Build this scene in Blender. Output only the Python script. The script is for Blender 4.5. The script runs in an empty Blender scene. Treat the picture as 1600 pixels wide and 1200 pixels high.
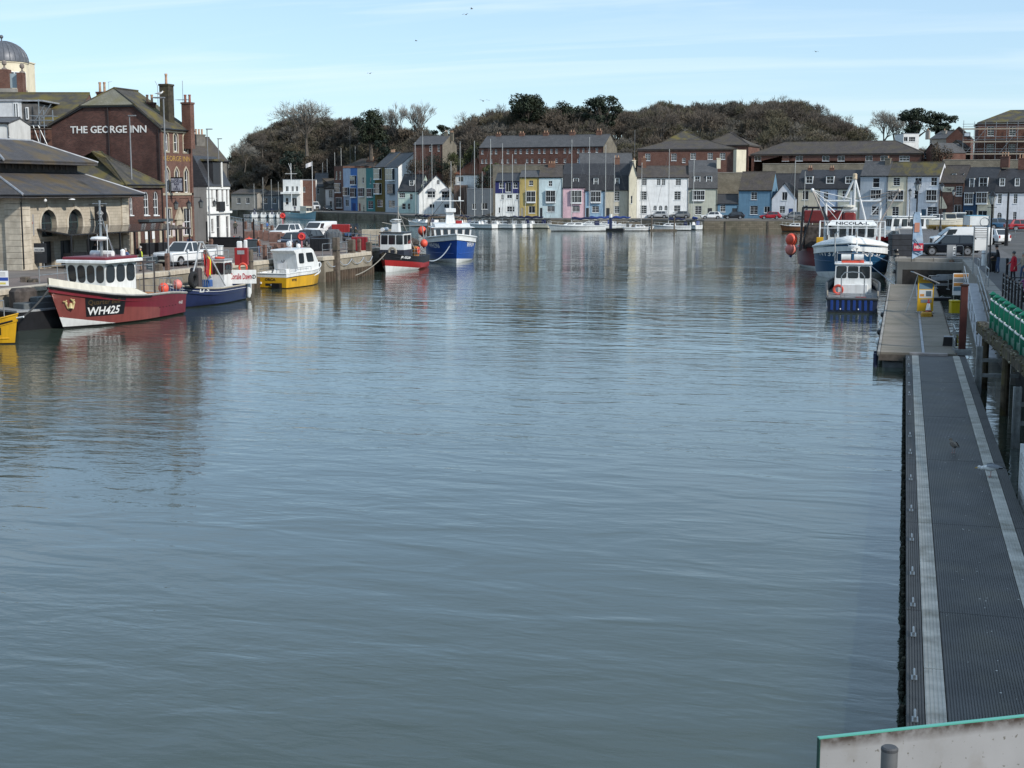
import bpy, math, random
import numpy as np
from mathutils import Vector, Matrix
from mathutils.geometry import tessellate_polygon
random.seed(7)
R = math.radians
SC = bpy.context.scene
COL = SC.collection
# ------------------------------------------------------------------ camera, world, sun, exposure
FPX, YAW, PITCH, CH = 2219.0, R(15.35), math.atan(305 / 2219.0), 8.1
cam = bpy.data.cameras.new('camera'); camo = bpy.data.objects.new('camera', cam); COL.objects.link(camo)
cam.sensor_width = 36; cam.lens = 36 * FPX / 1600; cam.clip_start = .1; cam.clip_end = 6000
camo.location = (0, 0, CH); camo.rotation_euler = (math.pi / 2 - PITCH, 0, YAW)
SC.camera = camo
SUN_AZ, SUN_EL = R(-22), R(33)          # azimuth measured from +X towards +Y
sd = Vector((math.cos(SUN_AZ) * math.cos(SUN_EL), math.sin(SUN_AZ) * math.cos(SUN_EL), math.sin(SUN_EL)))
W = bpy.data.worlds.new('World'); SC.world = W; W.use_nodes = True
nt = W.node_tree; nt.nodes.clear()
def N(tree, kind, **kw):
 n = tree.nodes.new(kind)
 for k, v in kw.items():
  if k.startswith('i_'):
   key = k[2:]; key = int(key) if key.isdigit() else key.replace('_', ' ')
   n.inputs[key].default_value = v
  else: setattr(n, k, v)
 return n
sky = N(nt, 'ShaderNodeTexSky', sky_type='NISHITA', sun_disc=False, sun_elevation=SUN_EL,
  sun_rotation=math.pi / 2 - SUN_AZ, air_density=1.0, dust_density=0.1, ozone_density=4.0)
tc = N(nt, 'ShaderNodeTexCoord')
sx = N(nt, 'ShaderNodeSeparateXYZ'); nt.links.new(tc.outputs['Generated'], sx.inputs[0])
mz = N(nt, 'ShaderNodeMath', operation='MAXIMUM', i_1=0.0); nt.links.new(sx.outputs[2], mz.inputs[0])
az = N(nt, 'ShaderNodeMath', operation='ADD', i_1=0.10); nt.links.new(mz.outputs[0], az.inputs[0])
dx = N(nt, 'ShaderNodeMath', operation='DIVIDE'); nt.links.new(sx.outputs[0], dx.inputs[0]); nt.links.new(az.outputs[0], dx.inputs[1])
dy = N(nt, 'ShaderNodeMath', operation='DIVIDE'); nt.links.new(sx.outputs[1], dy.inputs[0]); nt.links.new(az.outputs[0], dy.inputs[1])
cx = N(nt, 'ShaderNodeCombineXYZ'); nt.links.new(dx.outputs[0], cx.inputs[0]); nt.links.new(dy.outputs[0], cx.inputs[1])
mp = N(nt, 'ShaderNodeMapping'); mp.inputs['Rotation'].default_value = (0, 0, R(-18)); mp.inputs['Scale'].default_value = (.55, 2.4, 1)
nt.links.new(cx.outputs[0], mp.inputs[0])
n1 = N(nt, 'ShaderNodeTexNoise', i_Scale=1.0, i_Detail=6.0, i_Roughness=.55, i_Distortion=.5); nt.links.new(mp.outputs[0], n1.inputs['Vector'])
n2 = N(nt, 'ShaderNodeTexNoise', i_Scale=.45, i_Detail=3.0); nt.links.new(mp.outputs[0], n2.inputs['Vector'])
cr = N(nt, 'ShaderNodeMapRange', i_1=.46, i_2=.78, i_3=0.0, i_4=.85); nt.links.new(n1.outputs['Fac'], cr.inputs[0])
cr2 = N(nt, 'ShaderNodeMapRange', i_1=.35, i_2=.65, i_3=0.25, i_4=1.); nt.links.new(n2.outputs['Fac'], cr2.inputs[0])
cf = N(nt, 'ShaderNodeMapRange', i_1=.02, i_2=.11, i_3=0.25, i_4=1.); nt.links.new(sx.outputs[2], cf.inputs[0])
cm = N(nt, 'ShaderNodeMath', operation='MULTIPLY'); nt.links.new(cr.outputs[0], cm.inputs[0]); nt.links.new(cr2.outputs[0], cm.inputs[1])
cm2 = N(nt, 'ShaderNodeMath', operation='MULTIPLY'); nt.links.new(cm.outputs[0], cm2.inputs[0]); nt.links.new(cf.outputs[0], cm2.inputs[1])
tn = N(nt, 'ShaderNodeMix', data_type='RGBA', blend_type='MULTIPLY'); tn.inputs[0].default_value = 1; tn.inputs[7].default_value = (.93, 1.0, 1.06, 1)
nt.links.new(sky.outputs[0], tn.inputs[6])
vl = N(nt, 'ShaderNodeMix', data_type='RGBA'); vl.inputs[0].default_value = .5; nt.links.new(tn.outputs[2], vl.inputs[6]); vl.inputs[7].default_value = (3.95, 5.3, 6.4, 1)   # thin even haze veil
mx = N(nt, 'ShaderNodeMix', data_type='RGBA'); nt.links.new(cm2.outputs[0], mx.inputs[0])
nt.links.new(vl.outputs[2], mx.inputs[6]); mx.inputs[7].default_value = (6.4, 7.1, 7.6, 1)
bg = N(nt, 'ShaderNodeBackground', i_1=.1); nt.links.new(mx.outputs[2], bg.inputs[0])
ow = N(nt, 'ShaderNodeOutputWorld'); nt.links.new(bg.outputs[0], ow.inputs[0])
sl = bpy.data.lights.new('sun', 'SUN'); sl.energy = 2.7; sl.angle = R(3); sl.color = (1, .95, .87)
so = bpy.data.objects.new('sun', sl); COL.objects.link(so); so.rotation_euler = sd.to_track_quat('Z', 'Y').to_euler(); so.location = (60, 20, 80)
SC.view_settings.view_transform = 'Standard'; SC.view_settings.look = 'None'
SC.view_settings.exposure = 0.62; SC.view_settings.gamma = 1.0; SC.view_settings.use_curve_mapping = False
SC.cycles.max_bounces = 6; SC.cycles.use_denoising = True; SC.cycles.caustics_reflective = False; SC.cycles.caustics_refractive = False
# ------------------------------------------------------------------ surveying helpers (photo measurements -> metres)
cy_, sy_, cp_, sp_ = math.cos(YAW), math.sin(YAW), math.cos(PITCH), math.sin(PITCH)
RT = Vector((cy_, sy_, 0)); FW = Vector((-sy_ * cp_, cy_ * cp_, -sp_)); UP = Vector((-sy_ * sp_, cy_ * sp_, cp_)); FH = Vector((-sy_, cy_, 0))
EYE = Vector((0, 0, CH))
def ray(px, py): return RT * ((px - 800) / FPX) + UP * ((600 - py) / FPX) + FW
def G(px, py, z=0.0):
 r = ray(px, py); k = (z - CH) / r.z; return EYE + r * k
def D(px, py, d):
 r = ray(px, py); return EYE + r * (d / r.dot(FH))
def DX(px, d, z=0.0):                      # point at heading distance d, in column px, at height z
 p = EYE + FH * d
 q = (z - CH)
 depth = d * cp_ - q * sp_              # along optical axis
 return p + RT * ((px - 800) / FPX * depth) + Vector((0, 0, q))
def ZAT(py, d): return D(800, py, d).z
# ------------------------------------------------------------------ materials
MATS = {}
def newmat(name):
 m = bpy.data.materials.new(name); m.use_nodes = True; t = m.node_tree
 return m, t, t.nodes['Principled BSDF']
def L(t, a, b): t.links.new(a, b)
def mixc(t, fac, a, b, blend='MIX'):
 n = N(t, 'ShaderNodeMix', data_type='RGBA', blend_type=blend)
 for s, v in ((0, fac), (6, a), (7, b)):
  if hasattr(v, 'links'): L(t, v, n.inputs[s])
  else: n.inputs[s].default_value = v if s == 0 else (*v[:3], 1)
 return n.outputs[2]
def noise(t, vec, scale, detail=4, lo=.35, hi=.65, a=0., b=1., rough=.55):
 n = N(t, 'ShaderNodeTexNoise', i_Scale=scale, i_Detail=float(detail), i_Roughness=rough); L(t, vec, n.inputs['Vector'])
 r = N(t, 'ShaderNodeMapRange', i_1=lo, i_2=hi, i_3=a, i_4=b); L(t, n.outputs['Fac'], r.inputs[0]); return r.outputs[0]
def bumpn(t, p, h, strength, dist=.02):
 b = N(t, 'ShaderNodeBump', i_Strength=strength, i_Distance=dist); L(t, h, b.inputs['Height']); L(t, b.outputs[0], p.inputs['Normal'])
def mat(name, col, rough=.6, metal=0., var=.12, scale=2.5, bump=0., bscale=25., stain=None, sscale=.8, samt=.6, streak=0., spec=.4):
 if name in MATS: return MATS[name]
 m, t, p = newmat(name); tcn = N(t, 'ShaderNodeTexCoord'); o = tcn.outputs['Object']
 c = mixc(t, noise(t, o, scale, 5), tuple(x * (1 - var) for x in col), tuple(min(1, x * (1 + var)) for x in col))
 if streak:
  mpn = N(t, 'ShaderNodeMapping'); mpn.inputs['Scale'].default_value = (4, 4, .35); L(t, o, mpn.inputs[0])
  c = mixc(t, noise(t, mpn.outputs[0], 1.0, 5, .45, .8, 0, streak), c, (col[0] * .45, col[1] * .42, col[2] * .38))
 if stain: c = mixc(t, noise(t, o, sscale, 6, .48, .7, 0, samt), c, stain)
 L(t, c, p.inputs['Base Color']); p.inputs['Roughness'].default_value = rough; p.inputs['Metallic'].default_value = metal
 p.inputs['Specular IOR Level'].default_value = spec
 if bump: bumpn(t, p, noise(t, o, bscale, 4, 0, 1), bump)
 MATS[name] = m; return m
def brickmat(name, c1, c2, mortar, w=.225, h=.075, ms=.012, bump=.35, stain=None, sscale=.5, samt=.5, rough=.85, big=.25):
 if name in MATS: return MATS[name]
 m, t, p = newmat(name); tcn = N(t, 'ShaderNodeTexCoord'); uv = tcn.outputs['UV']
 b = N(t, 'ShaderNodeTexBrick', i_Scale=1.0); b.offset = .5
 b.inputs['Color1'].default_value = (*c1, 1); b.inputs['Color2'].default_value = (*c2, 1); b.inputs['Mortar'].default_value = (*mortar, 1)
 b.inputs['Mortar Size'].default_value = ms; b.inputs['Brick Width'].default_value = w; b.inputs['Row Height'].default_value = h
 b.inputs['Mortar Smooth'].default_value = .2
 L(t, uv, b.inputs['Vector'])
 o = tcn.outputs['Object']
 c = mixc(t, noise(t, o, .9, 6, .3, .7, 0, big * 2), b.outputs['Color'], tuple(x * .55 for x in c1))
 if stain: c = mixc(t, noise(t, o, sscale, 7, .46, .64, 0, samt), c, stain)
 L(t, c, p.inputs['Base Color']); p.inputs['Roughness'].default_value = rough; p.inputs['Specular IOR Level'].default_value = .25
 inv = N(t, 'ShaderNodeMath', operation='SUBTRACT', i_0=1.0); L(t, b.outputs['Fac'], inv.inputs[1])
 bumpn(t, p, inv.outputs[0], bump, .015)
 MATS[name] = m; return m
def plain(name, col, rough=.5, metal=0., spec=.5, emit=None):
 if name in MATS: return MATS[name]
 m, t, p = newmat(name); p.inputs['Base Color'].default_value = (*col, 1); p.inputs['Roughness'].default_value = rough
 p.inputs['Metallic'].default_value = metal; p.inputs['Specular IOR Level'].default_value = spec
 MATS[name] = m; return m
GLASS = plain('dark_glass', (.018, .022, .026), .06, 0, .6)
WINW = mat('white_joinery', (.72, .73, .73), .45, var=.06)
BLACK = mat('black_paint', (.012, .012, .014), .35, var=.2)
STEEL = mat('galvanised_steel', (.36, .38, .39), .42, .75, var=.18, scale=6, stain=(.22, .17, .13), sscale=2, samt=.3)
RUBBER = mat('black_rubber', (.014, .014, .015), .8, var=.25)
CHROME = plain('chrome', (.7, .7, .72), .15, 1)
def paint(name, col, rough=.36, dirt=.42): return mat('paint_' + name, col, rough, var=.07, scale=1.2, streak=dirt, spec=.5)
def render_(name, col, dirt=.32): return mat('render_' + name, col, .85, var=.08, scale=.9, streak=dirt, bump=.08, bscale=12, spec=.2)
BRICK_RED = brickmat('red_brick', (.10, .036, .026), (.19, .078, .052), (.2, .155, .13))
BRICK_DK = brickmat('dark_brick', (.06, .022, .018), (.16, .062, .046), (.17, .13, .11), stain=(.03, .018, .016), sscale=.35, samt=.5)
BRICK_OR = brickmat('orange_brick', (.19, .085, .055), (.24, .11, .07), (.2, .16, .13))
STONE = brickmat('rubble_stone', (.2, .18, .14), (.27, .24, .19), (.13, .12, .1), .38, .2, .02, .5, stain=(.1, .09, .07))
ASHLAR = brickmat('ashlar_stone', (.46, .40, .31), (.54, .47, .37), (.28, .24, .19), .62, .24, .012, .3, stain=(.22, .18, .14), sscale=.6, samt=.35)
ASHBLK = mat('stone_block', (.5, .44, .35), .85, var=.18, scale=1.5, bump=.3, bscale=14, stain=(.2, .16, .12), sscale=.9, samt=.5, streak=.3)
SLATE = brickmat('slate', (.085, .086, .09), (.12, .118, .12), (.05, .05, .05), .28, .19, .012, .35, rough=.6)
SLATE_MOSS = brickmat('slate_mossy', (.07, .066, .06), (.1, .092, .08), (.04, .038, .034), .28, .19, .012, .4, stain=(.14, .115, .035), sscale=.55, samt=.85, rough=.8)
SLATE_BRN = brickmat('slate_brown', (.075, .066, .062), (.11, .095, .088), (.04, .036, .034), .28, .2, .014, .45, stain=(.1, .085, .05), sscale=.5, samt=.5, rough=.8)
SLATE_BLK = brickmat('slate_black', (.042, .043, .048), (.06, .06, .065), (.025, .025, .027), .28, .19, .012, .3, rough=.42)
TILE_OR = brickmat('clay_tile', (.24, .09, .05), (.3, .12, .065), (.1, .04, .03), .25, .2, .02, .5, stain=(.12, .07, .05))
LEAD = mat('lead_sheet', (.3, .31, .33), .5, .2, var=.15)
POT = mat('chimney_pot_clay', (.42, .26, .17), .8, var=.25, scale=5)
CONC = mat('concrete', (.3, .28, .25), .9, var=.16, scale=1.2, bump=.25, bscale=18, stain=(.12, .11, .09), sscale=.6, samt=.6, streak=.3)
CONC_LT = mat('pale_concrete', (.44, .39, .31), .9, var=.14, scale=1.0, bump=.2, bscale=16, stain=(.2, .17, .12), sscale=.7, samt=.5, streak=.35)
TIMBER = mat('weathered_timber', (.13, .105, .085), .9, var=.3, scale=3, bump=.4, bscale=9, stain=(.05, .055, .03), sscale=1.2, samt=.6, streak=.5)
TIMBER_BR = mat('brown_timber', (.16, .075, .05), .75, var=.25, scale=4, bump=.2, streak=.4)
ROPE = mat('rope', (.3, .27, .22), .9, var=.2, scale=20)
BLUEROPE = mat('grey_blue_rope', (.35, .4, .46), .9, var=.2, scale=20)
# ------------------------------------------------------------------ mesh builder
class MB:
 def __init__(s): s.v = []; s.f = []; s.m = []
 def add(s, vs, fs, mi=0):
  o = len(s.v); s.v.extend([tuple(v) for v in vs]); s.f.extend([tuple(i + o for i in f) for f in fs]); s.m.extend([mi] * len(fs)); return s
 def box(s, x0, x1, y0, y1, z0, z1, mi=0):
  return s.add([(x0, y0, z0), (x1, y0, z0), (x1, y1, z0), (x0, y1, z0), (x0, y0, z1), (x1, y0, z1), (x1, y1, z1), (x0, y1, z1)],
      [(0, 3, 2, 1), (4, 5, 6, 7), (0, 1, 5, 4), (1, 2, 6, 5), (2, 3, 7, 6), (3, 0, 4, 7)], mi)
 def cb(s, x0, x1, y0, y1, z0, z1, c=.02, mi=0):   # chamfered on all vertical and top edges
  P = []
  for (z, k) in ((z0, 0), (z1 - c, 0), (z1, c)):
   for (x, y) in ((x0 + c, y0 + k), (x1 - c, y0 + k), (x1 - k, y0 + c), (x1 - k, y1 - c), (x1 - c, y1 - k), (x0 + c, y1 - k), (x0 + k, y1 - c), (x0 + k, y0 + c)): P.append((x, y, z))
  F = [tuple(range(7, -1, -1)), tuple(range(16, 24))]
  for l in (0, 8): F += [(l + i, l + (i + 1) % 8, l + 8 + (i + 1) % 8, l + 8 + i) for i in range(8)]
  return s.add(P, F, mi)
 def bar(s, a, b, w=.05, h=None, mi=0):
  h = h or w; a = Vector(a); b = Vector(b); d = (b - a).normalized()
  u = d.cross(Vector((0, 0, 1)));  u = Vector((1, 0, 0)) if u.length < 1e-3 else u.normalized()
  v = u.cross(d); P = []
  for c in (a, b):
   for (i, j) in ((-1, -1), (1, -1), (1, 1), (-1, 1)): P.append(c + u * (i * w / 2) + v * (j * h / 2))
  return s.add(P, [(0, 1, 2, 3), (7, 6, 5, 4), (0, 4, 5, 1), (1, 5, 6, 2), (2, 6, 7, 3), (3, 7, 4, 0)], mi)
 def tb(s, pts, r=.02, n=6, mi=0):
  pts = [Vector(p) for p in pts]; k = len(pts); rr = r if isinstance(r, (list, tuple)) else [r] * k
  P = []; prev = None
  for i, p in enumerate(pts):
   d = (pts[min(i + 1, k - 1)] - pts[max(i - 1, 0)]).normalized()
   if prev is None:
    u = d.cross(Vector((0, 0, 1)));  u = Vector((1, 0, 0)) if u.length < 1e-3 else u.normalized()
   else:
    u = (prev - d * prev.dot(d)); u = u.normalized() if u.length > 1e-6 else prev
   prev = u; w = d.cross(u)
   for j in range(n):
    a = 2 * math.pi * j / n; P.append(p + (u * math.cos(a) + w * math.sin(a)) * rr[i])
  F = [tuple(range(n - 1, -1, -1)), tuple(range((k - 1) * n, k * n))]
  for i in range(k - 1): F += [(i * n + j, i * n + (j + 1) % n, (i + 1) * n + (j + 1) % n, (i + 1) * n + j) for j in range(n)]
  return s.add(P, F, mi)
 def lt(s, prof, c=(0, 0, 0), n=12, mi=0):
  P = []; k = len(prof)
  for (r, z) in prof:
   for j in range(n):
    a = 2 * math.pi * j / n; P.append((c[0] + r * math.cos(a), c[1] + r * math.sin(a), c[2] + z))
  F = [tuple(range(n - 1, -1, -1)), tuple(range((k - 1) * n, k * n))]
  for i in range(k - 1): F += [(i * n + j, i * n + (j + 1) % n, (i + 1) * n + (j + 1) % n, (i + 1) * n + j) for j in range(n)]
  return s.add(P, F, mi)
 def ball(s, c, r, n=12, sz=1., mi=0):
  k = max(4, n // 2)
  return s.lt([(max(.002, r * math.sin(math.pi * i / k)), -r * sz * math.cos(math.pi * i / k)) for i in range(k + 1)], c, n, mi)
 def torus(s, c, R_, r, ax='z', n=20, k=6, mi=0):
  P = []
  for i in range(n):
   a = 2 * math.pi * i / n
   for j in range(k):
    b = 2 * math.pi * j / k; q = R_ + r * math.cos(b); x, y, z = q * math.cos(a), q * math.sin(a), r * math.sin(b)
    if ax == 'y': x, y, z = x, z, y
    if ax == 'x': x, y, z = z, x, y
    P.append((c[0] + x, c[1] + y, c[2] + z))
  return s.add(P, [(i * k + j, ((i + 1) % n) * k + j, ((i + 1) % n) * k + (j + 1) % k, i * k + (j + 1) % k) for i in range(n) for j in range(k)], mi)
 def prism(s, poly, a, b, ax='y', mi=0):        # polygon (2-D) extruded between a and b along axis
  n = len(poly)
  def pt(p, t): return (p[0], t, p[1]) if ax == 'y' else ((t, p[0], p[1]) if ax == 'x' else (p[0], p[1], t))
  P = [pt(p, a) for p in poly] + [pt(p, b) for p in poly]
  F = [tuple(range(n)), tuple(range(2 * n - 1, n - 1, -1))] + [(i, n + i, n + (i + 1) % n, (i + 1) % n) for i in range(n)]
  return s.add(P, F, mi)
 def slab(s, poly, th, mi=0):                   # planar 3-D polygon thickened downwards along its normal
  P = [Vector(p) for p in poly]; nrm = (P[1] - P[0]).cross(P[2] - P[0]).normalized()
  if nrm.z < 0: P.reverse(); nrm = -nrm
  n = len(P); Q = [p - nrm * th for p in P]
  return s.add(P + Q, [tuple(range(n)), tuple(range(2 * n - 1, n - 1, -1))] + [(i, n + i, n + (i + 1) % n, (i + 1) % n) for i in range(n)], mi)
 def holed(s, outer, holes, y=0., depth=.1, mi=0, mj=None):   # wall polygon in xz with openings and their reveals, facing -y
  loops = [outer] + holes; flat = [p for l in loops for p in l]
  tri = tessellate_polygon([[Vector((p[0], p[1], 0)) for p in l] for l in loops])
  F = []
  for t in tri:
   a, b, c = (flat[i] for i in t); ar = (b[0] - a[0]) * (c[1] - a[1]) - (b[1] - a[1]) * (c[0] - a[0])
   F.append(tuple(t) if ar > 0 else tuple(reversed(t)))
  s.add([(p[0], y, p[1]) for p in flat], F, mi)
  for h in holes:
   n = len(h); s.add([(p[0], y, p[1]) for p in h] + [(p[0], y + depth, p[1]) for p in h],
        [(i, (i + 1) % n, n + (i + 1) % n, n + i) for i in range(n)], mi if mj is None else mj)
  return s
 def xf(s, M):
  s.v = [tuple(M @ Vector(v)) for v in s.v]; return s
 def mesh(s, name, mats, smooth=False):
  me = bpy.data.meshes.new(name); me.from_pydata(s.v, [], s.f)
  for m in (mats if isinstance(mats, (list, tuple)) else [mats]): me.materials.append(m)
  if any(s.m): me.polygons.foreach_set('material_index', s.m)
  uvs(me)
  if smooth: me.shade_smooth() if smooth is True else me.polygons.foreach_set('use_smooth', [True] * len(s.f))
  if smooth is True and hasattr(me, 'set_sharp_from_angle'): me.set_sharp_from_angle(angle=R(35))
  return me
 def b(s, name, mats, parent=None, smooth=False):
  return link(name, s.mesh(name, mats, smooth), parent)
def uvs(me):
 nl = len(me.loops)
 if not nl: return
 co = np.empty(len(me.vertices) * 3, 'f'); me.vertices.foreach_get('co', co); co = co.reshape(-1, 3)
 vi = np.empty(nl, 'i'); me.loops.foreach_get('vertex_index', vi)
 tot = np.empty(len(me.polygons), 'i'); me.polygons.foreach_get('loop_total', tot)
 nr = np.empty(len(me.polygons) * 3, 'f'); me.polygons.foreach_get('normal', nr); nr = np.repeat(nr.reshape(-1, 3), tot, 0)
 t = np.stack([-nr[:, 1], nr[:, 0], np.zeros(nl)], 1); ln = np.linalg.norm(t, axis=1); bad = ln < 1e-3
 t[bad] = (1, 0, 0); ln[bad] = 1; t /= ln[:, None]; b = np.cross(nr, t); p = co[vi]
 uv = np.stack([(p * t).sum(1), (p * b).sum(1)], 1).astype('f')
 l = me.uv_layers.new(name='UVMap'); l.data.foreach_set('uv', uv.ravel())
def link(name, me, parent=None):
 o = bpy.data.objects.new(name, me); COL.objects.link(o)
 if parent: o.parent = parent
 return o
def tag(o, label, cat, group=None, kind=None):
 if label: o['label'] = label
 if cat: o['category'] = cat
 if group: o['group'] = group
 if kind: o['kind'] = kind
 return o
def thing(name, label, cat, loc=(0, 0, 0), rz=0., group=None):
 o = bpy.data.objects.new(name, None); COL.objects.link(o); o.empty_display_size = .3
 o.location = loc; o.rotation_euler = (0, 0, rz); return tag(o, label, cat, group)
def struct(name, mb, m, smooth=False):
 o = mb.b(name, m, None, smooth); o['kind'] = 'structure'; return o
def dup(root, loc, rz=None, label=None, name=None):
 r = root.copy(); COL.objects.link(r); r.location = loc
 if rz is not None: r.rotation_euler = (0, 0, rz)
 if label: r['label'] = label
 for ch in root.children:
  c = ch.copy(); COL.objects.link(c); c.parent = r
  for g in ch.children:
   d = g.copy(); COL.objects.link(d); d.parent = c
 return r
TXT = {}
def textmesh(s, size=1.0, extrude=.004, bold=0.0, align='LEFT', shear=0., spacing=1.):
 cu = bpy.data.curves.new('lettering', 'FONT'); cu.body = s; cu.size = size; cu.extrude = extrude; cu.offset = bold
 cu.align_x = align; cu.shear = shear; cu.resolution_u = 2; cu.space_character = spacing
 o = bpy.data.objects.new('lettering', cu); COL.objects.link(o)
 dg = bpy.context.evaluated_depsgraph_get(); dg.update()
 me = bpy.data.meshes.new_from_object(o.evaluated_get(dg)); bpy.data.objects.remove(o); bpy.data.curves.remove(cu)
 return me
def text(s, size, m, parent, loc, rot=(math.pi / 2, 0, 0), align='CENTER', width=None, **kw):
 me = textmesh(s, size, align=align, **kw); me.materials.clear(); me.materials.append(m); me.name = 'lettering'
 o = link('lettering', me, parent); o.location = loc; o.rotation_euler = rot
 if width:
  xs = [v.co.x for v in me.vertices]; o.scale.x = width / (max(xs) - min(xs))
 return o
def ang(a, b): return math.atan2(b.y - a.y, b.x - a.x)
# ================================================================== SETTING
# ---- water
m, t, p = newmat('harbour_water'); MATS['water'] = m
tcn = N(t, 'ShaderNodeTexCoord'); o = tcn.outputs['Object']
p.inputs['Roughness'].default_value = .03; p.inputs['IOR'].default_value = 1.5
p.inputs['Base Color'].default_value = (.046, .062, .048, 1)
def wav(scale, sxy, rot, detail, dist=0.):
 mpn = N(t, 'ShaderNodeMapping'); mpn.inputs['Scale'].default_value = (sxy[0], sxy[1], 1); mpn.inputs['Rotation'].default_value = (0, 0, rot); L(t, o, mpn.inputs[0])
 n = N(t, 'ShaderNodeTexNoise', i_Scale=scale, i_Detail=detail, i_Roughness=.5, i_Distortion=dist); L(t, mpn.outputs[0], n.inputs['Vector']); return n.outputs['Fac']
def mul(a, k):
 n = N(t, 'ShaderNodeMath', operation='MULTIPLY'); L(t, a, n.inputs[0])
 if hasattr(k, 'links'): L(t, k, n.inputs[1])
 else: n.inputs[1].default_value = k
 return n.outputs[0]
def addn(a, b):
 n = N(t, 'ShaderNodeMath', operation='ADD'); L(t, a, n.inputs[0]); L(t, b, n.inputs[1]); return n.outputs[0]
pm_ = N(t, 'ShaderNodeMapping'); pm_.inputs['Scale'].default_value = (.022, .06, 1); pm_.inputs['Rotation'].default_value = (0, 0, R(14)); L(t, o, pm_.inputs[0])
patch = noise(t, pm_.outputs[0], 1., 4, .4, .62, .28, 1.15)                    # calmer and ruffled patches
h = addn(addn(mul(wav(.5, (.55, 1.25), R(14), 2.0, .6), .13), mul(mul(wav(1.5, (.6, 1.3), R(-6), 3.0, .5), .066), patch)),
   mul(mul(wav(6.5, (.55, 1.3), R(12), 3.0), .017), patch))
bumpn(t, p, h, 1.0, .34)
def flat(poly, z): return MB().add([(x, y, z) for x, y in poly], [tuple(range(len(poly)))])
w = struct('water', flat([(-2500, -200), (1200, -200), (1200, 3500), (-2500, 3500)], 0), MATS['water'])
# ---- left quay
PAV = brickmat('quay_setts', (.21, .165, .145), (.26, .21, .185), (.15, .125, .11), .22, .11, .012, .2, stain=(.12, .1, .09), sscale=.15, samt=.5)
ASPH = mat('asphalt', (.075, .073, .07), .9, var=.2, scale=.5, bump=.2, bscale=40, stain=(.11, .105, .1), sscale=.25, samt=.5)
PAVR = brickmat('promenade_setts', (.13, .125, .125), (.17, .165, .165), (.09, .09, .09), .22, .11, .012, .2, stain=(.08, .078, .076), sscale=.2, samt=.5)
ZQ, ZF, ZL = 2.7, 2.0, 2.2
def edge_x(y): return -48.9 if 116 <= y <= 127.5 else -51.3
def quay(name, poly, z, m, z0=-3.): return struct(name, MB().prism([p for p in poly], z0, z, 'z'), m)
LQ = [(-51.3, -30), (-51.3, 116), (-48.9, 116), (-48.9, 127.5), (-51.3, 127.5), (-51.3, 139), (-74, 166), (-98, 206), (-132, 262), (-420, 330), (-420, -30)]
CONCW = mat('quay_concrete', (.27, .237, .185), .92, var=.15, scale=.7, bump=.25, bscale=12, stain=(.13, .115, .085), sscale=.5, samt=.6, streak=.5)
lq = struct('left_quay', MB().prism(LQ, -3, ZL - .32, 'z'), CONCW)
struct('left_quay_paving', flat([(-52.05, -30), (-52.05, 116.7), (-49.65, 116.7), (-49.65, 126.8), (-52.05, 126.8), (-52.05, 138.6), (-70.5, 165.2), (-95.5, 205.6), (-133, 261), (-419, 329), (-419, -30)], ZL - .012), PAV)
lqf = MB().prism([(-52.0, -30), (-52.0, 116.6), (-49.6, 116.6), (-49.6, 126.9), (-52.0, 126.9), (-52.0, 138.7), (-70.4, 165.3), (-95.4, 205.7), (-132.6, 261.4), (-419.5, 329.4), (-419.5, -30)], ZL - .33, ZL - .02, 'z').b('sub_base', CONC, lq)
cope = MB().cb(-.38, .46, -.72, .72, -.32, 0, .03).mesh('cope_stone', ASHBLK)
for i in range(64):
 c = link('cope_stone', cope, lq); yc = 46.2 + i * 1.46; c.location = (edge_x(yc) - .36 + random.uniform(-.012, .012), yc, ZL + random.uniform(-.012, .006))
mb = MB()                                          # corrugated sheet piling below the concrete
y = 40.
while y < 139:
 e = edge_x(y + .24)
 mb.add([(e + .06, y, -1), (e + .3, y + .12, -1), (e + .3, y + .36, -1), (e + .06, y + .48, -1), (e + .06, y, .85), (e + .3, y + .12, .85), (e + .3, y + .36, .85), (e + .06, y + .48, .85)],
   [(0, 1, 5, 4), (1, 2, 6, 5), (2, 3, 7, 6), (4, 5, 6, 7)]); y += .6
sp = mb.b('sheet_piling', mat('rusty_sheet_pile', (.085, .06, .042), .9, var=.35, scale=1.5, streak=.6, stain=(.03, .035, .02), sscale=.8), lq); sp['kind'] = 'stuff'
struct('quay_road', flat([(-66, 60), (-57, 60), (-58, 150), (-70, 185), (-78, 180), (-67, 150)], ZL + .004), mat('worn_asphalt', (.16, .14, .125), .9, var=.2, scale=.4, stain=(.2, .165, .14), sscale=.2))
# ---- right quay
RQ = [(4.5, 62), (4.5, 115.5), (-.4, 116.5), (-1.2, 215), (60, 215), (140, 140), (140, -30), (9.5, -30), (9.5, 62)]
rq = struct('right_quay', MB().prism(RQ, -3, ZQ - .28, 'z'), CONC)
struct('promenade', flat([(5.1, 60), (5.1, 116), (5.1, 117), (.3, 117), (-.6, 200), (60, 200), (139, 139), (139, -29), (9.5, -29), (9.5, 60)], ZQ - .006), PAVR)
MB().prism([(5.0, 62), (5.0, 116.8), (.1, 116.8), (-.75, 201), (60, 201), (139.5, 139.5), (139.5, -29.5), (9.6, -29.5), (9.6, 62)], ZQ - .29, ZQ - .015, 'z').b('sub_base', CONC, rq)
struct('harbour_road', flat([(8.5, 62), (8.5, 210), (16, 210), (16, 62)], ZQ), ASPH)
cope2 = MB().cb(-.35, .35, -.72, .72, -.28, 0, .03).mesh('cope_stone', CONC)
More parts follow.
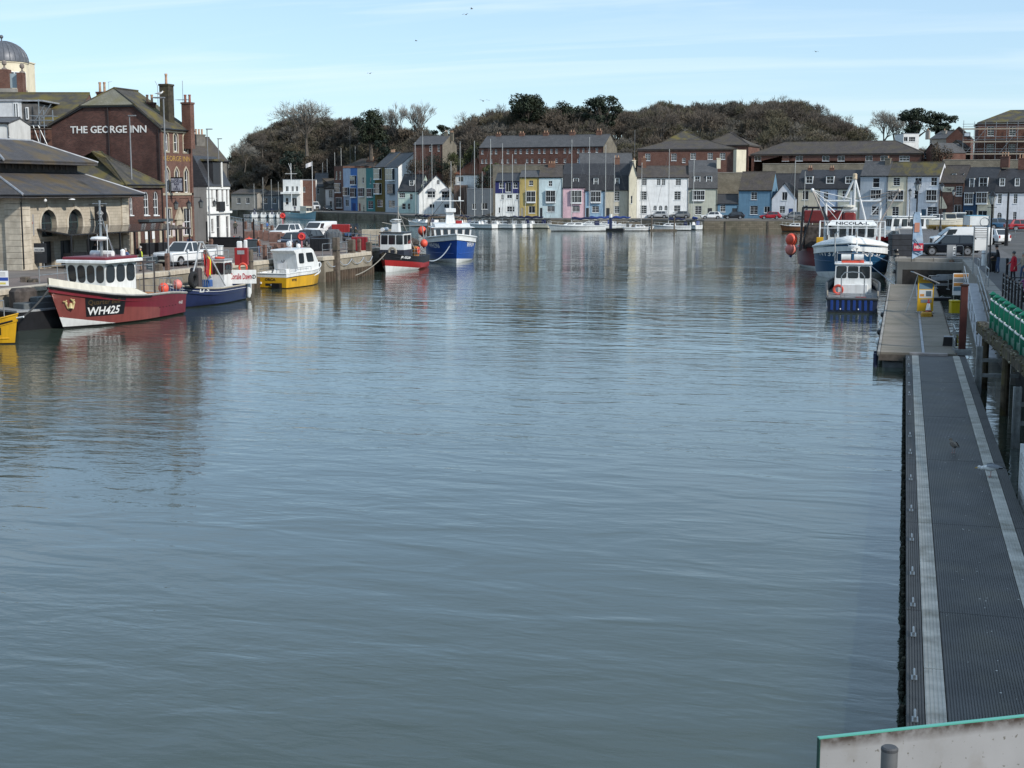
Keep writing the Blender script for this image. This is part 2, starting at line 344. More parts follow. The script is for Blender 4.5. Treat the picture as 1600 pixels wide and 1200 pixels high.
for i in range(36):
 c = link('cope_stone', cope2, rq); c.location = (4.78 + random.uniform(-.01, .01), 63.3 + i * 1.46, ZQ + random.uniform(-.01, .01))
for i in range(4):
 c = link('cope_stone', cope2, rq); c.location = (.4 + i * 1.46 - .3, 116.9, ZQ); c.rotation_euler = (0, 0, math.pi / 2)
for i in range(20):
 c = link('cope_stone', cope2, rq); c.location = (-.1 - .0081 * i * 1.46, 118.2 + i * 1.46, ZQ)
MOSSY = mat('mossy_timber', (.075, .06, .04), .95, var=.4, scale=4, bump=.6, bscale=12, stain=(.11, .095, .03), sscale=2.2, samt=.9)
jt = struct('timber_jetty', MB().box(3.5, 9.6, 4, 61.5, 2.35, 2.66), CONC)
bm_ = MB()
for i in range(20): bm_.cb(3.1 + random.uniform(-.02, .02), 3.5, 4 + i * 2.88, 4 + i * 2.88 + 2.86, 2.28 + random.uniform(-.03, .03), 2.68, .04)
bm_.b('edge_beam', MOSSY, jt)
bn = MB(); rr = random.Random(3)
for i in range(420):
 s_ = rr.uniform(.02, .05); bn.ball((rr.uniform(2.98, 3.45), rr.uniform(30, 61), rr.choice([2.68, rr.uniform(2.2, 2.66)])), s_, 5, .8, rr.choice([0, 0, 1]))
b_ = bn.b('barnacles_and_weed', [MOSSY, mat('pale_barnacle', (.3, .27, .2), .9, var=.3)], jt); b_['kind'] = 'stuff'
for i, yy in enumerate((60.6, 53.5, 46.5, 39, 32, 25)):
 for xx in (3.4, 6.2): MB().tb([(xx, yy, -2), (xx, yy, 2.3)], .15, 10).b('timber_pile', MOSSY, jt)
for yy in (58.6, 46.7, 34.5):
 MB().box(2.86, 2.92, yy - .1, yy + .1, -1, 1.95).box(2.92, 3.06, yy - .015, yy + .015, -1, 1.95).box(3.06, 3.1, yy - .1, yy + .1, -1, 1.95).b('steel_pile', STEEL, jt)
 for zz in (1.4, .8): MB().bar((3.0, yy, zz), (6.2, yy, zz), .1, .14).b('cross_beam', STEEL, jt)
_a = R(2.74); jt.rotation_euler = (0, 0, _a); _p = Vector((3.3, 60, 0)); jt.location = _p - Matrix.Rotation(_a, 3, 'Z') @ _p
MB().box(.0, 4.4, 115.25, 115.42, -1, 1.85).b('gap_shade_board', mat('gap_shade', (.03, .027, .024), .9, var=.3), rq)  # near-black board standing in for the shaded gap below the quay top
DKW = mat('under_deck_shade', (.02, .018, .016), .95, var=.3)  # near-black wall colour carries the deep shade under the jetty deck
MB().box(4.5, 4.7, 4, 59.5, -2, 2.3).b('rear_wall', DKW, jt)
# ---- far quay
FQ = [(-1.2, 214), (-6, 262)] + [tuple(DX(a, b).xy) for a, b in ((1300, 285), (1100, 285.5), (1000, 293), (860, 296), (735, 312), (640, 335), (600, 358), (440, 402), (360, 424))] + [(-330, 470), (-330, 640), (140, 640), (140, 214)]
fq = struct('far_quay', MB().prism(FQ, -3, ZF - .3, 'z'), brickmat('far_quay_stone', (.16, .135, .1), (.24, .205, .155), (.1, .09, .07), .9, .4, .03, .4, stain=(.06, .06, .04), sscale=.25, samt=.6))
MB().prism(FQ, ZF - .3, ZF, 'z').b('quay_top', mat('far_paving', (.15, .14, .13), .95, var=.2, scale=.2), fq)
mb = MB()
for a, b in zip(FQ[1:10], FQ[2:11]):
 a = Vector((*a, 0)); b = Vector((*b, 0)); nseg = max(1, int((b - a).length / 8)); dv = (b - a).normalized(); nv = Vector((dv.y, -dv.x, 0)); nv = nv if nv.dot(FH) < 0 else -nv
 for i in range(nseg):
  q = a + (b - a) * ((i + .5) / nseg); mb.bar(q + nv * .03 + Vector((0, 0, -1)), q + nv * .03 + Vector((0, 0, 1.7)), .3, .3)
fp = mb.b('fender_timbers', TIMBER, fq); fp['kind'] = 'stuff'
# ---- hill behind the houses
SKY = [(-600, 300), (250, 300), (340, 290), (358, 262), (372, 232), (390, 212), (425, 190), (460, 180), (520, 182), (560, 186), (610, 192), (680, 205), (700, 212), (720, 196), (745, 182), (790, 172), (830, 166), (880, 164),
  (940, 168), (985, 172), (1020, 160), (1100, 164), (1160, 160), (1220, 152), (1260, 162), (1300, 180), (1340, 200), (1400, 212), (1480, 218), (1560, 222), (1700, 222), (2400, 240)]
SKX = [a for a, b in SKY]; SKYY = [b for a, b in SKY]
def skyline(px): return float(np.interp(px, SKX, SKYY))
ROWD = ([-600, 440, 530, 625, 700, 770, 1000, 1200, 1345, 1450, 1600, 2400], [440, 434, 428, 388, 362, 318, 312, 308, 302, 296, 288, 270])
def rowd(px): return float(np.interp(px, *ROWD))
TREEH = 9.
def hill_z(px, d):
 d0 = rowd(px) + 8; d1 = max(430., rowd(px) + 42)
 zs = CH + (295 - skyline(px)) / FPX * d1 - TREEH
 k = min(1, max(0, (d - d0) / (d1 - d0))); k = k * k * (3 - 2 * k) * .55 + k * .45
 return ZF - .1 + max(0, zs - ZF) * k
mb = MB(); PXS = list(range(-600, 2401, 25)); DS = [0, 6, 12, 20, 30, 42, 56, 72, 90, 110, 135, 180, 300, 600]
for k in DS:
 for px in PXS:
  d = rowd(px) + 2 + k; q = DX(px, d, 0); mb.v.append((q.x, q.y, hill_z(px, d) if k else ZF - .15))
n_ = len(PXS)
for i in range(len(DS) - 1):
 for j in range(n_ - 1): mb.f.append((i * n_ + j, i * n_ + j + 1, (i + 1) * n_ + j + 1, (i + 1) * n_ + j)); mb.m.append(0)
struct('hill', mb, mat('hillside_earth', (.045, .038, .024), 1, var=.4, scale=.15, stain=(.04, .05, .02), sscale=.1), True)
# ================================================================== PONTOONS (near right)
RIB = mat('ribbed_decking', (.062, .061, .06), .55, var=.3, scale=.9, stain=(.10, .092, .07), sscale=.6, samt=.7, bump=.15, bscale=60)
RIBS = mat('ribbed_strip', (.42, .41, .37), .7, var=.2, scale=2.2, stain=(.15, .14, .1), sscale=1.6, samt=.6)
EDGE = mat('pontoon_edge', (.085, .085, .083), .7, var=.25, scale=2, stain=(.05, .05, .045), sscale=2)
ZP = .65
pt = thing('walkway_pontoon', 'long narrow grey floating walkway with ribbed deck and two pale strips', 'pontoon', (.28, 15, 0))
def ribbed(x0, x1, y0, y1, z, pitch, dep):
 mb = MB(); n = max(1, round((x1 - x0) / pitch)); pw = (x1 - x0) / n; P = []
 for i in range(n):
  a = x0 + i * pw; P += [(a, z - dep), (a + pw * .22, z - dep), (a + pw * .30, z), (a + pw * .92, z), (a + pw, z - dep)]
 P = [p for i, p in enumerate(P) if i == 0 or p != P[i - 1]]
 prof = P + [(x1, z - .06), (x0, z - .06)]; k = len(prof)
 return mb.add([(x, y0, zz) for x, zz in prof] + [(x, y1, zz) for x, zz in prof],
     [tuple(range(k - 1, -1, -1)), tuple(range(k, 2 * k))] + [(i, (i + 1) % k, k + (i + 1) % k, k + i) for i in range(k)])
JN = [-8, 4.2, 10.6, 17.6, 25.5, 33.4, 42.2, 51.4]      # section joints along the walkway (metres from its origin)
for a, b in zip(JN, JN[1:]):
 ribbed(.0, .255, a + .012, b - .012, ZP, .043, .012).b('edge_board', EDGE, pt)
 ribbed(.575, 2.02, a + .012, b - .012, ZP, .0425, .013).b('deck_board', RIB, pt)
 ribbed(2.34, 2.6, a + .012, b - .012, ZP, .043, .012).b('edge_board', EDGE, pt)
 n = 2; s_ = (b - a) / n
 for j in range(n):
  dz = random.uniform(-.004, .004)
  ribbed(.27, .56, a + j * s_ + .006, a + (j + 1) * s_ - .006, ZP + .008 + dz, .058, .008).b('pale_strip', RIBS, pt)
  ribbed(2.035, 2.325, a + j * s_ + .006, a + (j + 1) * s_ - .006, ZP + .008 + dz, .058, .008).b('pale_strip', RIBS, pt)
MB().box(.03, 2.57, -8, 51.4, .22, ZP - .061).b('frame', mat('pontoon_frame', (.05, .05, .05), .8, var=.3), pt)
for a in range(-7, 51, 4): MB().cb(.25, 2.35, a, a + 2.9, -.45, .22, .08).b('float', mat('float_plastic', (.02, .02, .022), .7, var=.3), pt)
mb = MB(); rr = random.Random(5)
for i in range(1500):
 yy = rr.uniform(-6, 51.3); r_ = rr.uniform(.02, .06); mb.ball((-.02 - rr.random() * .05, yy, rr.uniform(.02, .58)), r_, 5, 1.2)
wf = mb.b('weed_fringe', mat('dark_weed', (.012, .014, .009), .95, var=.4), pt); wf['kind'] = 'stuff'
cl = MB().box(-.045, .045, -.11, .11, 0, .012).box(-.02, .02, -.075, -.035, .012, .075).box(-.02, .02, .035, .075, .012, .075).tb([(0, -.17, .085), (0, .17, .085)], .02, 6).mesh('mooring_cleat', STEEL)
CLY = [2.6, 5.1, 6.9, 9.1, 10.9, 13.1, 15.9, 18.8, 22.5, 26.3, 29.2, 33.6, 38.3, 41.0, 44.0, 47.0, 49.6]
for yy in CLY:
 c = link('mooring_cleat', cl, pt); c.location = (.12, yy, ZP)
mb = MB(); rr = random.Random(11)
for i in range(130):
 yy = rr.uniform(2, 50); x = 1.35 + rr.gauss(0, .07) if rr.random() < .5 else rr.uniform(.6, 2.0); mb.lt([(rr.uniform(.008, .02), 0), (.004, .004)], (x, yy, ZP), 6)
dp = mb.b('bird_droppings', plain('droppings', (.6, .6, .57), .9), pt); dp['kind'] = 'stuff'
# ---- wooden landing pontoon
DECK = brickmat('deck_planks', (.18, .155, .125), (.225, .195, .16), (.09, .078, .062), 3.9, .145, .012, .35, stain=(.13, .12, .085), sscale=.5, samt=.6)
DECKM, tt, pp = newmat('landing_deck'); oo = N(tt, 'ShaderNodeTexCoord').outputs['Object']
wv = N(tt, 'ShaderNodeTexWave', wave_type='BANDS', bands_direction='Y', i_Scale=1 / .145 / 6.283 * 3.1416, i_Distortion=.15); L(tt, oo, wv.inputs['Vector'])
mpn = N(tt, 'ShaderNodeMapping'); mpn.inputs['Scale'].default_value = (.35, 7, 1); L(tt, oo, mpn.inputs[0])
c_ = mixc(tt, noise(tt, mpn.outputs[0], 1, 4), (.165, .142, .112), (.27, .236, .19))
c_ = mixc(tt, noise(tt, oo, .7, 5, .42, .7, 0, .7), c_, (.13, .12, .085))
gr = N(tt, 'ShaderNodeMapRange', i_1=.0, i_2=.12, i_3=.55, i_4=0.); L(tt, wv.outputs['Fac'], gr.inputs[0])
c_ = mixc(tt, gr.outputs[0], c_, (.05, .045, .035)); L(tt, c_, pp.inputs['Base Color']); pp.inputs['Roughness'].default_value = .8; bumpn(tt, pp, wv.outputs['Fac'], .25, .01)
lp = thing('landing_pontoon', 'wide timber decked floating landing stage below the right quay', 'pontoon', (0, 66.6, 0))
yb = [0, 3.1, 5.6, 7.3, 11, 14.5, 18, 21.5, 25, 28.5, 32, 35.5, 39, 42.5, 46, 48.5]
for a, b in zip(yb, yb[1:]):
 MB().box(-.83, .98, a + .015, b - .015, .62, .72 + random.uniform(-.006, .006)).b('deck_panel', DECKM, lp)
 MB().box(1.12, 2.45, a + .015, b - .015, .62, .72 + random.uniform(-.006, .006)).b('deck_panel', DECKM, lp)
 MB().box(.99, 1.11, a + .03, b - .03, .66, .735).b('cable_cover', LEAD, lp)
MB().box(-.91, 2.55, -.03, 48.5, .34, .615).b('frame', TIMBER, lp)
MB().box(-.97, -.85, 0, 48.5, .55, .735).b('fender_board', mat('grey_rubbing_strip', (.28, .27, .25), .8, var=.25, stain=(.1, .1, .09)), lp)
for a in range(0, 46, 5): MB().cb(-.75, 2.4, a + .2, a + 4.2, -.6, .34, .1).b('float', mat('float_grey', (.11, .115, .12), .6, var=.3, stain=(.05, .05, .05)), lp)
mb = MB()
for i in range(96): mb.ball((-.99, .25 + i * .5, .62), .045, 6)
mb.b('fender_bolts', BLACK, lp)['kind'] = 'stuff'
for yy in (1.2, .2): MB().tb([(-1.05, yy, -.3), (-1.05, yy, .62)], .1, 10).b('fender', mat('navy_fender', (.02, .025, .06), .6), lp)
MB().cb(.45, 2.1, -.36, -.05, .63, .76, .02).b('hinge_plate', mat('pinkish_mat', (.33, .29, .27), .8, var=.15, bump=.3), lp)
gp = thing('guide_pile', 'square rusty red-brown guide pile beside the landing stage', 'pile', (2.78, 68.4, 0))
MB().cb(-.16, .16, -.16, .16, -2, 3.72, .03).b('shaft', mat('rust_red_steel', (.085, .022, .016), .7, var=.3, scale=1.5, streak=.4, stain=(.04, .02, .016)), gp)
MB().box(-.19, .19, -.19, .19, 3.7, 3.76).b('cap', mat('dark_rust', (.04, .02, .016), .8), gp)
MB().box(-.42, .42, -.3, -.2, .5, .78).box(-.42, .42, .2, .3, .5, .78).b('guide_bracket', STEEL, gp)
def rustpile(px, py, z0, z1, r, label, d=None):
 q = G(px, py, z0); o = thing('mooring_pile', label, 'pile', (q.x, q.y, z0), 0, 'rusty round piles behind the landing stage')
 MB().lt([(r, -2 - z0), (r, z1 - z0 - .05), (r * .9, z1 - z0)], (0, 0, 0), 14).b('shaft', mat('flaking_rust', (.13, .075, .05), .9, var=.5, scale=3, bump=.5, stain=(.3, .24, .2), sscale=2.5, samt=.5), o, True)
 MB().torus((0, 0, (z1 - z0) * .6), r + .01, .03, n=14).b('collar', BLACK, o)
rustpile(1474, 428, .5, 3.3, .27, 'flaking rust-brown pile, front one of the pair by the black car')
rustpile(1466, 419, .5, 3.5, .25, 'flaking rust-brown pile, rear one of the pair by the black car')
rustpile(1485, 448, .5, 2.6, .17, 'thin dark brown pile beside the yellow notice boards')
st = thing('step_box', 'black wedge step box at the near end of the landing stage', 'step box', (*G(1484, 540, .73).xy, .725))
MB().prism([(-.33, 0), (.33, 0), (.29, .42), (-.29, .42)], -.2, .2, 'y').b('body', BLACK, st)
MB().box(-.28, .28, -.19, .19, .42, .45).b('tread', LEAD, st)
def rail_run(name, label, pts, h, mid, m, loc, rz=0, cat='railing', spacing=1.6, r=.022, group=None, post_name='post'):
 o = thing(name, label, cat, loc, rz, group)
 for a, b in zip(pts, pts[1:]):
  a = Vector(a); b = Vector(b); n = max(1, round((b - a).length / spacing))
  for i in range(n + 1): q = a + (b - a) * (i / n); MB().tb([q, q + Vector((0, 0, h))], r, 6).b(post_name, m, o)
  for k in [1.0] + mid: MB().tb([a + Vector((0, 0, h * k)), b + Vector((0, 0, h * k))], r, 6).b('rail', m, o)
 return o
rail_run('gate_railing', 'short galvanised side railing at the near corner of the landing stage', [(0, 0, 0), (0, 2.6, 0)], 1.05, [.5], STEEL, (2.42, 67.2, .72), spacing=1.3)
gw = thing('gangway', 'grey metal gangway ramp leading down beside the guide pile', 'gangway', (3.45, 66.5, 0))
MB().bar((0, 0, .55), (0, 20, 2.6), .06, .12).bar((.75, 0, .55), (.75, 20, 2.6), .06, .12).b('beam', STEEL, gw)
MB().slab([(0.03, 0, .62), (.72, 0, .62), (.72, 20, 2.67), (.03, 20, 2.67)], .04).b('deck', LEAD, gw)
for s_ in (0, .75):
 for k in range(8): yy = k * 20 / 7; MB().tb([(s_, yy, .6 + yy * .1025), (s_, yy, 1.6 + yy * .1025)], .022).b('post', STEEL, gw)
 MB().tb([(s_, 0, 1.6), (s_, 20, 3.65)], .025).tb([(s_, 0, 1.1), (s_, 20, 3.15)], .02).b('handrail', STEEL, gw)
GREEN = mat('green_paint', (.004, .115, .07), .38, var=.12, scale=2, streak=.35)
gf = thing('green_fence', 'bright green square-post fence with white pipe rails on the jetty edge', 'fence', (3.45, 58.6, 2.66), R(2.74))
for i in range(14):
 yy = -i * 1.55
 po = MB().cb(-.085, .085, -.085, .085, 0, 1.32, .015).b('post', GREEN, gf); po.location = (0, yy, 0)
 ca = MB().add([(-.14, -.14, 1.32), (.14, -.14, 1.32), (.14, .14, 1.32), (-.14, .14, 1.32), (-.14, -.14, 1.36), (.14, -.14, 1.36), (.14, .14, 1.36), (-.14, .14, 1.36), (0, 0, 1.47)],
     [(3, 2, 1, 0), (0, 1, 5, 4), (1, 2, 6, 5), (2, 3, 7, 6), (3, 0, 4, 7), (4, 5, 8), (5, 6, 8), (6, 7, 8), (7, 4, 8)]).b('post_cap', GREEN, po)
 for zz, nm in ((1.18, 'top_rail'), (.66, 'middle_rail')):
  MB().tb([(-.06, yy - .12, zz), (-.1, yy - .3, zz - .02), (-.1, yy - 1.25, zz - .02), (-.06, yy - 1.43, zz)], .032, 8).b(nm, mat('white_pipe', (.55, .57, .55), .5, var=.15), gf, True)
 MB().box(-.02, .02, yy - 1.43, yy - .12, .04, .3).b('kick_board', GREEN, gf)
bp = thing('rusty_bollard', 'short rusty brown post standing in front of the green fence', 'bollard', (*G(1570, 522, 2.68).xy, 2.66))
MB().cb(-.1, .1, -.08, .08, 0, .85, .02).b('shaft', mat('flaking_rust', (.13, .075, .05)), bp); MB().box(-.16, .16, -.11, .11, .85, .92).b('head', BLACK, bp)
lg = thing('slatted_screen', 'white slatted metal screen on the jetty side at the right edge', 'screen', (3.12, 36.2, 0))
for i in range(13): MB().slab([(-.05, -3, -.3 + i * .15), (-.05, 1.35, -.3 + i * .15), (.06, 1.35, -.22 + i * .15), (.06, -3, -.22 + i * .15)], .02).b('slat', mat('white_slat', (.5, .5, .48), .6, var=.15, streak=.4), lg)
MB().box(-.08, .08, 1.33, 1.42, -1, 1.7).b('frame_post', WINW, lg); MB().box(-.08, .08, -3.1, -3, -1, 1.7).b('frame_post', WINW, lg)
# ---- glass barrier on the bridge, nearest the camera
A = D(1280, 1153, 4.0); B = D(1604, 1117, 4.18); rz = ang(A, B); wid = ((B - A).xy).length
br = struct('bridge_deck', MB().prism([(-8, -1), (-8, 2.6), (9, 4.9), (9, -1)], 4.9, 5.3, 'z'), CONC)
gb = thing('glass_barrier', 'weathered frosted glass barrier panel with green edge in the bottom right corner', 'barrier', (A.x, A.y, 5.3), rz)
ht = A.z - 5.3
m, t, p = newmat('dirty_glass'); oo = N(t, 'ShaderNodeTexCoord').outputs['Object']
c = mixc(t, noise(t, oo, 3, 6, .3, .75), (.34, .34, .345), (.26, .26, .26))
c = mixc(t, noise(t, oo, 55, 2, .66, .72, 0, .75), c, (.10, .09, .07))
c = mixc(t, noise(t, oo, 7, 7, .52, .75, 0, .6), c, (.2, .18, .15))
sxx = N(t, 'ShaderNodeSeparateXYZ'); L(t, oo, sxx.inputs[0])
g1 = N(t, 'ShaderNodeMapRange', i_1=ht - .045, i_2=ht - .012, i_3=0., i_4=1.); L(t, sxx.outputs[2], g1.inputs[0])
gn = N(t, 'ShaderNodeMath', operation='MULTIPLY'); L(t, g1.outputs[0], gn.inputs[0]); L(t, noise(t, oo, 30, 3, .25, .6, .3, 1), gn.inputs[1])
c = mixc(t, gn.outputs[0], c, (.055, .04, .032))
L(t, c, p.inputs['Base Color']); p.inputs['Roughness'].default_value = .25
GEDGE = plain('green_glass_edge', (.08, .36, .28), .1, 0, .8)
MB().box(.004, 1.4, 0, .011, 0, ht - .004).b('panel', m, gb)
MB().box(0, 1.4, -.0015, .0125, ht - .004, ht).b('top_edge', GEDGE, gb)
MB().box(0, .004, -.0015, .0125, 0, ht - .004).b('side_edge', plain('dark_green_edge', (.01, .05, .04), .2), gb)
pq = D(1390, 1171, 3.55)
pb = thing('tube_post', 'grey steel tube post with dark cap in front of the glass barrier', 'post', (pq.x, pq.y, 5.3))
MB().tb([(0, 0, 0), (0, 0, pq.z - 5.3)], .0215, 20).b('tube', mat('grey_tube', (.17, .175, .18), .5, .5, var=.15, scale=9), pb, True)
MB().lt([(.0222, pq.z - 5.303), (.0222, pq.z - 5.296), (.018, pq.z - 5.292), (.003, pq.z - 5.292)], n=20).b('cap', mat('dark_cap', (.06, .062, .066), .6), pb)
# ================================================================== BUILDINGS
def rect(u0, u1, z0, z1): return [(u0, z0), (u1, z0), (u1, z1), (u0, z1)]
def arch(u0, u1, z0, z1, n=8, pointed=False):
 r = (u1 - u0) / 2; c = (u0 + u1) / 2; zs = z1 - (r * 1.35 if pointed else r); P = [(u0, z0), (u1, z0)]
 for i in range(n + 1):
  a = math.pi * i / n
  if pointed: k = abs(math.cos(a)); P.append((c + r * math.cos(a), zs + 1.35 * r * (1 - k) ** .75))
  else: P.append((c + r * math.cos(a), zs + r * math.sin(a)))
 return P
def shrink(P, k):
 cx = (min(p[0] for p in P) + max(p[0] for p in P)) / 2; cz = (min(p[1] for p in P) + max(p[1] for p in P)) / 2
 w = max(p[0] for p in P) - min(p[0] for p in P); h_ = max(p[1] for p in P) - min(p[1] for p in P)
 return [(cx + (p[0] - cx) * (1 - 2 * k / w), cz + (p[1] - cz) * (1 - 2 * k / h_)) for p in P]
def ring(mb, P, k, y0, y1, mi=0):
 Q = shrink(P, k); n = len(P); V = [(p[0], y, p[1]) for y in (y0, y1) for p in P] + [(p[0], y, p[1]) for y in (y0, y1) for p in Q]
 F = []
 for i in range(n):
  j = (i + 1) % n; F += [(i, j, 2 * n + j, 2 * n + i), (n + j, n + i, 3 * n + i, 3 * n + j), (j, i, n + i, n + j), (2 * n + i, 2 * n + j, 3 * n + j, 3 * n + i)]
 return mb.add(V, F, mi)
def window(par, P, y=.1, fr=.06, cols=2, rows=2, m=None, sill=True, name='window', glass=None, meet=True, surround=None, sw=.1):
 m = m or WINW; u0, u1 = min(p[0] for p in P), max(p[0] for p in P); z0, z1 = min(p[1] for p in P), max(p[1] for p in P)
 mb = MB(); ring(mb, P, fr, y - .05, y + .02); b = min(.04, (u1 - u0) * .05)
 for i in range(1, cols): u = u0 + (u1 - u0) * i / cols; mb.box(u - b / 2, u + b / 2, y - .035, y + .01, z0 + fr * .9, z1 - fr * .9)
 for i in range(1, rows):
  z = z0 + (z1 - z0) * i / rows; bb = b * 1.5 if i == rows // 2 and meet else b
  mb.box(u0 + fr * .9, u1 - fr * .9, y - .04, y + .012, z - bb / 2, z + bb / 2)
 w = mb.b(name, m, par)
 n = len(P); Q = shrink(P, fr * .5)
 MB().add([(p[0], y, p[1]) for p in Q], [tuple(range(n))]).b('pane', glass or GLASS, w)
 if sill: MB().box(u0 - .06, u1 + .06, -.09, y - .051, z0 - .09, z0 - .002).b('sill', m if sill is True else sill, w)
 if surround: ring(MB(), [(p[0], p[1]) for p in shrink(P, -sw)], sw - .003, -.05, .0).b('surround', surround, w)
 return w
def bay(par, u0, u1, z0, z1, dep=.5, wm=None, cols=2, head=True):
 wm = wm or WINW; b = MB(); f = .07
 b.box(u0, u1, -dep, -.002, z0 - .32, z0).box(u0 - .06, u1 + .06, -dep - .06, -.002, z1, z1 + .12)
 for u in [u0 + (u1 - u0 - f) * i / cols for i in range(cols + 1)]: b.box(u, u + f, -dep, -dep + .06, z0, z1)
 for u in (u0, u1 - f): b.box(u, u + f, -f, -.002, z0, z1)
 b.box(u0, u1, -dep + .002, -dep + .05, (z0 + z1) / 2 - .03, (z0 + z1) / 2 + .03)
 nsub = cols * 2
 for u in [u0 + (u1 - u0 - .03) * i / nsub for i in range(1, nsub)]: b.box(u, u + .025, -dep + .004, -dep + .04, z0, z1)
 w = b.b('bay_window', wm, par)
 MB().box(u0 + .02, u1 - .02, -dep + .03, -.004, z0, z1).b('pane', GLASS, w)
 return w
def chimney(par, x, y, z0, z1, w=.9, d=.6, pots=2, m=None, pm=None, ph=.45, roof=None):
 s = MB().box(x - w / 2, x + w / 2, y - d / 2, y + d / 2, z0, z1 - .18).box(x - w / 2 - .06, x + w / 2 + .06, y - d / 2 - .06, y + d / 2 + .06, z1 - .18, z1).b('chimney', m or BRICK_OR, par)
 for i in range(pots):
  px = x + (i - (pots - 1) / 2) * w / max(1, pots)
  MB().lt([(.13, z1), (.115, z1 + ph * .8), (.14, z1 + ph * .82), (.14, z1 + ph)], (px, y, 0), 8).b('chimney_pot', pm or POT, s)
 return s
class Frame:
 def __init__(s, A, B, z0):
  s.A = Vector((A.x, A.y, z0)); s.z0 = z0; s.rz = ang(A, B); s.W = (B - A).xy.length
  s.u = Vector((math.cos(s.rz), math.sin(s.rz), 0)); s.n = Vector((-math.sin(s.rz), math.cos(s.rz), 0))
 def px(s, px, py, off=0.):
  r = ray(px, py); k = (s.A + s.n * off - EYE).dot(s.n) / r.dot(s.n); q = EYE + r * k - s.A
  return q.dot(s.u), q.z
 def pr(s, x0, x1, y0, y1, off=0.):   # rectangle from photo measurements: left, right, top, bottom
  u0, z1 = s.px(x0, y0, off); u1, z0 = s.px(x1, y1, off); return u0, u1, z0, z1
def roof_gable(par, Wd, Dp, ze, zr, m, ov=.18, ovx=.1, th=.14, name='roof', ridge=.5, rm=None):
 yr = Dp * ridge; mb = MB(); s1 = (zr - ze) / yr; s2 = (zr - ze) / (Dp - yr)
 mb.slab([(-ovx, -ov, ze - ov * s1 + .1), (Wd + ovx, -ov, ze - ov * s1 + .1), (Wd + ovx, yr, zr + .1), (-ovx, yr, zr + .1)], th)
 mb.slab([(-ovx, yr, zr + .1), (Wd + ovx, yr, zr + .1), (Wd + ovx, Dp + ov, ze - ov * s2 + .1), (-ovx, Dp + ov, ze - ov * s2 + .1)], th)
 r_ = mb.b(name, m, par)
 MB().tb([(-ovx, yr, zr + .1), (Wd + ovx, yr, zr + .1)], .1, 6).b('ridge_tiles', rm or m, r_)
 return r_
def roof_front(par, Wd, Dp, ze, zr, m, ov=.15, th=.12, uc=None):
 uc = Wd / 2 if uc is None else uc; s1 = (zr - ze) / uc; s2 = (zr - ze) / (Wd - uc)
 return MB().slab([(-ov, -ov, ze - ov * s1 + .09), (uc, -ov, zr + .09), (uc, Dp, zr + .09), (-ov, Dp, ze - ov * s1 + .09)], th).slab(
  [(uc, -ov, zr + .09), (Wd + ov, -ov, ze - ov * s2 + .09), (Wd + ov, Dp, ze - ov * s2 + .09), (uc, Dp, zr + .09)], th).b('roof', m, par)
def roof_hip(par, Wd, Dp, ze, zr, m, ov=.3, hip=None, th=.12, x0=0., y0=0., hl=None, hr=None, caps=None, name='roof'):
 h_ = hip if hip is not None else Dp / 2; hl = h_ if hl is None else hl; hr = h_ if hr is None else hr
 a, b, c, d = (x0 - ov, y0 - ov, ze), (x0 + Wd + ov, y0 - ov, ze), (x0 + Wd + ov, y0 + Dp + ov, ze), (x0 - ov, y0 + Dp + ov, ze)
 e, f = (x0 + hl, y0 + Dp / 2, zr), (x0 + Wd - hr, y0 + Dp / 2, zr); mb = MB()
 if (Vector(f) - Vector(e)).length < .05: e = f = ((e[0] + f[0]) / 2, e[1], zr)
 mb.slab([a, b, f, e] if e != f else [a, b, e], th).slab([c, d, e, f] if e != f else [c, d, e], th).slab([b, c, f], th).slab([d, a, e], th)
 mb.box(x0 - ov + .03, x0 + Wd + ov - .03, y0 - ov + .03, y0 + Dp + ov - .03, ze - .26, ze - .13)
 r_ = mb.b(name, m, par)
 cm = MB()
 for p, q in ((a, e), (d, e), (b, f), (c, f)): cm.tb([p, q], .09, 6)
 if e != f: cm.tb([e, f], .1, 6)
 cm.b('hip_ridges', caps or m, r_); return r_
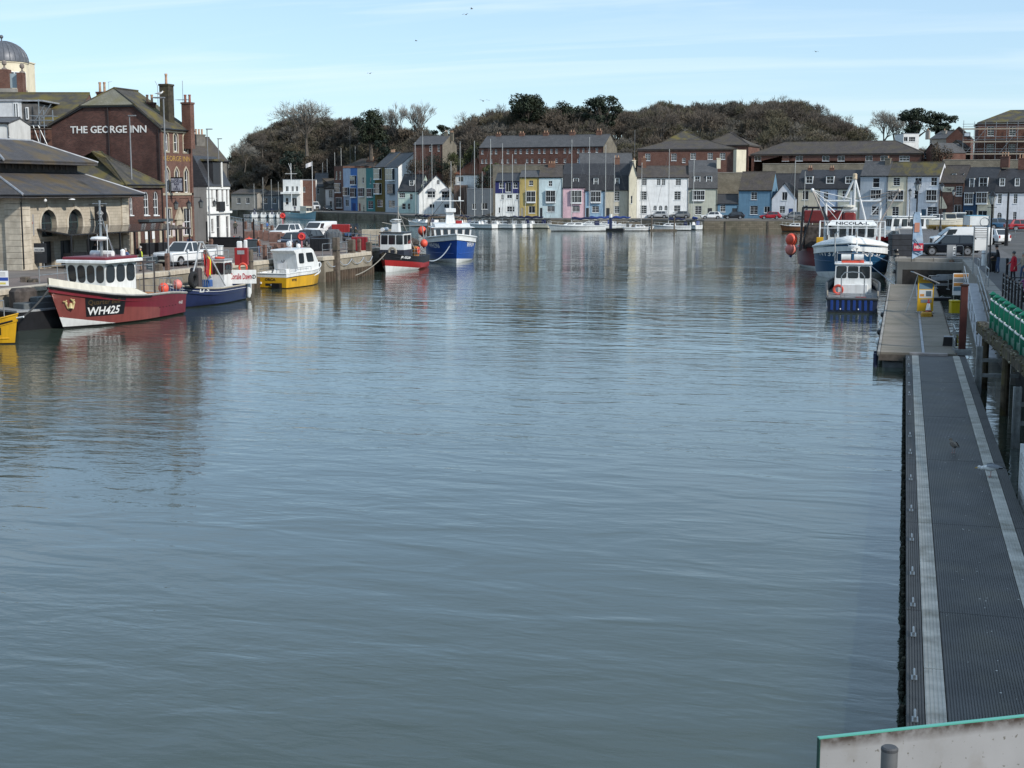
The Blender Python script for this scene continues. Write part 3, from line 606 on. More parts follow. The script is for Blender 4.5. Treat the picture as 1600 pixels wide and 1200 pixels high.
def house(name, label, A, B, z0, dep, ze, zr, wall, roofm, kind='gable', wins=(), chim=(), group=None, cat='house', ridge=.5, door=(), wm=None, side=None, dorm=(), ov=.18, ovx=.06, rev=.12):
 fr = A if isinstance(A, Frame) else Frame(A, B, z0)
 o = thing(name, label, cat, fr.A, fr.rz, group); Wd = fr.W
 holes = []; specs = []
 for w in wins:
  u0, u1, a, b = w[:4]; st = w[4] if len(w) > 4 else 'sash'
  if st in ('bay',): specs.append((st, None, w)); continue
  u0 = max(u0, .08); u1 = min(u1, Wd - .08); a = max(a, .05)
  P = arch(u0, u1, a, b) if st == 'arch' else (arch(u0, u1, a, b, pointed=True) if st == 'pointed' else rect(u0, u1, a, b))
  holes.append(P); specs.append((st, P, w))
 for d in door:
  P = rect(d[0], d[1], .03, d[2]); holes.append(P)
 if kind == 'front':
  uc = Wd / 2; outer = [(0, 0), (Wd, 0), (Wd, ze), (uc, zr), (0, ze)]
 elif kind == 'flat': outer = rect(0, Wd, 0, zr)
 else: outer = rect(0, Wd, 0, ze)
 mb = MB().holed(outer, holes, 0, rev)
 zt = zr if kind == 'flat' else ze
 if kind == 'gable':
  yr = dep * ridge
  for x, fl in ((0, 0), (Wd, 1)):
   P = [(x, 0, 0), (x, dep, 0), (x, dep, ze), (x, yr, zr), (x, 0, ze)]
   mb.add(P, [(0, 1, 2, 3, 4) if fl else (4, 3, 2, 1, 0)], 1 if side else 0)
 elif kind == 'mansard':
  for x, fl in ((0, 0), (Wd, 1)):
   P = [(x, 0, 0), (x, dep, 0), (x, dep, ze), (x, dep - .9, zr - (zr - ze) * .45), (x, dep / 2, zr), (x, .9, zr - (zr - ze) * .45), (x, 0, ze)]
   mb.add(P, [tuple(range(7)) if fl else tuple(range(6, -1, -1))], 1 if side else 0)
 else:
  for x, fl in ((0, 0), (Wd, 1)):
   P = [(x, 0, 0), (x, dep, 0), (x, dep, zt), (x, 0, zt)]; mb.add(P, [(0, 1, 2, 3) if fl else (3, 2, 1, 0)], 1 if side else 0)
 mb.add([(0, dep, 0), (Wd, dep, 0), (Wd, dep, zt), (0, dep, zt)], [(0, 3, 2, 1)])
 if kind == 'flat': mb.add([(0, 0, zr - .3), (Wd, 0, zr - .3), (Wd, dep, zr - .3), (0, dep, zr - .3)], [(0, 1, 2, 3)])
 mb.b('wall', [wall, side or wall], o)
 if kind == 'gable': rf = roof_gable(o, Wd, dep, ze, zr, roofm, ov, ovx, ridge=ridge)
 elif kind == 'front': rf = roof_front(o, Wd, dep, ze, zr, roofm)
 elif kind == 'hip': rf = roof_hip(o, Wd, dep, ze, zr, roofm)
 elif kind == 'mansard':
  zm = zr - (zr - ze) * .45; m2 = MB().slab([(-ovx, -.12, ze - .1), (Wd + ovx, -.12, ze - .1), (Wd + ovx, .85, zm + .1), (-ovx, .85, zm + .1)], .12)
  m2.slab([(-ovx, .85, zm + .1), (Wd + ovx, .85, zm + .1), (Wd + ovx, dep / 2, zr + .1), (-ovx, dep / 2, zr + .1)], .12)
  m2.slab([(-ovx, dep / 2, zr + .1), (Wd + ovx, dep / 2, zr + .1), (Wd + ovx, dep + .1, ze), (-ovx, dep + .1, ze)], .12); rf = m2.b('roof', roofm, o)
 else: rf = MB().box(-.06, Wd + .06, -.06, dep + .06, zr, zr + .12).b('roof', roofm, o)
 for st, P, w in specs:
  if st == 'bay': bay(o, *w[:4], dep=w[5] if len(w) > 5 else .45, cols=w[6] if len(w) > 6 else 2, wm=w[7] if len(w) > 7 else wm)
  else:
   c, r_ = {'sash': (2, 4), 'case': (2, 1), 'small': (2, 2), 'arch': (2, 3), 'pointed': (1, 2), 'tall': (1, 2), 'tri': (3, 2)}[st]
   window(o, P, rev, .06 if (w[1] - w[0]) > .7 else .045, c, r_, wm)
 for d in door:
  dm = d[3]
  dd = MB().box(d[0] + .003, d[1] - .003, rev - .04, rev, .03, d[2] - .003).box(d[0] + .12, d[1] - .12, rev - .055, rev - .04, .2, d[2] * .45).box(d[0] + .12, d[1] - .12, rev - .055, rev - .04, d[2] * .52, d[2] - .3).b('door', dm, o)
  MB().ball((d[1] - .14, rev - .08, 1.05), .035, 6).b('handle', CHROME, dd)
 for c in chim: chimney(o, *c[:4], **(c[4] if len(c) > 4 else {}))
 for d in dorm:     # dormers: u0,u1,z0,z1,y_front
  u0, u1, a, b, yf = d[:5]; dk = d[5] if len(d) > 5 else 1.6
  q = MB().holed(rect(u0, u1, a, b), [rect(u0 + .1, u1 - .1, a + .1, b - .08)], yf, .08)
  q.add([(u0, yf, a), (u0, yf + dk, a), (u0, yf + dk, b), (u0, yf, b)], [(0, 3, 2, 1)]).add([(u1, yf, a), (u1, yf + dk, a), (u1, yf + dk, b), (u1, yf, b)], [(0, 1, 2, 3)])
  q.box(u0 - .08, u1 + .08, yf - .08, yf + dk, b, b + .1, 1)
  dq = q.b('dormer', [d[6] if len(d) > 6 else WINW, roofm], o)
  wq = window(dq, rect(u0 + .1, u1 - .1, a + .1, b - .08), .08, .05, 2, 2, sill=False); wq.location.y = yf
 if kind in ('gable', 'mansard', 'hip'):
  MB().tb([(-.05, -.26, ze + .0), (Wd + .05, -.26, ze + .0)], .06, 6).tb([(Wd - .12, -.26, ze - .02), (Wd - .12, -.06, ze - .35), (Wd - .12, -.06, .1)], .04, 6).b('gutter', BLACK, o)
 return o, fr
def gpx(px, d): return DX(px, d, 0)
# ================================================================== LEFT QUAY BUILDINGS
KL = 1.09
def pt2(px, d): return DX(px, d * KL, ZL)
# ---- fish market (stone, two-tier slate roof)
A = pt2(35, 95); fdir = Vector((0, 1, 0)); B = A + fdir * 14.8
fm = Frame(A, B, ZL); fo = thing('fish_market', 'low cream stone fish market with arches and a two-tier slate roof', 'building', fm.A, fm.rz)
Wd, dep, ze = fm.W, 11.4, 5.4
ar = []
for cxp in (75, 117, 158):
 uu, _ = fm.px(cxp, 330); ar.append(arch(uu - 1.0, uu + 1.0, 2.35, 4.35, 12))
low = [rect(fm.px(64, 380)[0], fm.px(64, 380)[0] + 1.7, .05, 2.0), rect(5.0, 6.8, .05, 2.0), rect(8.6, 10.6, .05, 2.0)]
mb = MB().holed(rect(0, Wd, 0, ze), ar + low, 0, .45).box(0, .01, .01, dep, 0, ze).box(Wd - .01, Wd, .01, dep, 0, ze).box(0, Wd, dep - .01, dep, 0, ze)
mb.b('wall', ASHLAR, fo)
for P in ar:
 wq = window(fo, P, .42, .09, 2, 2, mat('teal_joinery', (.05, .075, .075), .5), sill=ASHBLK, name='arched_window')
 ring(MB(), shrink(P, -.2), .197, -.06, 0).b('surround', ASHBLK, wq)
 c = (P[0][0] + P[1][0]) / 2; MB().prism([(c - .12, 4.37), (c + .12, 4.37), (c + .2, 4.78), (c - .2, 4.78)], -.1, 0, 'y').b('keystone', ASHBLK, wq)
for P in low:
 q = MB().box(P[0][0] + .01, P[1][0] - .01, .3, .4, .05, 1.98).b('shop_opening', mat('shop_dark', (.03, .032, .035), .5), fo)
 MB().box((P[0][0] + P[1][0]) / 2 - .04, (P[0][0] + P[1][0]) / 2 + .04, .26, .3, .05, 1.98).b('mullion', BLACK, q)
qz = 0.
for k in range(12):                      # rusticated corner pier, each block its own stone
 h_ = .44
 MB().cb(-.16, 1.1, -.16, 1.2, k * h_ + .012, (k + 1) * h_ - .012, .03).b('stone', ASHBLK, fo)
 MB().cb(Wd - .9, Wd + .12, -.12, 1.0, k * h_ + .012, (k + 1) * h_ - .012, .03).b('stone', ASHBLK, fo)
MB().box(-.2, Wd + .2, -.2, dep, ze - .28, ze - .1).b('cornice', ASHBLK, fo)
MOSSR = brickmat('slate_lichen', (.075, .072, .075), (.10, .095, .098), (.045, .043, .042), .28, .19, .012, .4, stain=(.15, .10, .03), sscale=.5, samt=.5, rough=.75)
roof_hip(fo, Wd, dep, ze + .1, ze + 2.75, MOSSR, ov=1.1, hl=3.1, hr=3.1, caps=LEAD, name='roof')
MB().box(2.0, Wd - 2.0, 3.2, dep - 3.2, ze + 1.6, ze + 2.6).b('clerestory', mat('louvre_dark', (.06, .05, .045), .8, var=.3), fo)
for k in range(12): MB().box(2.3 + k * .8, 2.5 + k * .8, 3.12, 3.2, ze + 2.0, ze + 2.55).b('louvre_post', mat('brown_louvre', (.11, .085, .07), .8), fo)
roof_hip(fo, Wd - 3.0, dep - 4.6, ze + 2.62, ze + 4.3, MOSSR, ov=.45, hl=2.9, hr=2.9, x0=1.5, y0=2.3, caps=LEAD, name='upper_roof')
for k in range(24): MB().box(-.6 + k * .68, -.52 + k * .68, -.95, -.2, ze - .02, ze + .08).b('bracket', WINW, fo)
MB().tb([(-1.1, -1.16, ze + .04), (Wd + 1.1, -1.16, ze + .04)], .07, 8).tb([(-1.12, -1.1, ze + .02), (-.1, -.22, ze - .5), (-.1, -.22, .1)], .05, 8).b('gutter', BLACK, fo)
cu0 = fm.px(57, 356)[0]
cn = MB().slab([(cu0, -.02, 3.0), (Wd + 5.4, -.02, 3.0), (Wd + 5.4, -2.9, 2.6), (cu0, -2.9, 2.6)], .1).b('canopy', mat('smoked_canopy', (.03, .03, .032), .12, var=.1, spec=.8), fo)
for k in range(9):
 u = cu0 + .1 + k * (Wd + 5.2 - cu0) / 8; MB().box(u - .05, u + .05, -2.85, -2.75, 0, 2.52).b('canopy_post', BLACK, fo)
 MB().bar((u, -2.8, 2.5), (u, -.05, 2.9), .06, .1).b('canopy_beam', BLACK, fo)
for u0, u1, zt, mm in ((cu0 + 1.0, cu0 + 3.1, 1.15, BLACK), (cu0 + 3.6, cu0 + 5.6, 1.05, paint('slate_blue', (.05, .065, .075))), (cu0 + 6.4, cu0 + 8.6, 1.2, BLACK)):
 MB().cb(u0, u1, -2.4, -1.5, .0, zt, .03).b('counter', mm, fo)
ds = MB().box(9.1, 9.18, -1.5, -.5, 3.4, 4.55).b('hanging_sign', mat('sign_black', (.02, .022, .026), .4), fo)
MB().add([(9.09, -1.0, 3.65), (9.09, -.68, 4.0), (9.09, -1.0, 4.35), (9.09, -1.32, 4.0), (9.03, -1.0, 4.0)], [(0, 1, 4), (1, 2, 4), (2, 3, 4), (3, 0, 4)]).b('diamond_emblem', paint('pale_grey', (.4, .4, .4)), ds)
MB().tb([(9.14, 0, 4.65), (9.14, -1.5, 4.65)], .03).tb([(9.14, 0, 3.5), (9.14, -.5, 3.5)], .03).b('bracket', BLACK, ds)
MB().ball((1.9, -.9, ze - .35), .12, 10).tb([(1.9, -.9, ze - .3), (1.9, -.9, ze)], .05).b('security_camera', WINW, fo)
MB().lt([(.3, 0), (.26, .06), (.06, .12), (.05, .2)], (5.3, -.9, ze - .32), 12).b('lamp', WINW, fo)
# ---- low brick wing beside the inn
A = pt2(199, 117); B = DX(256, 123.5 * KL, ZL)
wg = Frame(A, B, ZL)
W1 = wg.pr(224, 233, 299, 336); W2 = wg.pr(239, 248, 299, 336); W3 = wg.pr(202, 208, 308, 336)
STL = mat('stone_trim', (.42, .37, .28), .85, var=.15, streak=.3)
wo, _ = house('inn_wing', 'low red brick wing with mossy hipped roof next to the tall inn', wg, None, ZL, 9, wg.px(250, 289)[1], wg.px(250, 289)[1] + 3.0, BRICK_DK, SLATE_MOSS, 'hip', [(*W1, 'arch'), (*W2, 'arch'), (*W3, 'arch')], cat='building')
MB().cb(-.02, .45, -.09, .4, 0, wg.px(250, 291)[1], .02).b('stone_pier', STL, wo)
u_ = wg.px(217, 340); MB().box(u_[0] - .2, wg.W - .1, -1.1, -.02, wg.px(217, 347)[1], wg.px(217, 343)[1]).b('awning_box', paint('slate_blue', (.05, .065, .075)), wo)
for k in range(5):
 uu = .9 + k * (wg.W - 1.5) / 4; MB().cb(uu - .22, uu + .22, -.06, -.004, .05, 2.6, .02).b('pilaster', STL, wo)
MB().box(.6, wg.W, -.05, -.004, 2.65, 2.95).b('fascia', BRICK_DK, wo)
for x in (271 - 45, 237): u_ = wg.px(x, 380)[0]; MB().box(u_, u_ + .5, -.08, -.062, 1.3, 2.0).b('menu_board', WINW, wo)
MB().cb(1.0, 2.6, -1.4, -.7, 0, 1.05, .03).cb(3.2, 5.2, -1.5, -.8, 0, 1.0, .03).b('planter', BLACK, wo)
# ---- THE GEORGE INN
C = pt2(257, 126); Wn = 11.8; LN = 5.9
gv = Vector((0, 1, 0)); A = C + Vector((-1, 0, 0)) * Wn
gi = thing('george_inn', 'tall dark brick inn with THE GEORGE INN lettered across its gable', 'inn', (A.x, A.y, ZL), 0)
gfr = Frame(A, C, ZL)
ze = gfr.px(257, 197)[1]; zh = gfr.px(180, 164.5)[1]; uh0 = gfr.px(129, 165)[0]; uh1 = gfr.px(211, 165)[0]; uap, zap = gfr.px(178, 138, 1.6)
out = [(0, 0), (Wn, 0), (Wn, ze), (uh1, zh), (uh0, zh), (0, gfr.px(92, 193)[1])]
gw_ = MB().holed(out, [], 0, .1)
gl = gi
FL = 6.1
fr2 = Frame(C, C + gv * LN, ZL)
gw_.add([(0, 0, 0), (0, FL, 0), (0, FL, ze), (0, 0, ze)], [(0, 3, 2, 1)]).add([(0, FL, 0), (Wn, FL, 0), (Wn, FL, ze), (0, FL, ze)], [(0, 3, 2, 1)])
gw_.b('gable_wall', BRICK_DK, gi)
wins = []
fac = MB(); holes = []; gws = []
for px_ in (265.5, 277.5, 292): u = fr2.px(px_, 250)[0]; gws.append(u)
gws = [1.0, 2.85, 4.75]
def zf(py, x=280): return fr2.px(x, py)[1]
for u in gws:
 holes.append(arch(u - .38, u + .38, zf(237), zf(209), 8)); holes.append(arch(u - .38, u + .38, zf(301), zf(262), 8, True))
holes += [rect(gws[2] - .75, gws[2] + .75, zf(368), zf(326)), rect(gws[0] - .5, gws[0] + .5, zf(368), zf(326))]
fac.holed(rect(0, LN, 0, ze), holes, 0, .14); fac.add([(LN, 0, 0), (LN, .6, 0), (LN, .6, ze), (LN, 0, ze)], [(0, 1, 2, 3)])
fe = fac.b('street_front', BRICK_RED, gi); fe.location = (Wn, 0, 0); fe.rotation_euler = (0, 0, math.pi / 2)
fac_root = fe
for i, P in enumerate(holes): window(fe, P, .14, .07, 1 if i < 6 else 2, 2, sill=STL, surround=STL, sw=.16)
MB().box(LN - .25, LN + .12, -.1, .3, 0, ze - .2).box(-.06, .2, -.08, .3, 0, ze - .2).b('corner_pier', BRICK_RED, fe)
MB().box(-.05, LN + .1, -.1, -.003, zf(305), zf(301.5)).box(-.05, LN + .1, -.2, -.003, ze - .5, ze - .2).b('string_course', STL, fe)
dr = MB().box(gws[1] - .55, gws[1] + .55, -.2, -.005, 0, 2.9).b('stone_porch', STL, fe)
MB().prism([(gws[1] - .75, 2.9), (gws[1] + .75, 2.9), (gws[1], 4.1)], -.3, -.006, 'y').b('pediment', STL, fe)
MB().box(gws[1] - .36, gws[1] + .36, -.23, -.202, .05, 2.4).b('door', mat('door_dark', (.05, .03, .025), .4), fe)
text('GEORGE INN', .72, mat('gold_lettering', (.38, .24, .06), .5, var=.1), fe, (LN / 2 + .1, -.015, zf(252)), width=LN * .9, extrude=.01)
text('THE GEORGE INN', .95, mat('white_lettering', (.78, .76, .72), .6, var=.06), gi, ((gfr.px(111, 207)[0] + gfr.px(229.5, 207)[0]) / 2, -.03, gfr.px(170, 207.5)[1]), width=gfr.px(229.5, 207)[0] - gfr.px(111, 207)[0], extrude=.02, bold=.012)
GM = SLATE_MOSS; ov = .35; e0 = gfr.px(92, 193)[1]
s_l = (zap - e0) / uap
rfm = MB()
rfm.slab([(Wn + ov, -.3, ze - ov * (zap - ze) / (Wn - uap)), (Wn + ov, FL, ze - ov * (zap - ze) / (Wn - uap)), (uap, FL, zap), (uap, 1.6, zap), (uh1 + .15, -.3, zh + .05)], .16)
rfm.slab([(-ov, -.3, e0 - ov * s_l), (uh0 - .15, -.3, zh + .05), (uap, 1.6, zap), (uap, FL, zap), (-ov, FL, e0 - ov * s_l)], .16)
rg = rfm.b('roof', GM, gi)
MB().slab([(uh0 - .15, -.32, zh + .03), (uh1 + .15, -.32, zh + .03), (uap, 1.6, zap + .02)], .14).b('half_hip', brickmat('pale_slates', (.2, .195, .16), (.26, .25, .2), (.13, .12, .1), .3, .2, .014, .4, stain=(.16, .14, .05), samt=.5), rg)
MB().tb([(uh0 - .15, -.32, zh + .06), (uap, 1.6, zap + .05), (uh1 + .15, -.32, zh + .06)], .08).tb([(uap, 1.6, zap + .05), (uap, FL, zap + .05)], .1).b('ridge_tiles', GM, rg)
MB().bar((-.1, -.12, e0 - .12), (uh0, -.12, zh - .1), .16, .26).bar((uh0, -.12, zh - .08), (uh1, -.12, zh - .08), .16, .2).bar((uh1, -.12, zh - .1), (Wn + .1, -.12, ze - .12), .16, .26).b('bargeboard', BLACK, gi)
MB().tb([(gfr.px(170, 200)[0], -.08, zh - .1), (gfr.px(171, 200)[0], -.08, .2)], .07, 8).tb([(Wn - .12, -.1, ze - .3), (Wn - .12, -.1, .2)], .06, 8).b('drainpipe', mat('dark_drainpipe', (.03, .02, .02), .5), gi)
MB().tb([(Wn + ov + .05, -.3, ze - .25), (Wn + ov + .05, FL, ze - .25)], .08, 8).b('gutter', BLACK, gi)
chimney(gi, gfr.px(260, 140, 3.2)[0], 3.2, ze - .2, gfr.px(260, 131.5, 3.2)[1], .95, 1.1, 1, mat('sooty_chimney', (.05, .042, .03), .9, var=.4, stain=(.08, .07, .025)), POT, 1.0)
chimney(gi, gfr.px(293, 160, 5.1)[0], 5.1, ze - 2, gfr.px(293, 160, 5.1)[1], .95, .8, 2, BRICK_RED, mat('red_pot', (.25, .09, .06), .7), .75)
chimney(gi, gfr.px(160, 145, 4)[0], 4, ze, gfr.px(160, 143.5, 4)[1], 1.0, .6, 2, BRICK_DK, POT, .95)
chimney(gi, gfr.px(234, 165, 4.4)[0], 4.4, ze, gfr.px(234, 160, 4.4)[1], 1.0, .6, 2, BRICK_DK, POT, .75)
an = MB(); q = gfr.px(286, 160, 4.9); an.tb([(q[0], 4.9, q[1] - .5), (q[0], 4.9, q[1] + 2.1)], .03)
for k in (-.35, .0, .3): an.tb([(q[0] - .7, 4.9 + k, q[1] + .25), (q[0] + .7, 4.9 + k, q[1] + .25)], .015)
q = gfr.px(246, 132, 4.6); an.tb([(q[0], 4.6, q[1] - 2.2), (q[0], 4.6, q[1] - .1), (q[0] - .25, 4.6, q[1] + .35)], .03)
q = gfr.px(170, 138, 4.6); an.tb([(q[0], 4.6, q[1] - .6), (q[0], 4.6, q[1] + .65)], .02).tb([(q[0] - .1, 4.6, q[1] + .6), (q[0] + .35, 4.6, q[1] + .65)], .015)
an.b('aerial', STEEL, gi)
sg = MB().box(1.15, 1.25, -1.55, -.25, zf(300, 277), zf(277, 277)).b('hanging_sign', BLACK, fe)
MB().box(1.135, 1.148, -1.47, -.33, zf(298, 277), zf(279, 277)).b('sign_face', paint('sign_grey', (.42, .42, .47)), sg)
yy0 = -.9
for i, s_ in enumerate(('THE', 'GEORGE', 'BAR', '&', 'GRILL')):
 text(s_, .3 if i != 1 else .33, plain('sign_ink', (.03, .03, .06)), sg, (1.132, yy0, zf(298, 277) + 1.0 - i * .235), (math.pi / 2, 0, -math.pi / 2), extrude=.002, bold=.006)
def lantern(par, x, y, z, s=1.):
 l = MB().tb([(x, 0, z + .75 * s), (x, y, z + .75 * s), (x, y, z + .55 * s)], .025 * s).lt([(.28 * s, .28 * s), (.1 * s, .45 * s), (.03 * s, .58 * s)], (x, y, z), 6).lt([(.16 * s, -.32 * s), (.17 * s, -.28 * s)], (x, y, z), 6).b('wall_lantern', BLACK, par)
 MB().lt([(.15 * s, -.28 * s), (.25 * s, .28 * s)], (x, y, z), 6).b('lantern_glass', plain('lantern_glass', (.12, .13, .13), .1), l)
lantern(fe, gws[1] + .4, -1.0, zf(322)); lantern(fe, gws[0] - .3, -1.0, zf(322)); lantern(fe, LN + .05, -.9, zf(320, 303))
for u in (gws[0] + .85, gws[1] + .95): MB().box(u - .25, u + .25, -.06, -.004, 1.3, 2.6).b('menu_board', paint('pinkish_white', (.55, .47, .47)), fe)
MB().box(.3, LN - .2, -1.9, -1.4, .55, .62).box(.4, .46, -1.8, -1.5, 0, .55).box(LN - .4, LN - .34, -1.8, -1.5, 0, .55).b('bench', TIMBER, fe)
# ---- slate-roofed house behind with the white dormer box, and its scaffold
A = DX(-60, 140 * KL, ZL); B = DX(116, 140 * KL, ZL)
bfr = Frame(A, B, ZL); zb = lambda y, x=50: bfr.px(x, y)[1]
bo, _ = house('slate_house', 'house with long moss-streaked slate roof behind the fish market', bfr, None, ZL, 11, zb(196), zb(139), BRICK_RED, SLATE_MOSS, 'gable', ridge=.7, cat='house', ov=.3)
u0, z1 = bfr.px(0, 156); u1 = bfr.px(36, 156)[0]; z0_ = zb(196)
dd = MB().box(u0 - 4, u1, -.6, 5, z0_, zb(156)).b('dormer_box', mat('white_cladding', (.55, .56, .57), .6, var=.08, streak=.3), bo)
dk_ = MB().box(u1 + .005, bfr.px(62, 170)[0], -.5, 5, z0_, zb(162)).b('dark_cladding', mat('grey_slate_hang', (.1, .095, .09), .8, var=.3), bo)
MB().box(u0 - 4.1, bfr.px(70, 160)[0], -.75, 5, zb(159), zb(156.5)).b('dormer_roof', LEAD, bo)
for a, b, c, d in ((24, 33, 161, 196), (43, 48, 168, 187)):
 w_ = bfr.pr(a, b, c, d); o_ = MB().box(w_[0], w_[1], -.66, -.602 if a < 30 else -.505, w_[2], w_[3]).b('window', WINW, bo)
 uw = (w_[1] - w_[0]) / (2 if a < 30 else 1)
 for k in range(2 if a < 30 else 1): MB().box(w_[0] + .07 + k * uw, w_[0] + uw * (k + 1) - .07, -.67, -.661, w_[2] + .1, w_[3] - .1).b('pane', GLASS, o_)
lw = Frame(DX(-40, 128 * KL, ZL), DX(24, 128 * KL, ZL), ZL)
house('white_annexe', 'small white rendered annexe above the fish market roof at the left edge', lw, None, ZL, 6, lw.px(20, 192)[1], lw.px(20, 183)[1], render_('white', (.62, .62, .6)), SLATE, 'gable', [(*lw.pr(14, 20, 205, 213), 'small')], cat='building')
sc = thing('scaffold', 'tube scaffold between the slate-roofed house and the inn gable', 'scaffold', (bfr.A.x, bfr.A.y, ZL), bfr.rz)
for x in (60, 68, 82):
 for off in (-2.6, -1.2):
  u, zt = bfr.px(x, 155 if x == 60 else 172, off); MB().tb([(u, off, 0), (u, off, zt)], .05, 6).b('upright', STEEL, sc)
for y in (181, 188, 196):
 u0, z_ = bfr.px(46, y, -2.6); u1, _ = bfr.px(84, y, -2.6)
 for off in (-2.6, -1.2): MB().tb([(u0, off, z_), (u1, off, z_)], .05, 6).b('ledger', STEEL, sc)
for a, b in (((60, 196), (74, 226)), ((52, 196), (62, 224)), ((56, 188), (70, 165)), ((62, 190), (80, 163))):
 (u0, z0_), (u1, z1_) = bfr.px(*a, -2.6), bfr.px(*b, -2.6); MB().tb([(u0, -2.66, z0_), (u1, -2.66, z1_)], .05, 6).b('brace', STEEL, sc)
u0, z_ = bfr.px(46, 197, -2.6); u1, _ = bfr.px(86, 197, -2.6); MB().box(u0, u1, -2.8, -1.0, z_ - .3, z_ - .22).b('platform', TIMBER, sc)
# ---- domed tower
q = DX(17, 180, ZL); r_ = 37 / FPX * 180; zt = lambda y: ZAT(y, 180) - ZL
dm = thing('domed_tower', 'cream round tower with ribbed grey lead dome and ball finial', 'tower', (q.x, q.y, ZL))
CREAM = render_('cream', (.68, .61, .46), .15)
MB().lt([(r_, 0), (r_, zt(100)), (r_ * 1.03, zt(100)), (r_ * 1.03, zt(98))], n=40).b('drum', CREAM, dm, True)
pr_ = [(r_ * 1.06, zt(98)), (r_ * 1.06, zt(97))] + [(r_ * 1.03 * math.cos(a), zt(97) + (zt(64) - zt(97)) * math.sin(a)) for a in [i * math.pi / 2 / 12 for i in range(12)]] + [(.12, zt(64))]
MB().lt(pr_, n=40).b('dome', mat('lead_dome', (.115, .12, .135), .45, .2, var=.15), dm, True)
for k in range(28):
 a = 2 * math.pi * k / 28; MB().tb([((r_ * 1.035 * math.cos(b)) * math.cos(a), (r_ * 1.035 * math.cos(b)) * math.sin(a), zt(97) + (zt(64) - zt(97)) * math.sin(b)) for b in [i * math.pi / 2 / 8 for i in range(8)]], .05, 4).b('dome_rib', mat('lead_dome', (.115, .12, .135)), dm)
MB().tb([(0, 0, zt(64.5)), (0, 0, zt(60))], .1).ball((0, 0, zt(57.5)), .24, 12).b('finial', mat('lead_dome', (.115, .12, .135)), dm, True)
for px_ in (39, 46.5, 52):
 xx = (px_ - 17) / FPX * 180; yy = -math.sqrt(max(.01, (r_ * 1.0) ** 2 - xx * xx)); a = YAW
 f_ = Vector((xx * math.cos(a) - yy * math.sin(a), xx * math.sin(a) + yy * math.cos(a), 0)); aa = math.atan2(f_.y, f_.x)
 wq = MB().box(-.04, .05, -.42, .42, zt(137), zt(114)).b('window', WINW, dm); wq.location = f_; wq.rotation_euler = (0, 0, aa)
 for s_ in (-.37, .03):
  for z0_, z1_ in ((136, 127), (126, 115)): MB().box(.051, .06, s_, s_ + .33, zt(z0_), zt(z1_)).b('pane', GLASS, wq)
w_ = Frame(DX(-90, 178, ZL), DX(54, 178, ZL), ZL)
sb = thing('cream_block', 'cream rendered block below the dome with brick balcony piers', 'building', w_.A, w_.rz)
MB().box(0, w_.W - 2.0, 0, 9, 0, zt(93)).b('wall', CREAM, sb); MB().box(-.1, w_.W - 1.9, -.15, 9.1, zt(93), zt(91)).b('parapet', CREAM, sb)
for a, b, yt in ((-4, 16, 114), (29, 38, 119)):
 u0, _ = w_.px(a, 130, -3); u1, _ = w_.px(b, 130, -3); pm = MB().box(u0, u1, -3.6, -2.4, zt(150), zt(yt)).b('brick_pier', BRICK_RED, sb)
 c_ = ((u0 + u1) / 2 + .15, -3, zt(yt)); MB().lt([(.35, 0), (.3, .15), (.12, .25), (.1, .5), (.26, .6), (.3, .85), (.2, 1.05), (.02, 1.15)], c_, 12).b('ball_finial', mat('finial_stone', (.2, .17, .15), .9, var=.2), pm, True)
u0, _ = w_.px(16, 130, -3); u1, _ = w_.px(30, 130, -3); MB().box(u0, u1, -3.03, -3, zt(142), zt(120)).b('balcony_glass', plain('balcony_glass', (.3, .38, .42), .08), sb)
MB().box(-1, w_.W, -4, 0, zt(150) - 1, zt(142) - .1).b('balcony_slab', CONC, sb)
# ---- white building with black mansard, and the grey house behind it
A = DX(306, 152 * KL, ZL); C = DX(325, 150.5 * KL, ZL); B = DX(360, 157 * KL, ZL)
ms = Frame(C, B, ZL); z_ = lambda y, x=340: ms.px(x, y)[1]
WHT = render_('bright_white', (.74, .74, .71), .2)
mo = thing('white_mansard_house', 'white quayside house with black slate mansard roof and tall dormer', 'house', ms.A, ms.rz)
dp = 7.0; zee = z_(291)
hs = [rect(*ms.pr(330, 333, 294, 321)), rect(*ms.pr(337, 342, 294, 325)), rect(*ms.pr(346, 349.5, 294, 320)), rect(*ms.pr(353, 356.5, 294, 320)), rect(*ms.pr(330, 334, 342, 362)), rect(*ms.pr(338, 345, 337, 374)), rect(*ms.pr(353, 358, 338, 374))]
hs = [[(max(.1, p[0]), max(.05, p[1])) for p in P] for P in hs]
fw = MB().holed(rect(0, ms.W, 0, zee), hs, 0, .15)
fw.add([(ms.W, 0, 0), (ms.W, dp, 0), (ms.W, dp, zee), (ms.W, 0, zee)], [(0, 1, 2, 3)]).b('wall', WHT, mo)
for P in hs: window(mo, P, .15, .06, 1, 2, mat('grey_sash', (.34, .33, .33), .5))
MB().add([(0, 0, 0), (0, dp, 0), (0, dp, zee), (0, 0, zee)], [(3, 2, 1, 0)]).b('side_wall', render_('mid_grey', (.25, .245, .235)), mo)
r2 = MB().slab([(-.1, -.25, zee), (ms.W + .1, -.25, zee), (ms.W, 1.5, z_(244)), (0, 1.5, z_(244))], .15)
r2.slab([(-.1, -.25, zee), (0, 1.5, z_(244)), (0, dp - 1, z_(244)), (-.1, dp, zee)], .15).slab([(ms.W + .1, -.25, zee), (ms.W + .1, dp, zee), (ms.W, dp - 1, z_(244)), (ms.W, 1.5, z_(244))], .15).slab([(0, 1.5, z_(244)), (ms.W, 1.5, z_(244)), (ms.W, dp - 1, z_(244)), (0, dp - 1, z_(244))], .1)
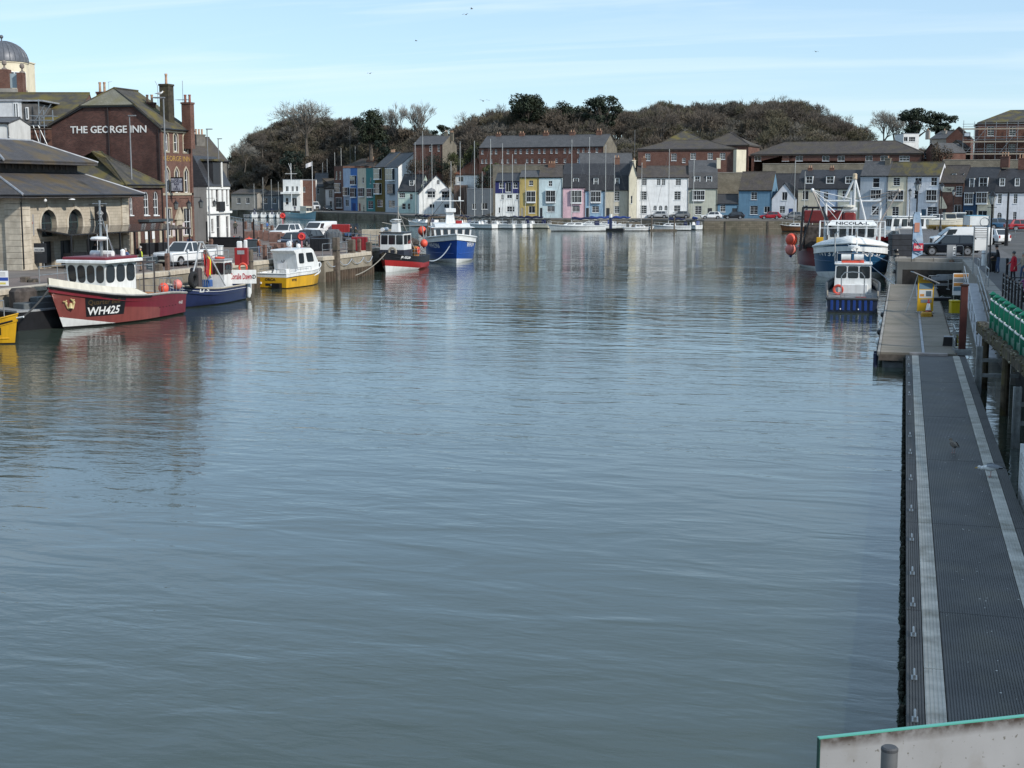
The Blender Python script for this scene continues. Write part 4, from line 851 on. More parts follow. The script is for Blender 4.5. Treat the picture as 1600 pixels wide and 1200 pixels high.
r2.b('mansard_roof', SLATE_BLK, mo)
u0, _ = ms.px(331, 270); u1, _ = ms.px(343, 270)
MB().box(u0, u1, -.15, 1.4, zee, z_(254)).b('dormer', mat('dormer_black', (.03, .03, .032), .5), mo); MB().box(u1, u1 + .35, -.25, 1.4, zee - .1, z_(252)).b('dormer_cheek', WHT, mo)
MB().box(u0 - .2, u1 + .5, -.4, 1.6, z_(252), z_(249)).b('dormer_roof', SLATE_MOSS, mo)
MB().box(-.05, ms.W + .05, -.3, -.02, z_(333.5), z_(330)).box(-.02, ms.W, -.12, -.02, zee - .35, zee - .1).b('string_course', WHT, mo)
MB().box(ms.px(338, 320)[0] - .1, ms.px(345, 320)[0] + .1, -.5, -.05, z_(330), z_(315)).b('balcony', BLACK, mo)
lantern(mo, -.0, -.9, z_(319, 322), .9)
g2 = Frame(DX(300, 172 * KL, ZL), DX(359, 176 * KL, ZL), ZL); y2 = lambda y: g2.px(330, y)[1]
go, _ = house('grey_gable_house', 'grey rendered house with sloping gable behind the white mansard house', g2, None, ZL, 12, y2(252), y2(214), mat('render_drab', (.14, .13, .115), .9, var=.2, streak=.4), SLATE_BRN, 'gable', ridge=.35, cat='house')
chimney(go, g2.px(311, 210, 3)[0], 3, y2(235), y2(209), 1.4, .8, 3, mat('render_drab', (.14, .13, .115)), POT, .7)
for nm, lb, a, b, d, yt, ye, mm, rm in (('shed_roof_house', 'dark low house with slate roof seen over the low brick wing', 95, 200, 150, 225, 262, BRICK_DK, SLATE_BRN),
          ('rear_cottage', 'narrow dark cottage behind the tube scaffold', 30, 100, 146, 208, 232, BRICK_DK, SLATE)):
 f_ = Frame(DX(a, d * KL, ZL), DX(b, d * KL, ZL), ZL); house(nm, lb, f_, None, ZL, 8, f_.px(a, ye)[1], f_.px(a, yt)[1], mm, rm, 'gable')
# ---- row on the right quay, outside the frame, whose shade falls over the landing stage
sr = thing('quayside_terrace', 'tall terrace along the right quay road just out of frame', 'terrace', (16.9, -40, ZQ - .02))
MB().box(0, 9, 0, 152, 0, 9.5).b('wall', render_('terrace_grey', (.4, .39, .37)), sr)
MB().prism([(-.3, 9.5), (9.3, 9.5), (4.5, 12.2)], -.2, 152.2, 'y').b('roof', SLATE, sr)
# ================================================================== FAR SIDE OF THE HARBOUR
FARL = ([440, 735, 765, 880, 1000, 1150, 1240, 1345, 1466, 1600], [400, 330, 304, 302, 300, 298, 294, 289, 282, 273])
def fd(px): return float(np.interp(px, *FARL))
def F2(x0, x1, d0=None, d1=None, z=ZF): return Frame(DX(x0, d0 or fd(x0), z), DX(x1, d1 or fd(x1), z), z)
def fz(f, py, px): return f.px(px, py)[1]
DOORD = paint('door_charcoal', (.03, .032, .036)); DOORB = paint('door_blue', (.02, .06, .2)); DOORT = paint('door_teal', (.02, .07, .12))
def row(name, label, x0, x1, ye, yr, wall, roofm, wins=(), kind='gable', dep=8., d0=None, d1=None, chim=(), doors=(), dorm=(), side=None, z=ZF, cat='house', ridge=.5, group='houses along the far quay', wm=None):
 f = F2(x0, x1, d0, d1, z); xm = (x0 + x1) / 2
 ws = []
 for w in wins:
  u = f.pr(*w[:4]); ws.append((*u, *(w[4:] if len(w) > 4 else ('sash',))))
 dr = [(f.px(a, 330)[0], f.px(b, 330)[0], 2.1, m_) for a, b, m_ in doors]
 dm = []
 for d in dorm:
  u = f.pr(*d[:4], .35); dm.append((*u, .3 if len(d) < 5 else d[4]))
 off = dep * ridge if kind in ('gable', 'hip', 'mansard') else 0
 ze, zr = f.px(xm, ye)[1], f.px(xm, yr, off)[1]
 ch = [(f.px(c[0], c[1], c[2])[0], c[2], f.px(c[0], c[1], c[2])[1] - 2.2, f.px(c[0], c[1], c[2])[1], *(c[3:])) for c in chim]
 return house(name, label, f, None, z, dep, ze, max(zr, ze + .4), wall, roofm, kind, ws, ch, group, cat, ridge, dr, wm, side, dm, rev=.1)
RW = {k: render_(k, c) for k, c in dict(white2=(.78, .78, .77), whitew=(.8, .8, .77), cream2=(.68, .62, .48), beige=(.54, .49, .39), greygreen=(.44, .45, .38), pale_blue=(.52, .62, .64), pink=(.68, .46, .5),
  blue=(.28, .41, .53), steelblue=(.13, .235, .33), yellow=(.44, .34, .13), navy=(.03, .035, .13), teal=(.06, .2, .2), lblue=(.36, .44, .56), royal=(.06, .16, .4), mint=(.52, .63, .56), greyblue=(.42, .46, .5),
  olive=(.13, .1, .035), lilac=(.66, .67, .7), dkblue=(.035, .075, .14), concrete=(.3, .28, .25), slategrey=(.13, .15, .17)).items()}
dA, dB = 412, 372
def td(px): return float(np.interp(px, [525, 623], [dA, dB]))
def tr(name, label, x0, x1, ye, wall, wins, yr=None, rm=SLATE_BRN, **k): return row(name, label, x0, x1, ye, yr or ye - 6, wall, rm, wins, d0=td(x0), d1=td(x1), dep=9, **k)
tr('terrace_house', 'narrow red brick house with white boxed bay beside the light blue house', 523, 537, 262, BRICK_RED, [(524.5, 526.8, 268, 280, 'tall'), (530.5, 533, 268, 280, 'tall'), (524.5, 533, 287, 300, 'bay', .5), (526, 535, 309, 324, 'bay', .3)], kind='flat', yr=260)
tr('terrace_house', 'narrow light blue house left of the royal blue one', 537, 548.5, 265, RW['lblue'], [(538.5, 546, 293, 305, 'bay', .6), (539.5, 545, 312, 322, 'sash')], kind='flat', yr=265)
tr('terrace_house', 'narrow royal blue house with stacked white bays and blue door', 548.7, 559, 265, RW['royal'], [(549.5, 557, 275, 288, 'bay', .6), (549.5, 557, 294, 307.5, 'bay', .6)], kind='flat', yr=265, doors=[(550.5, 556, DOORB)])
tr('terrace_house', 'narrow beige house with pinkish lower floor and dark cornice', 559.2, 572.5, 265, RW['beige'], [(566, 568.5, 277, 286, 'tall'), (562, 569.5, 294, 306.5, 'bay', .5)], kind='flat', yr=265, doors=[(561, 563.5, paint('door_red', (.2, .03, .03)))])
tr('terrace_house', 'narrow teal green house at the end of the coloured run', 572.7, 586, 265, RW['teal'], [(578, 580, 278, 287, 'tall'), (575, 583, 295, 307, 'bay', .5), (575, 583, 314, 326, 'sash')], kind='flat', yr=265)
tr('terrace_house', 'tall white and olive house with stacked white bays under a slate roof', 586.5, 602, 261, RW['olive'], [(587.5, 596.5, 264, 279, 'bay', .8), (587.5, 596.5, 287, 302, 'bay', .8), (589.5, 598, 312, 323, 'sash')], yr=240, rm=SLATE)
ho, hf = tr('terrace_house', 'tall grey-blue house with white gable end and long row of chimney pots', 602.3, 623, 261, RW['greyblue'], [(606, 617, 264, 281, 'bay', .8), (608, 617, 288, 302, 'bay', .6, 3, RW['slategrey']), (607, 617, 313, 325, 'sash')], yr=241, rm=SLATE, side=RW['white2'], chim=[(614, 238, 4.5, dict(w=3.0, d=.8, pots=6, m=STONE, ph=.75))])
f = F2(534, 584, 425, 412); house('rear_brick_house', 'red brick house with hipped roof and long pot row above the coloured terrace', f, None, ZF, 9, f.px(560, 262)[1], f.px(560, 247)[1], BRICK_RED, SLATE_BRN, 'hip', chim=[(f.px(566, 250)[0], 3, f.px(566, 262)[1], f.px(566, 249)[1], dict(w=3.2, d=.9, pots=7, m=BRICK_OR, ph=.8))])
row('cottage', 'white cottage under a dark hipped roof left of the brick terrace house', 509, 523, 294, 279, RW['whitew'], SLATE_BRN, [(513.5, 520, 297, 309, 'sash'), (515, 519, 314, 326, 'tall')], 'hip', d0=415, d1=415)
row('cottage', 'grey cottage with steep slate roof and skylight near the white van', 491, 511, 292, 271, RW['concrete'], SLATE, [(494, 499, 294, 303, 'small')], d0=420, d1=420, dep=9)
ob, of_ = row('harbour_office', 'flat-roofed harbour office with white left front and brick right side', 443, 470, 283, 283, RW['whitew'], LEAD, [(446, 451, 291, 299, 'case'), (455, 459, 291, 299, 'case'), (462, 466, 291, 299, 'case'), (446, 451, 309, 320, 'tall'), (456, 464, 309, 322, 'case')], 'flat', d0=403, d1=402, cat='building', dep=14)
MB().box(-.2, of_.W + .2, -1.6, 0, of_.px(450, 303)[1], of_.px(450, 300)[1]).b('balcony', RW['whitew'], ob)
row('brick_annexe', 'plain red brick block beside the flat-roofed harbour office', 470.2, 488, 284, 284, BRICK_RED, LEAD, [(473, 477, 292, 300, 'case')], 'flat', d0=404, d1=404, cat='building')
for i, (x0, x1, ye, yr, lb) in enumerate(((362, 402, 303, 296, 'low grey boat shed at the foot of the wooded hill'), (404, 440, 305, 298, 'second low dark shed right of the grey boat shed'))):
 row('boat_shed', lb, x0, x1, ye, yr, RW['concrete'] if i == 0 else RW['slategrey'], SLATE_BRN, [(x0 + 8, x0 + 14, 309, 318, 'case'), (x0 + 22, x0 + 28, 309, 318, 'case')], d0=418, d1=415, cat='shed', dep=10)
row('mint_house', 'mint green low house with dark roof beside the white gabled house', 622, 655, 299, 273, RW['mint'], SLATE_BLK, [(623.5, 633, 301, 309, 'tri'), (640, 645, 303, 312, 'tall'), (628, 634, 318, 327, 'tall'), (637, 641, 318, 327, 'tall')], d0=360, d1=358.5, dep=10, dorm=[(637, 644, 281, 290, 1.5), (656, 662, 283, 290, 2.4)])
go, gf_ = row('white_gabled_house', 'white house with large front gable, curved hoods and dark roof', 655, 709, 303, 274, RW['whitew'], SLATE_BLK, [(682, 687, 281, 288, 'arch'), (668, 680, 299, 309, 'tri'), (690, 704, 299, 309, 'tri'), (671, 679, 319, 325, 'case'), (694, 702, 319, 325, 'case')], 'front', d0=350, d1=351, dep=13)
for a, b in ((667, 681), (689, 705)):
 u0, u1, z0, z1 = gf_.pr(a, b, 295, 299); MB().prism([(u0, z0), (u1, z0), (u1 - .3, z1 - .1), ((u0 + u1) / 2, z1 + .25), (u0 + .3, z1 - .1)], -.55, -.01, 'y').b('hood', LEAD, go)
row('brown_shed', 'brown timber-clad block right of the white gabled house', 709.5, 729, 292, 290, mat('brown_cladding', (.12, .075, .055), .85, var=.2, streak=.3), LEAD, [], 'flat', d0=344, d1=344, cat='shed')
row('grey_warehouse', 'low blue-grey flat-roofed building behind the yacht masts', 729.5, 773, 298, 296, RW['slategrey'], LEAD, [(752, 762, 317, 327, 'case'), (738, 744, 318, 327, 'case')], 'flat', d0=336, d1=335, cat='building')
row('quay_house', 'navy blue over white house with dark roof left of the yellow house', 774, 811.5, 283, 271, RW['whitew'], SLATE_BLK, [(780, 787.5, 285, 294, 'small'), (790, 799, 285, 300, 'case'), (802, 809, 285, 294, 'small'), (783, 787, 304, 312, 'small'), (792, 800, 304, 310, 'case'), (779, 781.5, 324, 333, 'tall'), (792, 804, 322.5, 331, 'tri'), (806, 810, 304, 312, 'small')])
f = F2(774, 811.5); nb = None
for o_ in bpy.data.objects:
 if o_.get('label', '').startswith('navy blue over'): nb = o_
u0, z1 = f.px(774, 283); z0 = f.px(790, 302)[1]
hol = [rect(*f.pr(780, 787.5, 285, 294)), rect(*f.pr(790, 799, 285, 300)), rect(*f.pr(802, 809, 285, 294))]
MB().holed(rect(0, f.W, z0, z1 - .05), hol, -.06, .05).add([(0, -.06, z0), (f.W, -.06, z0), (f.W, 0, z0), (0, 0, z0)], [(0, 3, 2, 1)]).b('navy_cladding', RW['navy'], nb)
row('quay_house', 'mustard yellow house with white bay between navy and pale blue houses', 812, 841.5, 277, 267, RW['yellow'], SLATE, [(826.5, 833, 282, 290, 'small'), (823, 837, 299, 315, 'bay', .45), (826, 836, 322, 333, 'case')], doors=[(813.5, 817.5, paint('door_cream', (.4, .36, .28)))])
row('quay_house', 'pale duck-egg blue house with white bay right of the yellow house', 842, 878.5, 277, 259, RW['pale_blue'], SLATE_BRN, [(857, 863, 282.5, 291, 'small'), (853, 868, 298, 315, 'bay', .45), (855, 867, 322, 331, 'sash')], chim=[(862, 255, 3.5, dict(w=1.5, pots=3))], doors=[(843.5, 847.5, DOORD)])
PK, _ = row('quay_house', 'pink house with white bay under a tall dark slate roof', 879.5, 914, 293, 256, RW['pink'], SLATE_BLK, [(892, 909, 298, 316, 'bay', .45, 3), (894, 906, 322, 331, 'sash')], 'mansard', dorm=[(895.5, 904.5, 278, 292)])
row('quay_house', 'sky blue house with white bay right of the pink house', 914.3, 944.5, 298, 256, RW['blue'], SLATE_BLK, [(923, 939, 299, 315, 'bay', .45, 2), (925, 936, 322, 332, 'sash')], 'mansard', dorm=[(927.5, 935, 278, 289)], doors=[(915.5, 920, DOORD)])
row('quay_house', 'plain beige house under the tall dark roof right of the sky blue one', 945, 982, 297, 256, RW['beige'], SLATE_BLK, [(960, 968, 299, 314, 'sash'), (960, 968, 322, 333, 'sash')], 'mansard', dorm=[(961, 968, 278, 288)], doors=[(947, 952.5, DOORD)], chim=[(964, 246, 4, dict(w=1.2, pots=2))], side=RW['cream2'])
cg = F2(982.5, 994.2, 299.0, 299.0)
co_, _ = house('cream_gable_house', 'narrow tall cream gabled house between the beige and white houses', cg, None, ZF, 9, cg.px(988, 272)[1], cg.px(988, 252)[1], RW['cream2'], SLATE, 'front', [(*cg.pr(985.5, 988, 306, 318), 'tall')], chim=[(1.0, .6, cg.px(988, 262)[1], cg.px(988, 250)[1], dict(w=.7, pots=1, m=RW['cream2']))])
row('quay_house', 'wide plain white house with three storeys and a pair of arched doors', 994.5, 1075, 277.5, 260, RW['white2'], SLATE_BRN, [(1002.5, 1010.5, 279.5, 289.5, 'sash'), (1026, 1032, 279.5, 289.5, 'sash'), (1034, 1039.5, 279.5, 289.5, 'sash'), (1055.5, 1064, 279.5, 289.5, 'sash'), (1000.5, 1010.5, 299, 312.5, 'sash'), (1053.5, 1063.5, 299, 312.5, 'sash'), (1000.5, 1010.5, 321, 334, 'sash'), (1053, 1063, 321, 331, 'sash'), (1020.5, 1026, 321, 329, 'arch'), (1029, 1035, 321, 329, 'arch'), (1038, 1043, 321, 329, 'arch')], dep=9, chim=[(1006, 247, 4, dict(w=1.0, pots=1))])
row('quay_house', 'grey-green house with tile-hung upper floor and oval plaque', 1075.5, 1120, 294.5, 251, RW['greygreen'], SLATE, [(1082, 1101, 298, 312, 'bay', .4, 3), (1086, 1096, 322, 335, 'sash')], 'mansard', dep=11, dorm=[(1085, 1094, 275, 287), (1103.5, 1112.5, 275, 287)], doors=[(1105.5, 1112.5, DOORD)], side=RW['cream2'], chim=[(1123, 247, 3, dict(w=.8, d=1.4, pots=0, m=RW['cream2']))])
row('lean_to', 'low blue lean-to between the grey-green and steel blue houses', 1121, 1153, 318.5, 304, RW['steelblue'], SLATE_BLK, [(1125.5, 1133.5, 320, 331, 'sash')], dep=6, doors=[(1144, 1151.5, DOORD)], cat='annexe')
row('quay_house', 'steel blue cottage with two white sash windows and slate roof', 1153.5, 1205, 297.5, 269, RW['steelblue'], SLATE_BRN, [(1173.5, 1183, 300, 312, 'sash'), (1172, 1184, 321.5, 335, 'sash'), (1194, 1203, 322.5, 332.5, 'case')])
row('quay_house', 'small white house with a pointed front gable', 1205.5, 1244, 310, 286, RW['lilac'], SLATE_BLK, [(1222, 1230, 300, 313, 'case'), (1218, 1226.5, 322, 333, 'sash')], 'front', doors=[(1232, 1239, DOORB)], dep=9)
row('rear_roof_house', 'dark-roofed house rising behind the small white gable', 1206, 1250, 300, 272, RW['beige'], SLATE_BLK, [], d0=303, d1=302, dep=6)
row('quay_house', 'beige house with a single dormer right of the small white gable', 1246, 1280, 295, 266, RW['beige'], SLATE_BLK, [(1254, 1263, 298, 312, 'case'), (1254, 1262, 321, 332, 'sash')], 'mansard', dorm=[(1259, 1270, 275, 287)])
row('quay_house', 'narrow pale blue house behind the trawler mast', 1280.3, 1308, 295, 266, RW['lblue'], SLATE_BLK, [(1287, 1294, 299, 312, 'case'), (1286, 1293, 322, 333, 'sash')], 'mansard', dorm=[(1291, 1303, 275, 287)], chim=[(1266, 262, 4, dict(w=.9, pots=2)), (1300, 262, 4, dict(w=.9, pots=2))])
row('quay_house', 'drab beige house with dormer behind the trawler gantry', 1308.3, 1342, 295, 266, RW['greygreen'], SLATE_BLK, [(1316, 1324, 298, 309, 'small'), (1314, 1322, 322, 332, 'sash')], 'mansard', dorm=[(1321, 1333, 275, 287)])
row('quay_house', 'blue-grey three-storey house right of the dormer row', 1342.5, 1385, 275, 253, RW['greyblue'], SLATE, [(1364, 1374, 278, 293, 'tall'), (1361, 1377, 297, 310, 'bay', .4), (1362, 1376, 322, 336, 'sash')], chim=[(1388, 247, 3.5, dict(w=1.0, d=1.2, pots=1, m=STONE))])
row('quay_house', 'cream three-storey house with bay under mossy dark roof', 1385.5, 1415.5, 275, 254, RW['cream2'], SLATE_MOSS, [(1396, 1406, 277.5, 290, 'sash'), (1388, 1412, 298, 312, 'bay', .4, 3), (1394, 1404, 323, 337, 'sash')])
row('quay_house', 'pale cream and grey-blue house with white bay beside the pub', 1416, 1466, 275, 254, RW['lilac'], SLATE_MOSS, [(1430, 1440, 278, 290, 'small'), (1455, 1464, 277, 290, 'small'), (1429, 1434, 297, 311, 'tall'), (1448, 1464, 297, 313, 'bay', .5, 2), (1449, 1464, 323, 338, 'sash')], doors=[(1439.5, 1447, DOORT)])
po_, pf_ = row('brick_pub', 'red brick pub with cream name band reading THE', 1466.5, 1503.5, 286, 259, BRICK_RED, SLATE_BRN, [(1494, 1505 - 2, 291, 306, 'sash'), (1491, 1501, 320, 340, 'case')], dorm=[(1485, 1491, 271, 279, 1.8), (1505 - 3, 1511 - 8, 271, 279, 1.8)], cat='pub', doors=[(1473, 1478, DOORD)])
u0, u1, z0, z1 = pf_.pr(1473, 1491, 292, 300); sgn = MB().box(u0, u1, -.08, -.003, z0, z1).b('name_band', paint('cream_sign', (.6, .55, .42)), po_)
text('THE', (z1 - z0) * .7, BLACK, sgn, ((u0 + u1) / 2 + .1, -.09, z0 + .22), width=(u1 - u0) * .42, bold=.015)
u0, u1, z0, z1 = pf_.pr(1470, 1481, 307, 326); MB().add([(u0, -.5, z0), (u0, -.5, z1), (u0 + (u1 - u0) * .3, -.5, z1), (u1, -.5, z0 + .3), (u1 - .1, -.5, z0)], [(0, 4, 3, 2, 1)]).b('entrance_canopy', paint('cream_sign', (.6, .55, .42)), po_)
row('quay_house', 'dark blue shopfront house with black mansard and open balcony doors', 1504, 1525.5, 302, 262, RW['dkblue'], SLATE_BLK, [(1508, 1521, 302, 318, 'bay', .45), (1508, 1520, 329, 340, 'case')], 'mansard', dorm=[(1515, 1522, 278, 297)])
row('quay_house', 'beige house with bay under the black mansard beside the dark blue one', 1526, 1552, 301, 262, RW['cream2'], SLATE_BLK, [(1526.5, 1543, 301, 317, 'bay', .5), (1528, 1542, 329, 341, 'case')], 'mansard', dorm=[(1530, 1543, 277, 296)], chim=[(1571, 244, 4, dict(w=1.6, d=1.0, pots=3, m=BRICK_RED, ph=.8))])
row('quay_house', 'white house with black mansard and arched porch at the right edge', 1552.5, 1640, 301, 264, RW['lilac'], SLATE_BLK, [(1559.5, 1565, 303, 318, 'sash'), (1584, 1589.5, 303, 318, 'sash'), (1558, 1565, 332, 343, 'arch'), (1583, 1588, 331, 345, 'sash')], 'mansard', dorm=[(1562, 1570, 278, 291), (1586, 1593, 278, 291)], chim=[(1598, 247, 4, dict(w=1.6, d=1.0, pots=3, m=BRICK_RED, ph=.8))])
def hillb(name, label, x0, x1, d0, d1, yb, ye, yr, wall, rm, wins=(), kind='gable', dep=9., chim=(), side=None, cat='house', ridge=.5, **k):
 xm = (x0 + x1) / 2; z = min(hill_z(xm, (d0 + d1) / 2) - 1.5, ZAT(yb, (d0 + d1) / 2)); z = max(ZF, z)
 return row(name, label, x0, x1, ye, yr, wall, rm, wins, kind, dep, d0, d1, chim, z=z, side=side, cat=cat, ridge=ridge, group='buildings up the hill', **k)
wl = [(x, x + 3.2, 234 - i * .12, 240.5 - i * .12, 'small') for i, x in enumerate((752, 766, 773.5, 792, 804, 812, 822, 830, 841, 849, 860, 868, 881, 889, 902, 910))] + [(x, x + 3.2, 249 - i * .12, 255 - i * .12, 'small') for i, x in enumerate((752, 758, 766, 783, 792, 804, 822, 830, 841, 849, 868, 881, 902))]
hillb('brick_terrace', 'long red brick terrace with five chimneys and grey stone end gable', 749, 942, 348, 336, 266, 230, 212, BRICK_RED, SLATE, wl + [(919, 922.2, 232, 238, 'small'), (931, 934.2, 231, 238, 'small')], dep=10, chim=[(779, 209, 5, dict(w=1.2, pots=2)), (815.5, 208, 5, dict(w=1.3, pots=2)), (853, 207, 5, dict(w=1.3, pots=2)), (894.5, 206, 5, dict(w=1.3, pots=2)), (936, 204, 5, dict(w=1.3, pots=2))], side=STONE, cat='terrace')
hillb('hill_house', 'house with rough stone gable and slate roof below the small pine', 647, 692, 370, 367, 244, 226, 213, BRICK_RED, SLATE, [(684, 687, 227, 236, 'tall'), (671, 674, 228, 236, 'tall')], dep=9, side=STONE, chim=[(697, 206, 4.5, dict(w=.8, pots=2, m=STONE)), (706, 207, 5, dict(w=.9, pots=2, m=STONE))])
hillb('orange_roof_house', 'house with orange hipped clay roof and white walls on the slope', 712, 760, 352, 350, 292, 272, 248, RW['whitew'], TILE_OR, [(716, 724, 276, 284, 'case')], 'hip', dep=9)
hillb('blue_gable_house', 'slate roof with a pale blue gable rising behind the pink house', 906, 988, 318, 318, 262, 256, 240, RW['lblue'], SLATE, [], side=RW['lblue'], dep=8)
bw = [(1008.5, 1016, 240, 251, 'sash'), (1049, 1057, 240, 251, 'sash'), (1066, 1071, 247, 254, 'small'), (1079, 1087, 239, 249, 'sash'), (1106, 1113.5, 239, 249, 'sash'), (1125, 1133, 239, 249, 'sash')]
hb, hf_ = hillb('brick_school', 'large red brick building with hipped slate roof above the white house', 996, 1148, 326, 322, 300, 233, 219, BRICK_RED, SLATE_BRN, bw, 'hip', dep=14, cat='building')
f = F2(1030, 1110, 331, 330, 8.); house('brick_school_tower', 'pyramid-roofed block with finial behind the large hipped brick building', f, None, 8., 13, f.px(1070, 226)[1], f.px(1070, 202, 6)[1], BRICK_RED, SLATE_MOSS, 'hip', cat='building', group='buildings up the hill')
f = F2(1096, 1168, 334, 330, 8.); house('brick_school_block', 'hipped brick block with pale end panel right of the pyramid roof', f, None, 8., 12, f.px(1130, 227)[1], f.px(1130, 206, 6)[1], BRICK_RED, SLATE_BRN, 'hip', cat='building', group='buildings up the hill')
q = F2(1149, 1164, 321, 322, 6.); pn = MB().box(0, q.W, -.1, 6, 0, q.px(1157, 234)[1]).b('rendered_tower', RW['cream2']); pn.location = q.A; pn.rotation_euler = (0, 0, q.rz); tag(pn, 'tall pale cream rendered block at the end of the brick building', 'building', 'buildings up the hill')
lw_ = [(x, x + w_, 243.5, 251.5, 'case' if w_ < 12 else 'tri') for x, w_ in ((1179, 10), (1222, 10.5), (1243.5, 10.5), (1285, 10.5), (1309, 10.5), (1352.5, 10.5), (1376, 11), (1405.5, 15.5))]
hillb('long_brick_flats', 'long low red brick flats with grey hipped roof and white windows', 1172, 1437, 330, 316, 300, 240.5, 221, BRICK_RED, SLATE_BRN, lw_, 'hip', dep=13, cat='flats')
hillb('brick_gable_cottage', 'small brick cottage with white-edged gable right of the long flats', 1440, 1463, 318, 313, 252, 239, 224, BRICK_RED, SLATE, [(1443, 1447, 239, 247, 'tall')], 'front', dep=7)
hillb('hill_bungalow', 'pale modern house with wide windows below the dark pine', 1408, 1432, 352, 352, 225, 213, 209, RW['whitew'], LEAD, [(1412, 1418, 214, 221, 'case'), (1420, 1430, 214, 221, 'tri')], 'flat', dep=8)
hillb('hill_house', 'grey slate house with end chimneys right of the dark pine', 1449, 1478, 356, 352, 226, 217, 206, RW['concrete'], SLATE, [(1452, 1456, 218, 224, 'case')], chim=[(1450, 204, 3, dict(w=1., pots=1, m=RW['concrete'])), (1476, 204, 3, dict(w=1., pots=1, m=RW['concrete']))])
hillb('hill_house', 'red brick house with wide front gable left of the scaffolded block', 1474, 1512, 338, 336, 250, 216, 198, BRICK_RED, SLATE_BRN, [], 'front', dep=10)
hillb('hill_house', 'low drab house with shallow roof in front of the brick gable', 1474, 1504, 322, 320, 258, 231, 219, mat('drab_stone', (.12, .1, .08), .95, var=.3), SLATE_BRN, [(1487, 1493, 238, 244, 'small')], 'front', dep=6)
bb, bf_ = hillb('scaffolded_block', 'large red brick block with mossy hipped roof wrapped in scaffolding', 1523, 1700, 318, 312, 275, 191, 172, BRICK_RED, SLATE_MOSS, [(1543, 1553, 198, 212, 'sash'), (1577, 1587, 198, 212, 'sash'), (1542, 1552, 225, 240, 'sash'), (1576, 1586, 225, 240, 'sash'), (1611, 1621, 198, 212, 'sash'), (1610, 1620, 225, 240, 'sash')], 'hip', dep=14, cat='building')
sc = thing('facade_scaffold', 'tube scaffolding in three lifts across the brick block at the right', 'scaffold', bf_.A, bf_.rz)
for x in list(range(1506, 1640, 17)):
 for off in (-2.6, -1.3):
  u, zt_ = bf_.px(x, 190 if x > 1520 else 188, off); MB().tb([(u, off, 0), (u, off, zt_)], .06, 5).b('upright', STEEL, sc)
for y in (202, 222, 241):
 u0, z_ = bf_.px(1504, y, -2.6); u1, _ = bf_.px(1640, y, -2.6)
 MB().box(u0, u1, -2.7, -1.2, z_ - .05, z_ + .05).box(u0, u1, -2.75, -2.7, z_ - .1, z_ + .18).b('platform', mat('scaffold_board', (.33, .28, .22), .8, var=.15), sc)
 for dz in (.55, 1.1): MB().tb([(u0, -2.65, z_ + dz), (u1, -2.65, z_ + dz)], .05, 5).b('guard_rail', STEEL, sc)
for a, b in (((1507, 241), (1540, 202)), ((1560, 241), (1592, 202))):
 (u0, z0), (u1, z1) = bf_.px(*a, -2.7), bf_.px(*b, -2.7); MB().tb([(u0, -2.72, z0), (u1, -2.72, z1)], .05, 5).b('brace', STEEL, sc)
u0, u1, z0, z1 = bf_.pr(1506, 1516, 207, 214, -2.8); bn_ = MB().box(u0, u1, -2.85, -2.8, z0, z1).b('banner', BLACK, sc); MB().box(u0 + .15, u1 - .15, -2.87, -2.852, z0 + .2, z1 - .15).b('banner_print', paint('banner_pale', (.5, .55, .6)), bn_)
for a, b, d, yt, lb in ((960, 1190, 314, 270, 'dark retaining wall behind the white and grey-green houses'), (1190, 1480, 310, 256, 'long brick garden wall behind the dormer houses'), (770, 960, 320, 258, 'grey stone garden wall below the brick terrace'), (1470, 1660, 300, 250, 'stone retaining wall below the scaffolded block')):
 f = F2(a, b, d, d - 4, ZF); w_ = thing('retaining_wall', lb, 'wall', f.A, f.rz, 'retaining walls'); MB().box(0, f.W, 0, .6, 0, f.px((a + b) / 2, yt)[1]).b('wall', STONE, w_); zz = f.px((a + b) / 2, yt)[1]; MB().box(-.05, f.W + .05, -.08, .68, zz, zz + .12).b('coping', CONC, w_)
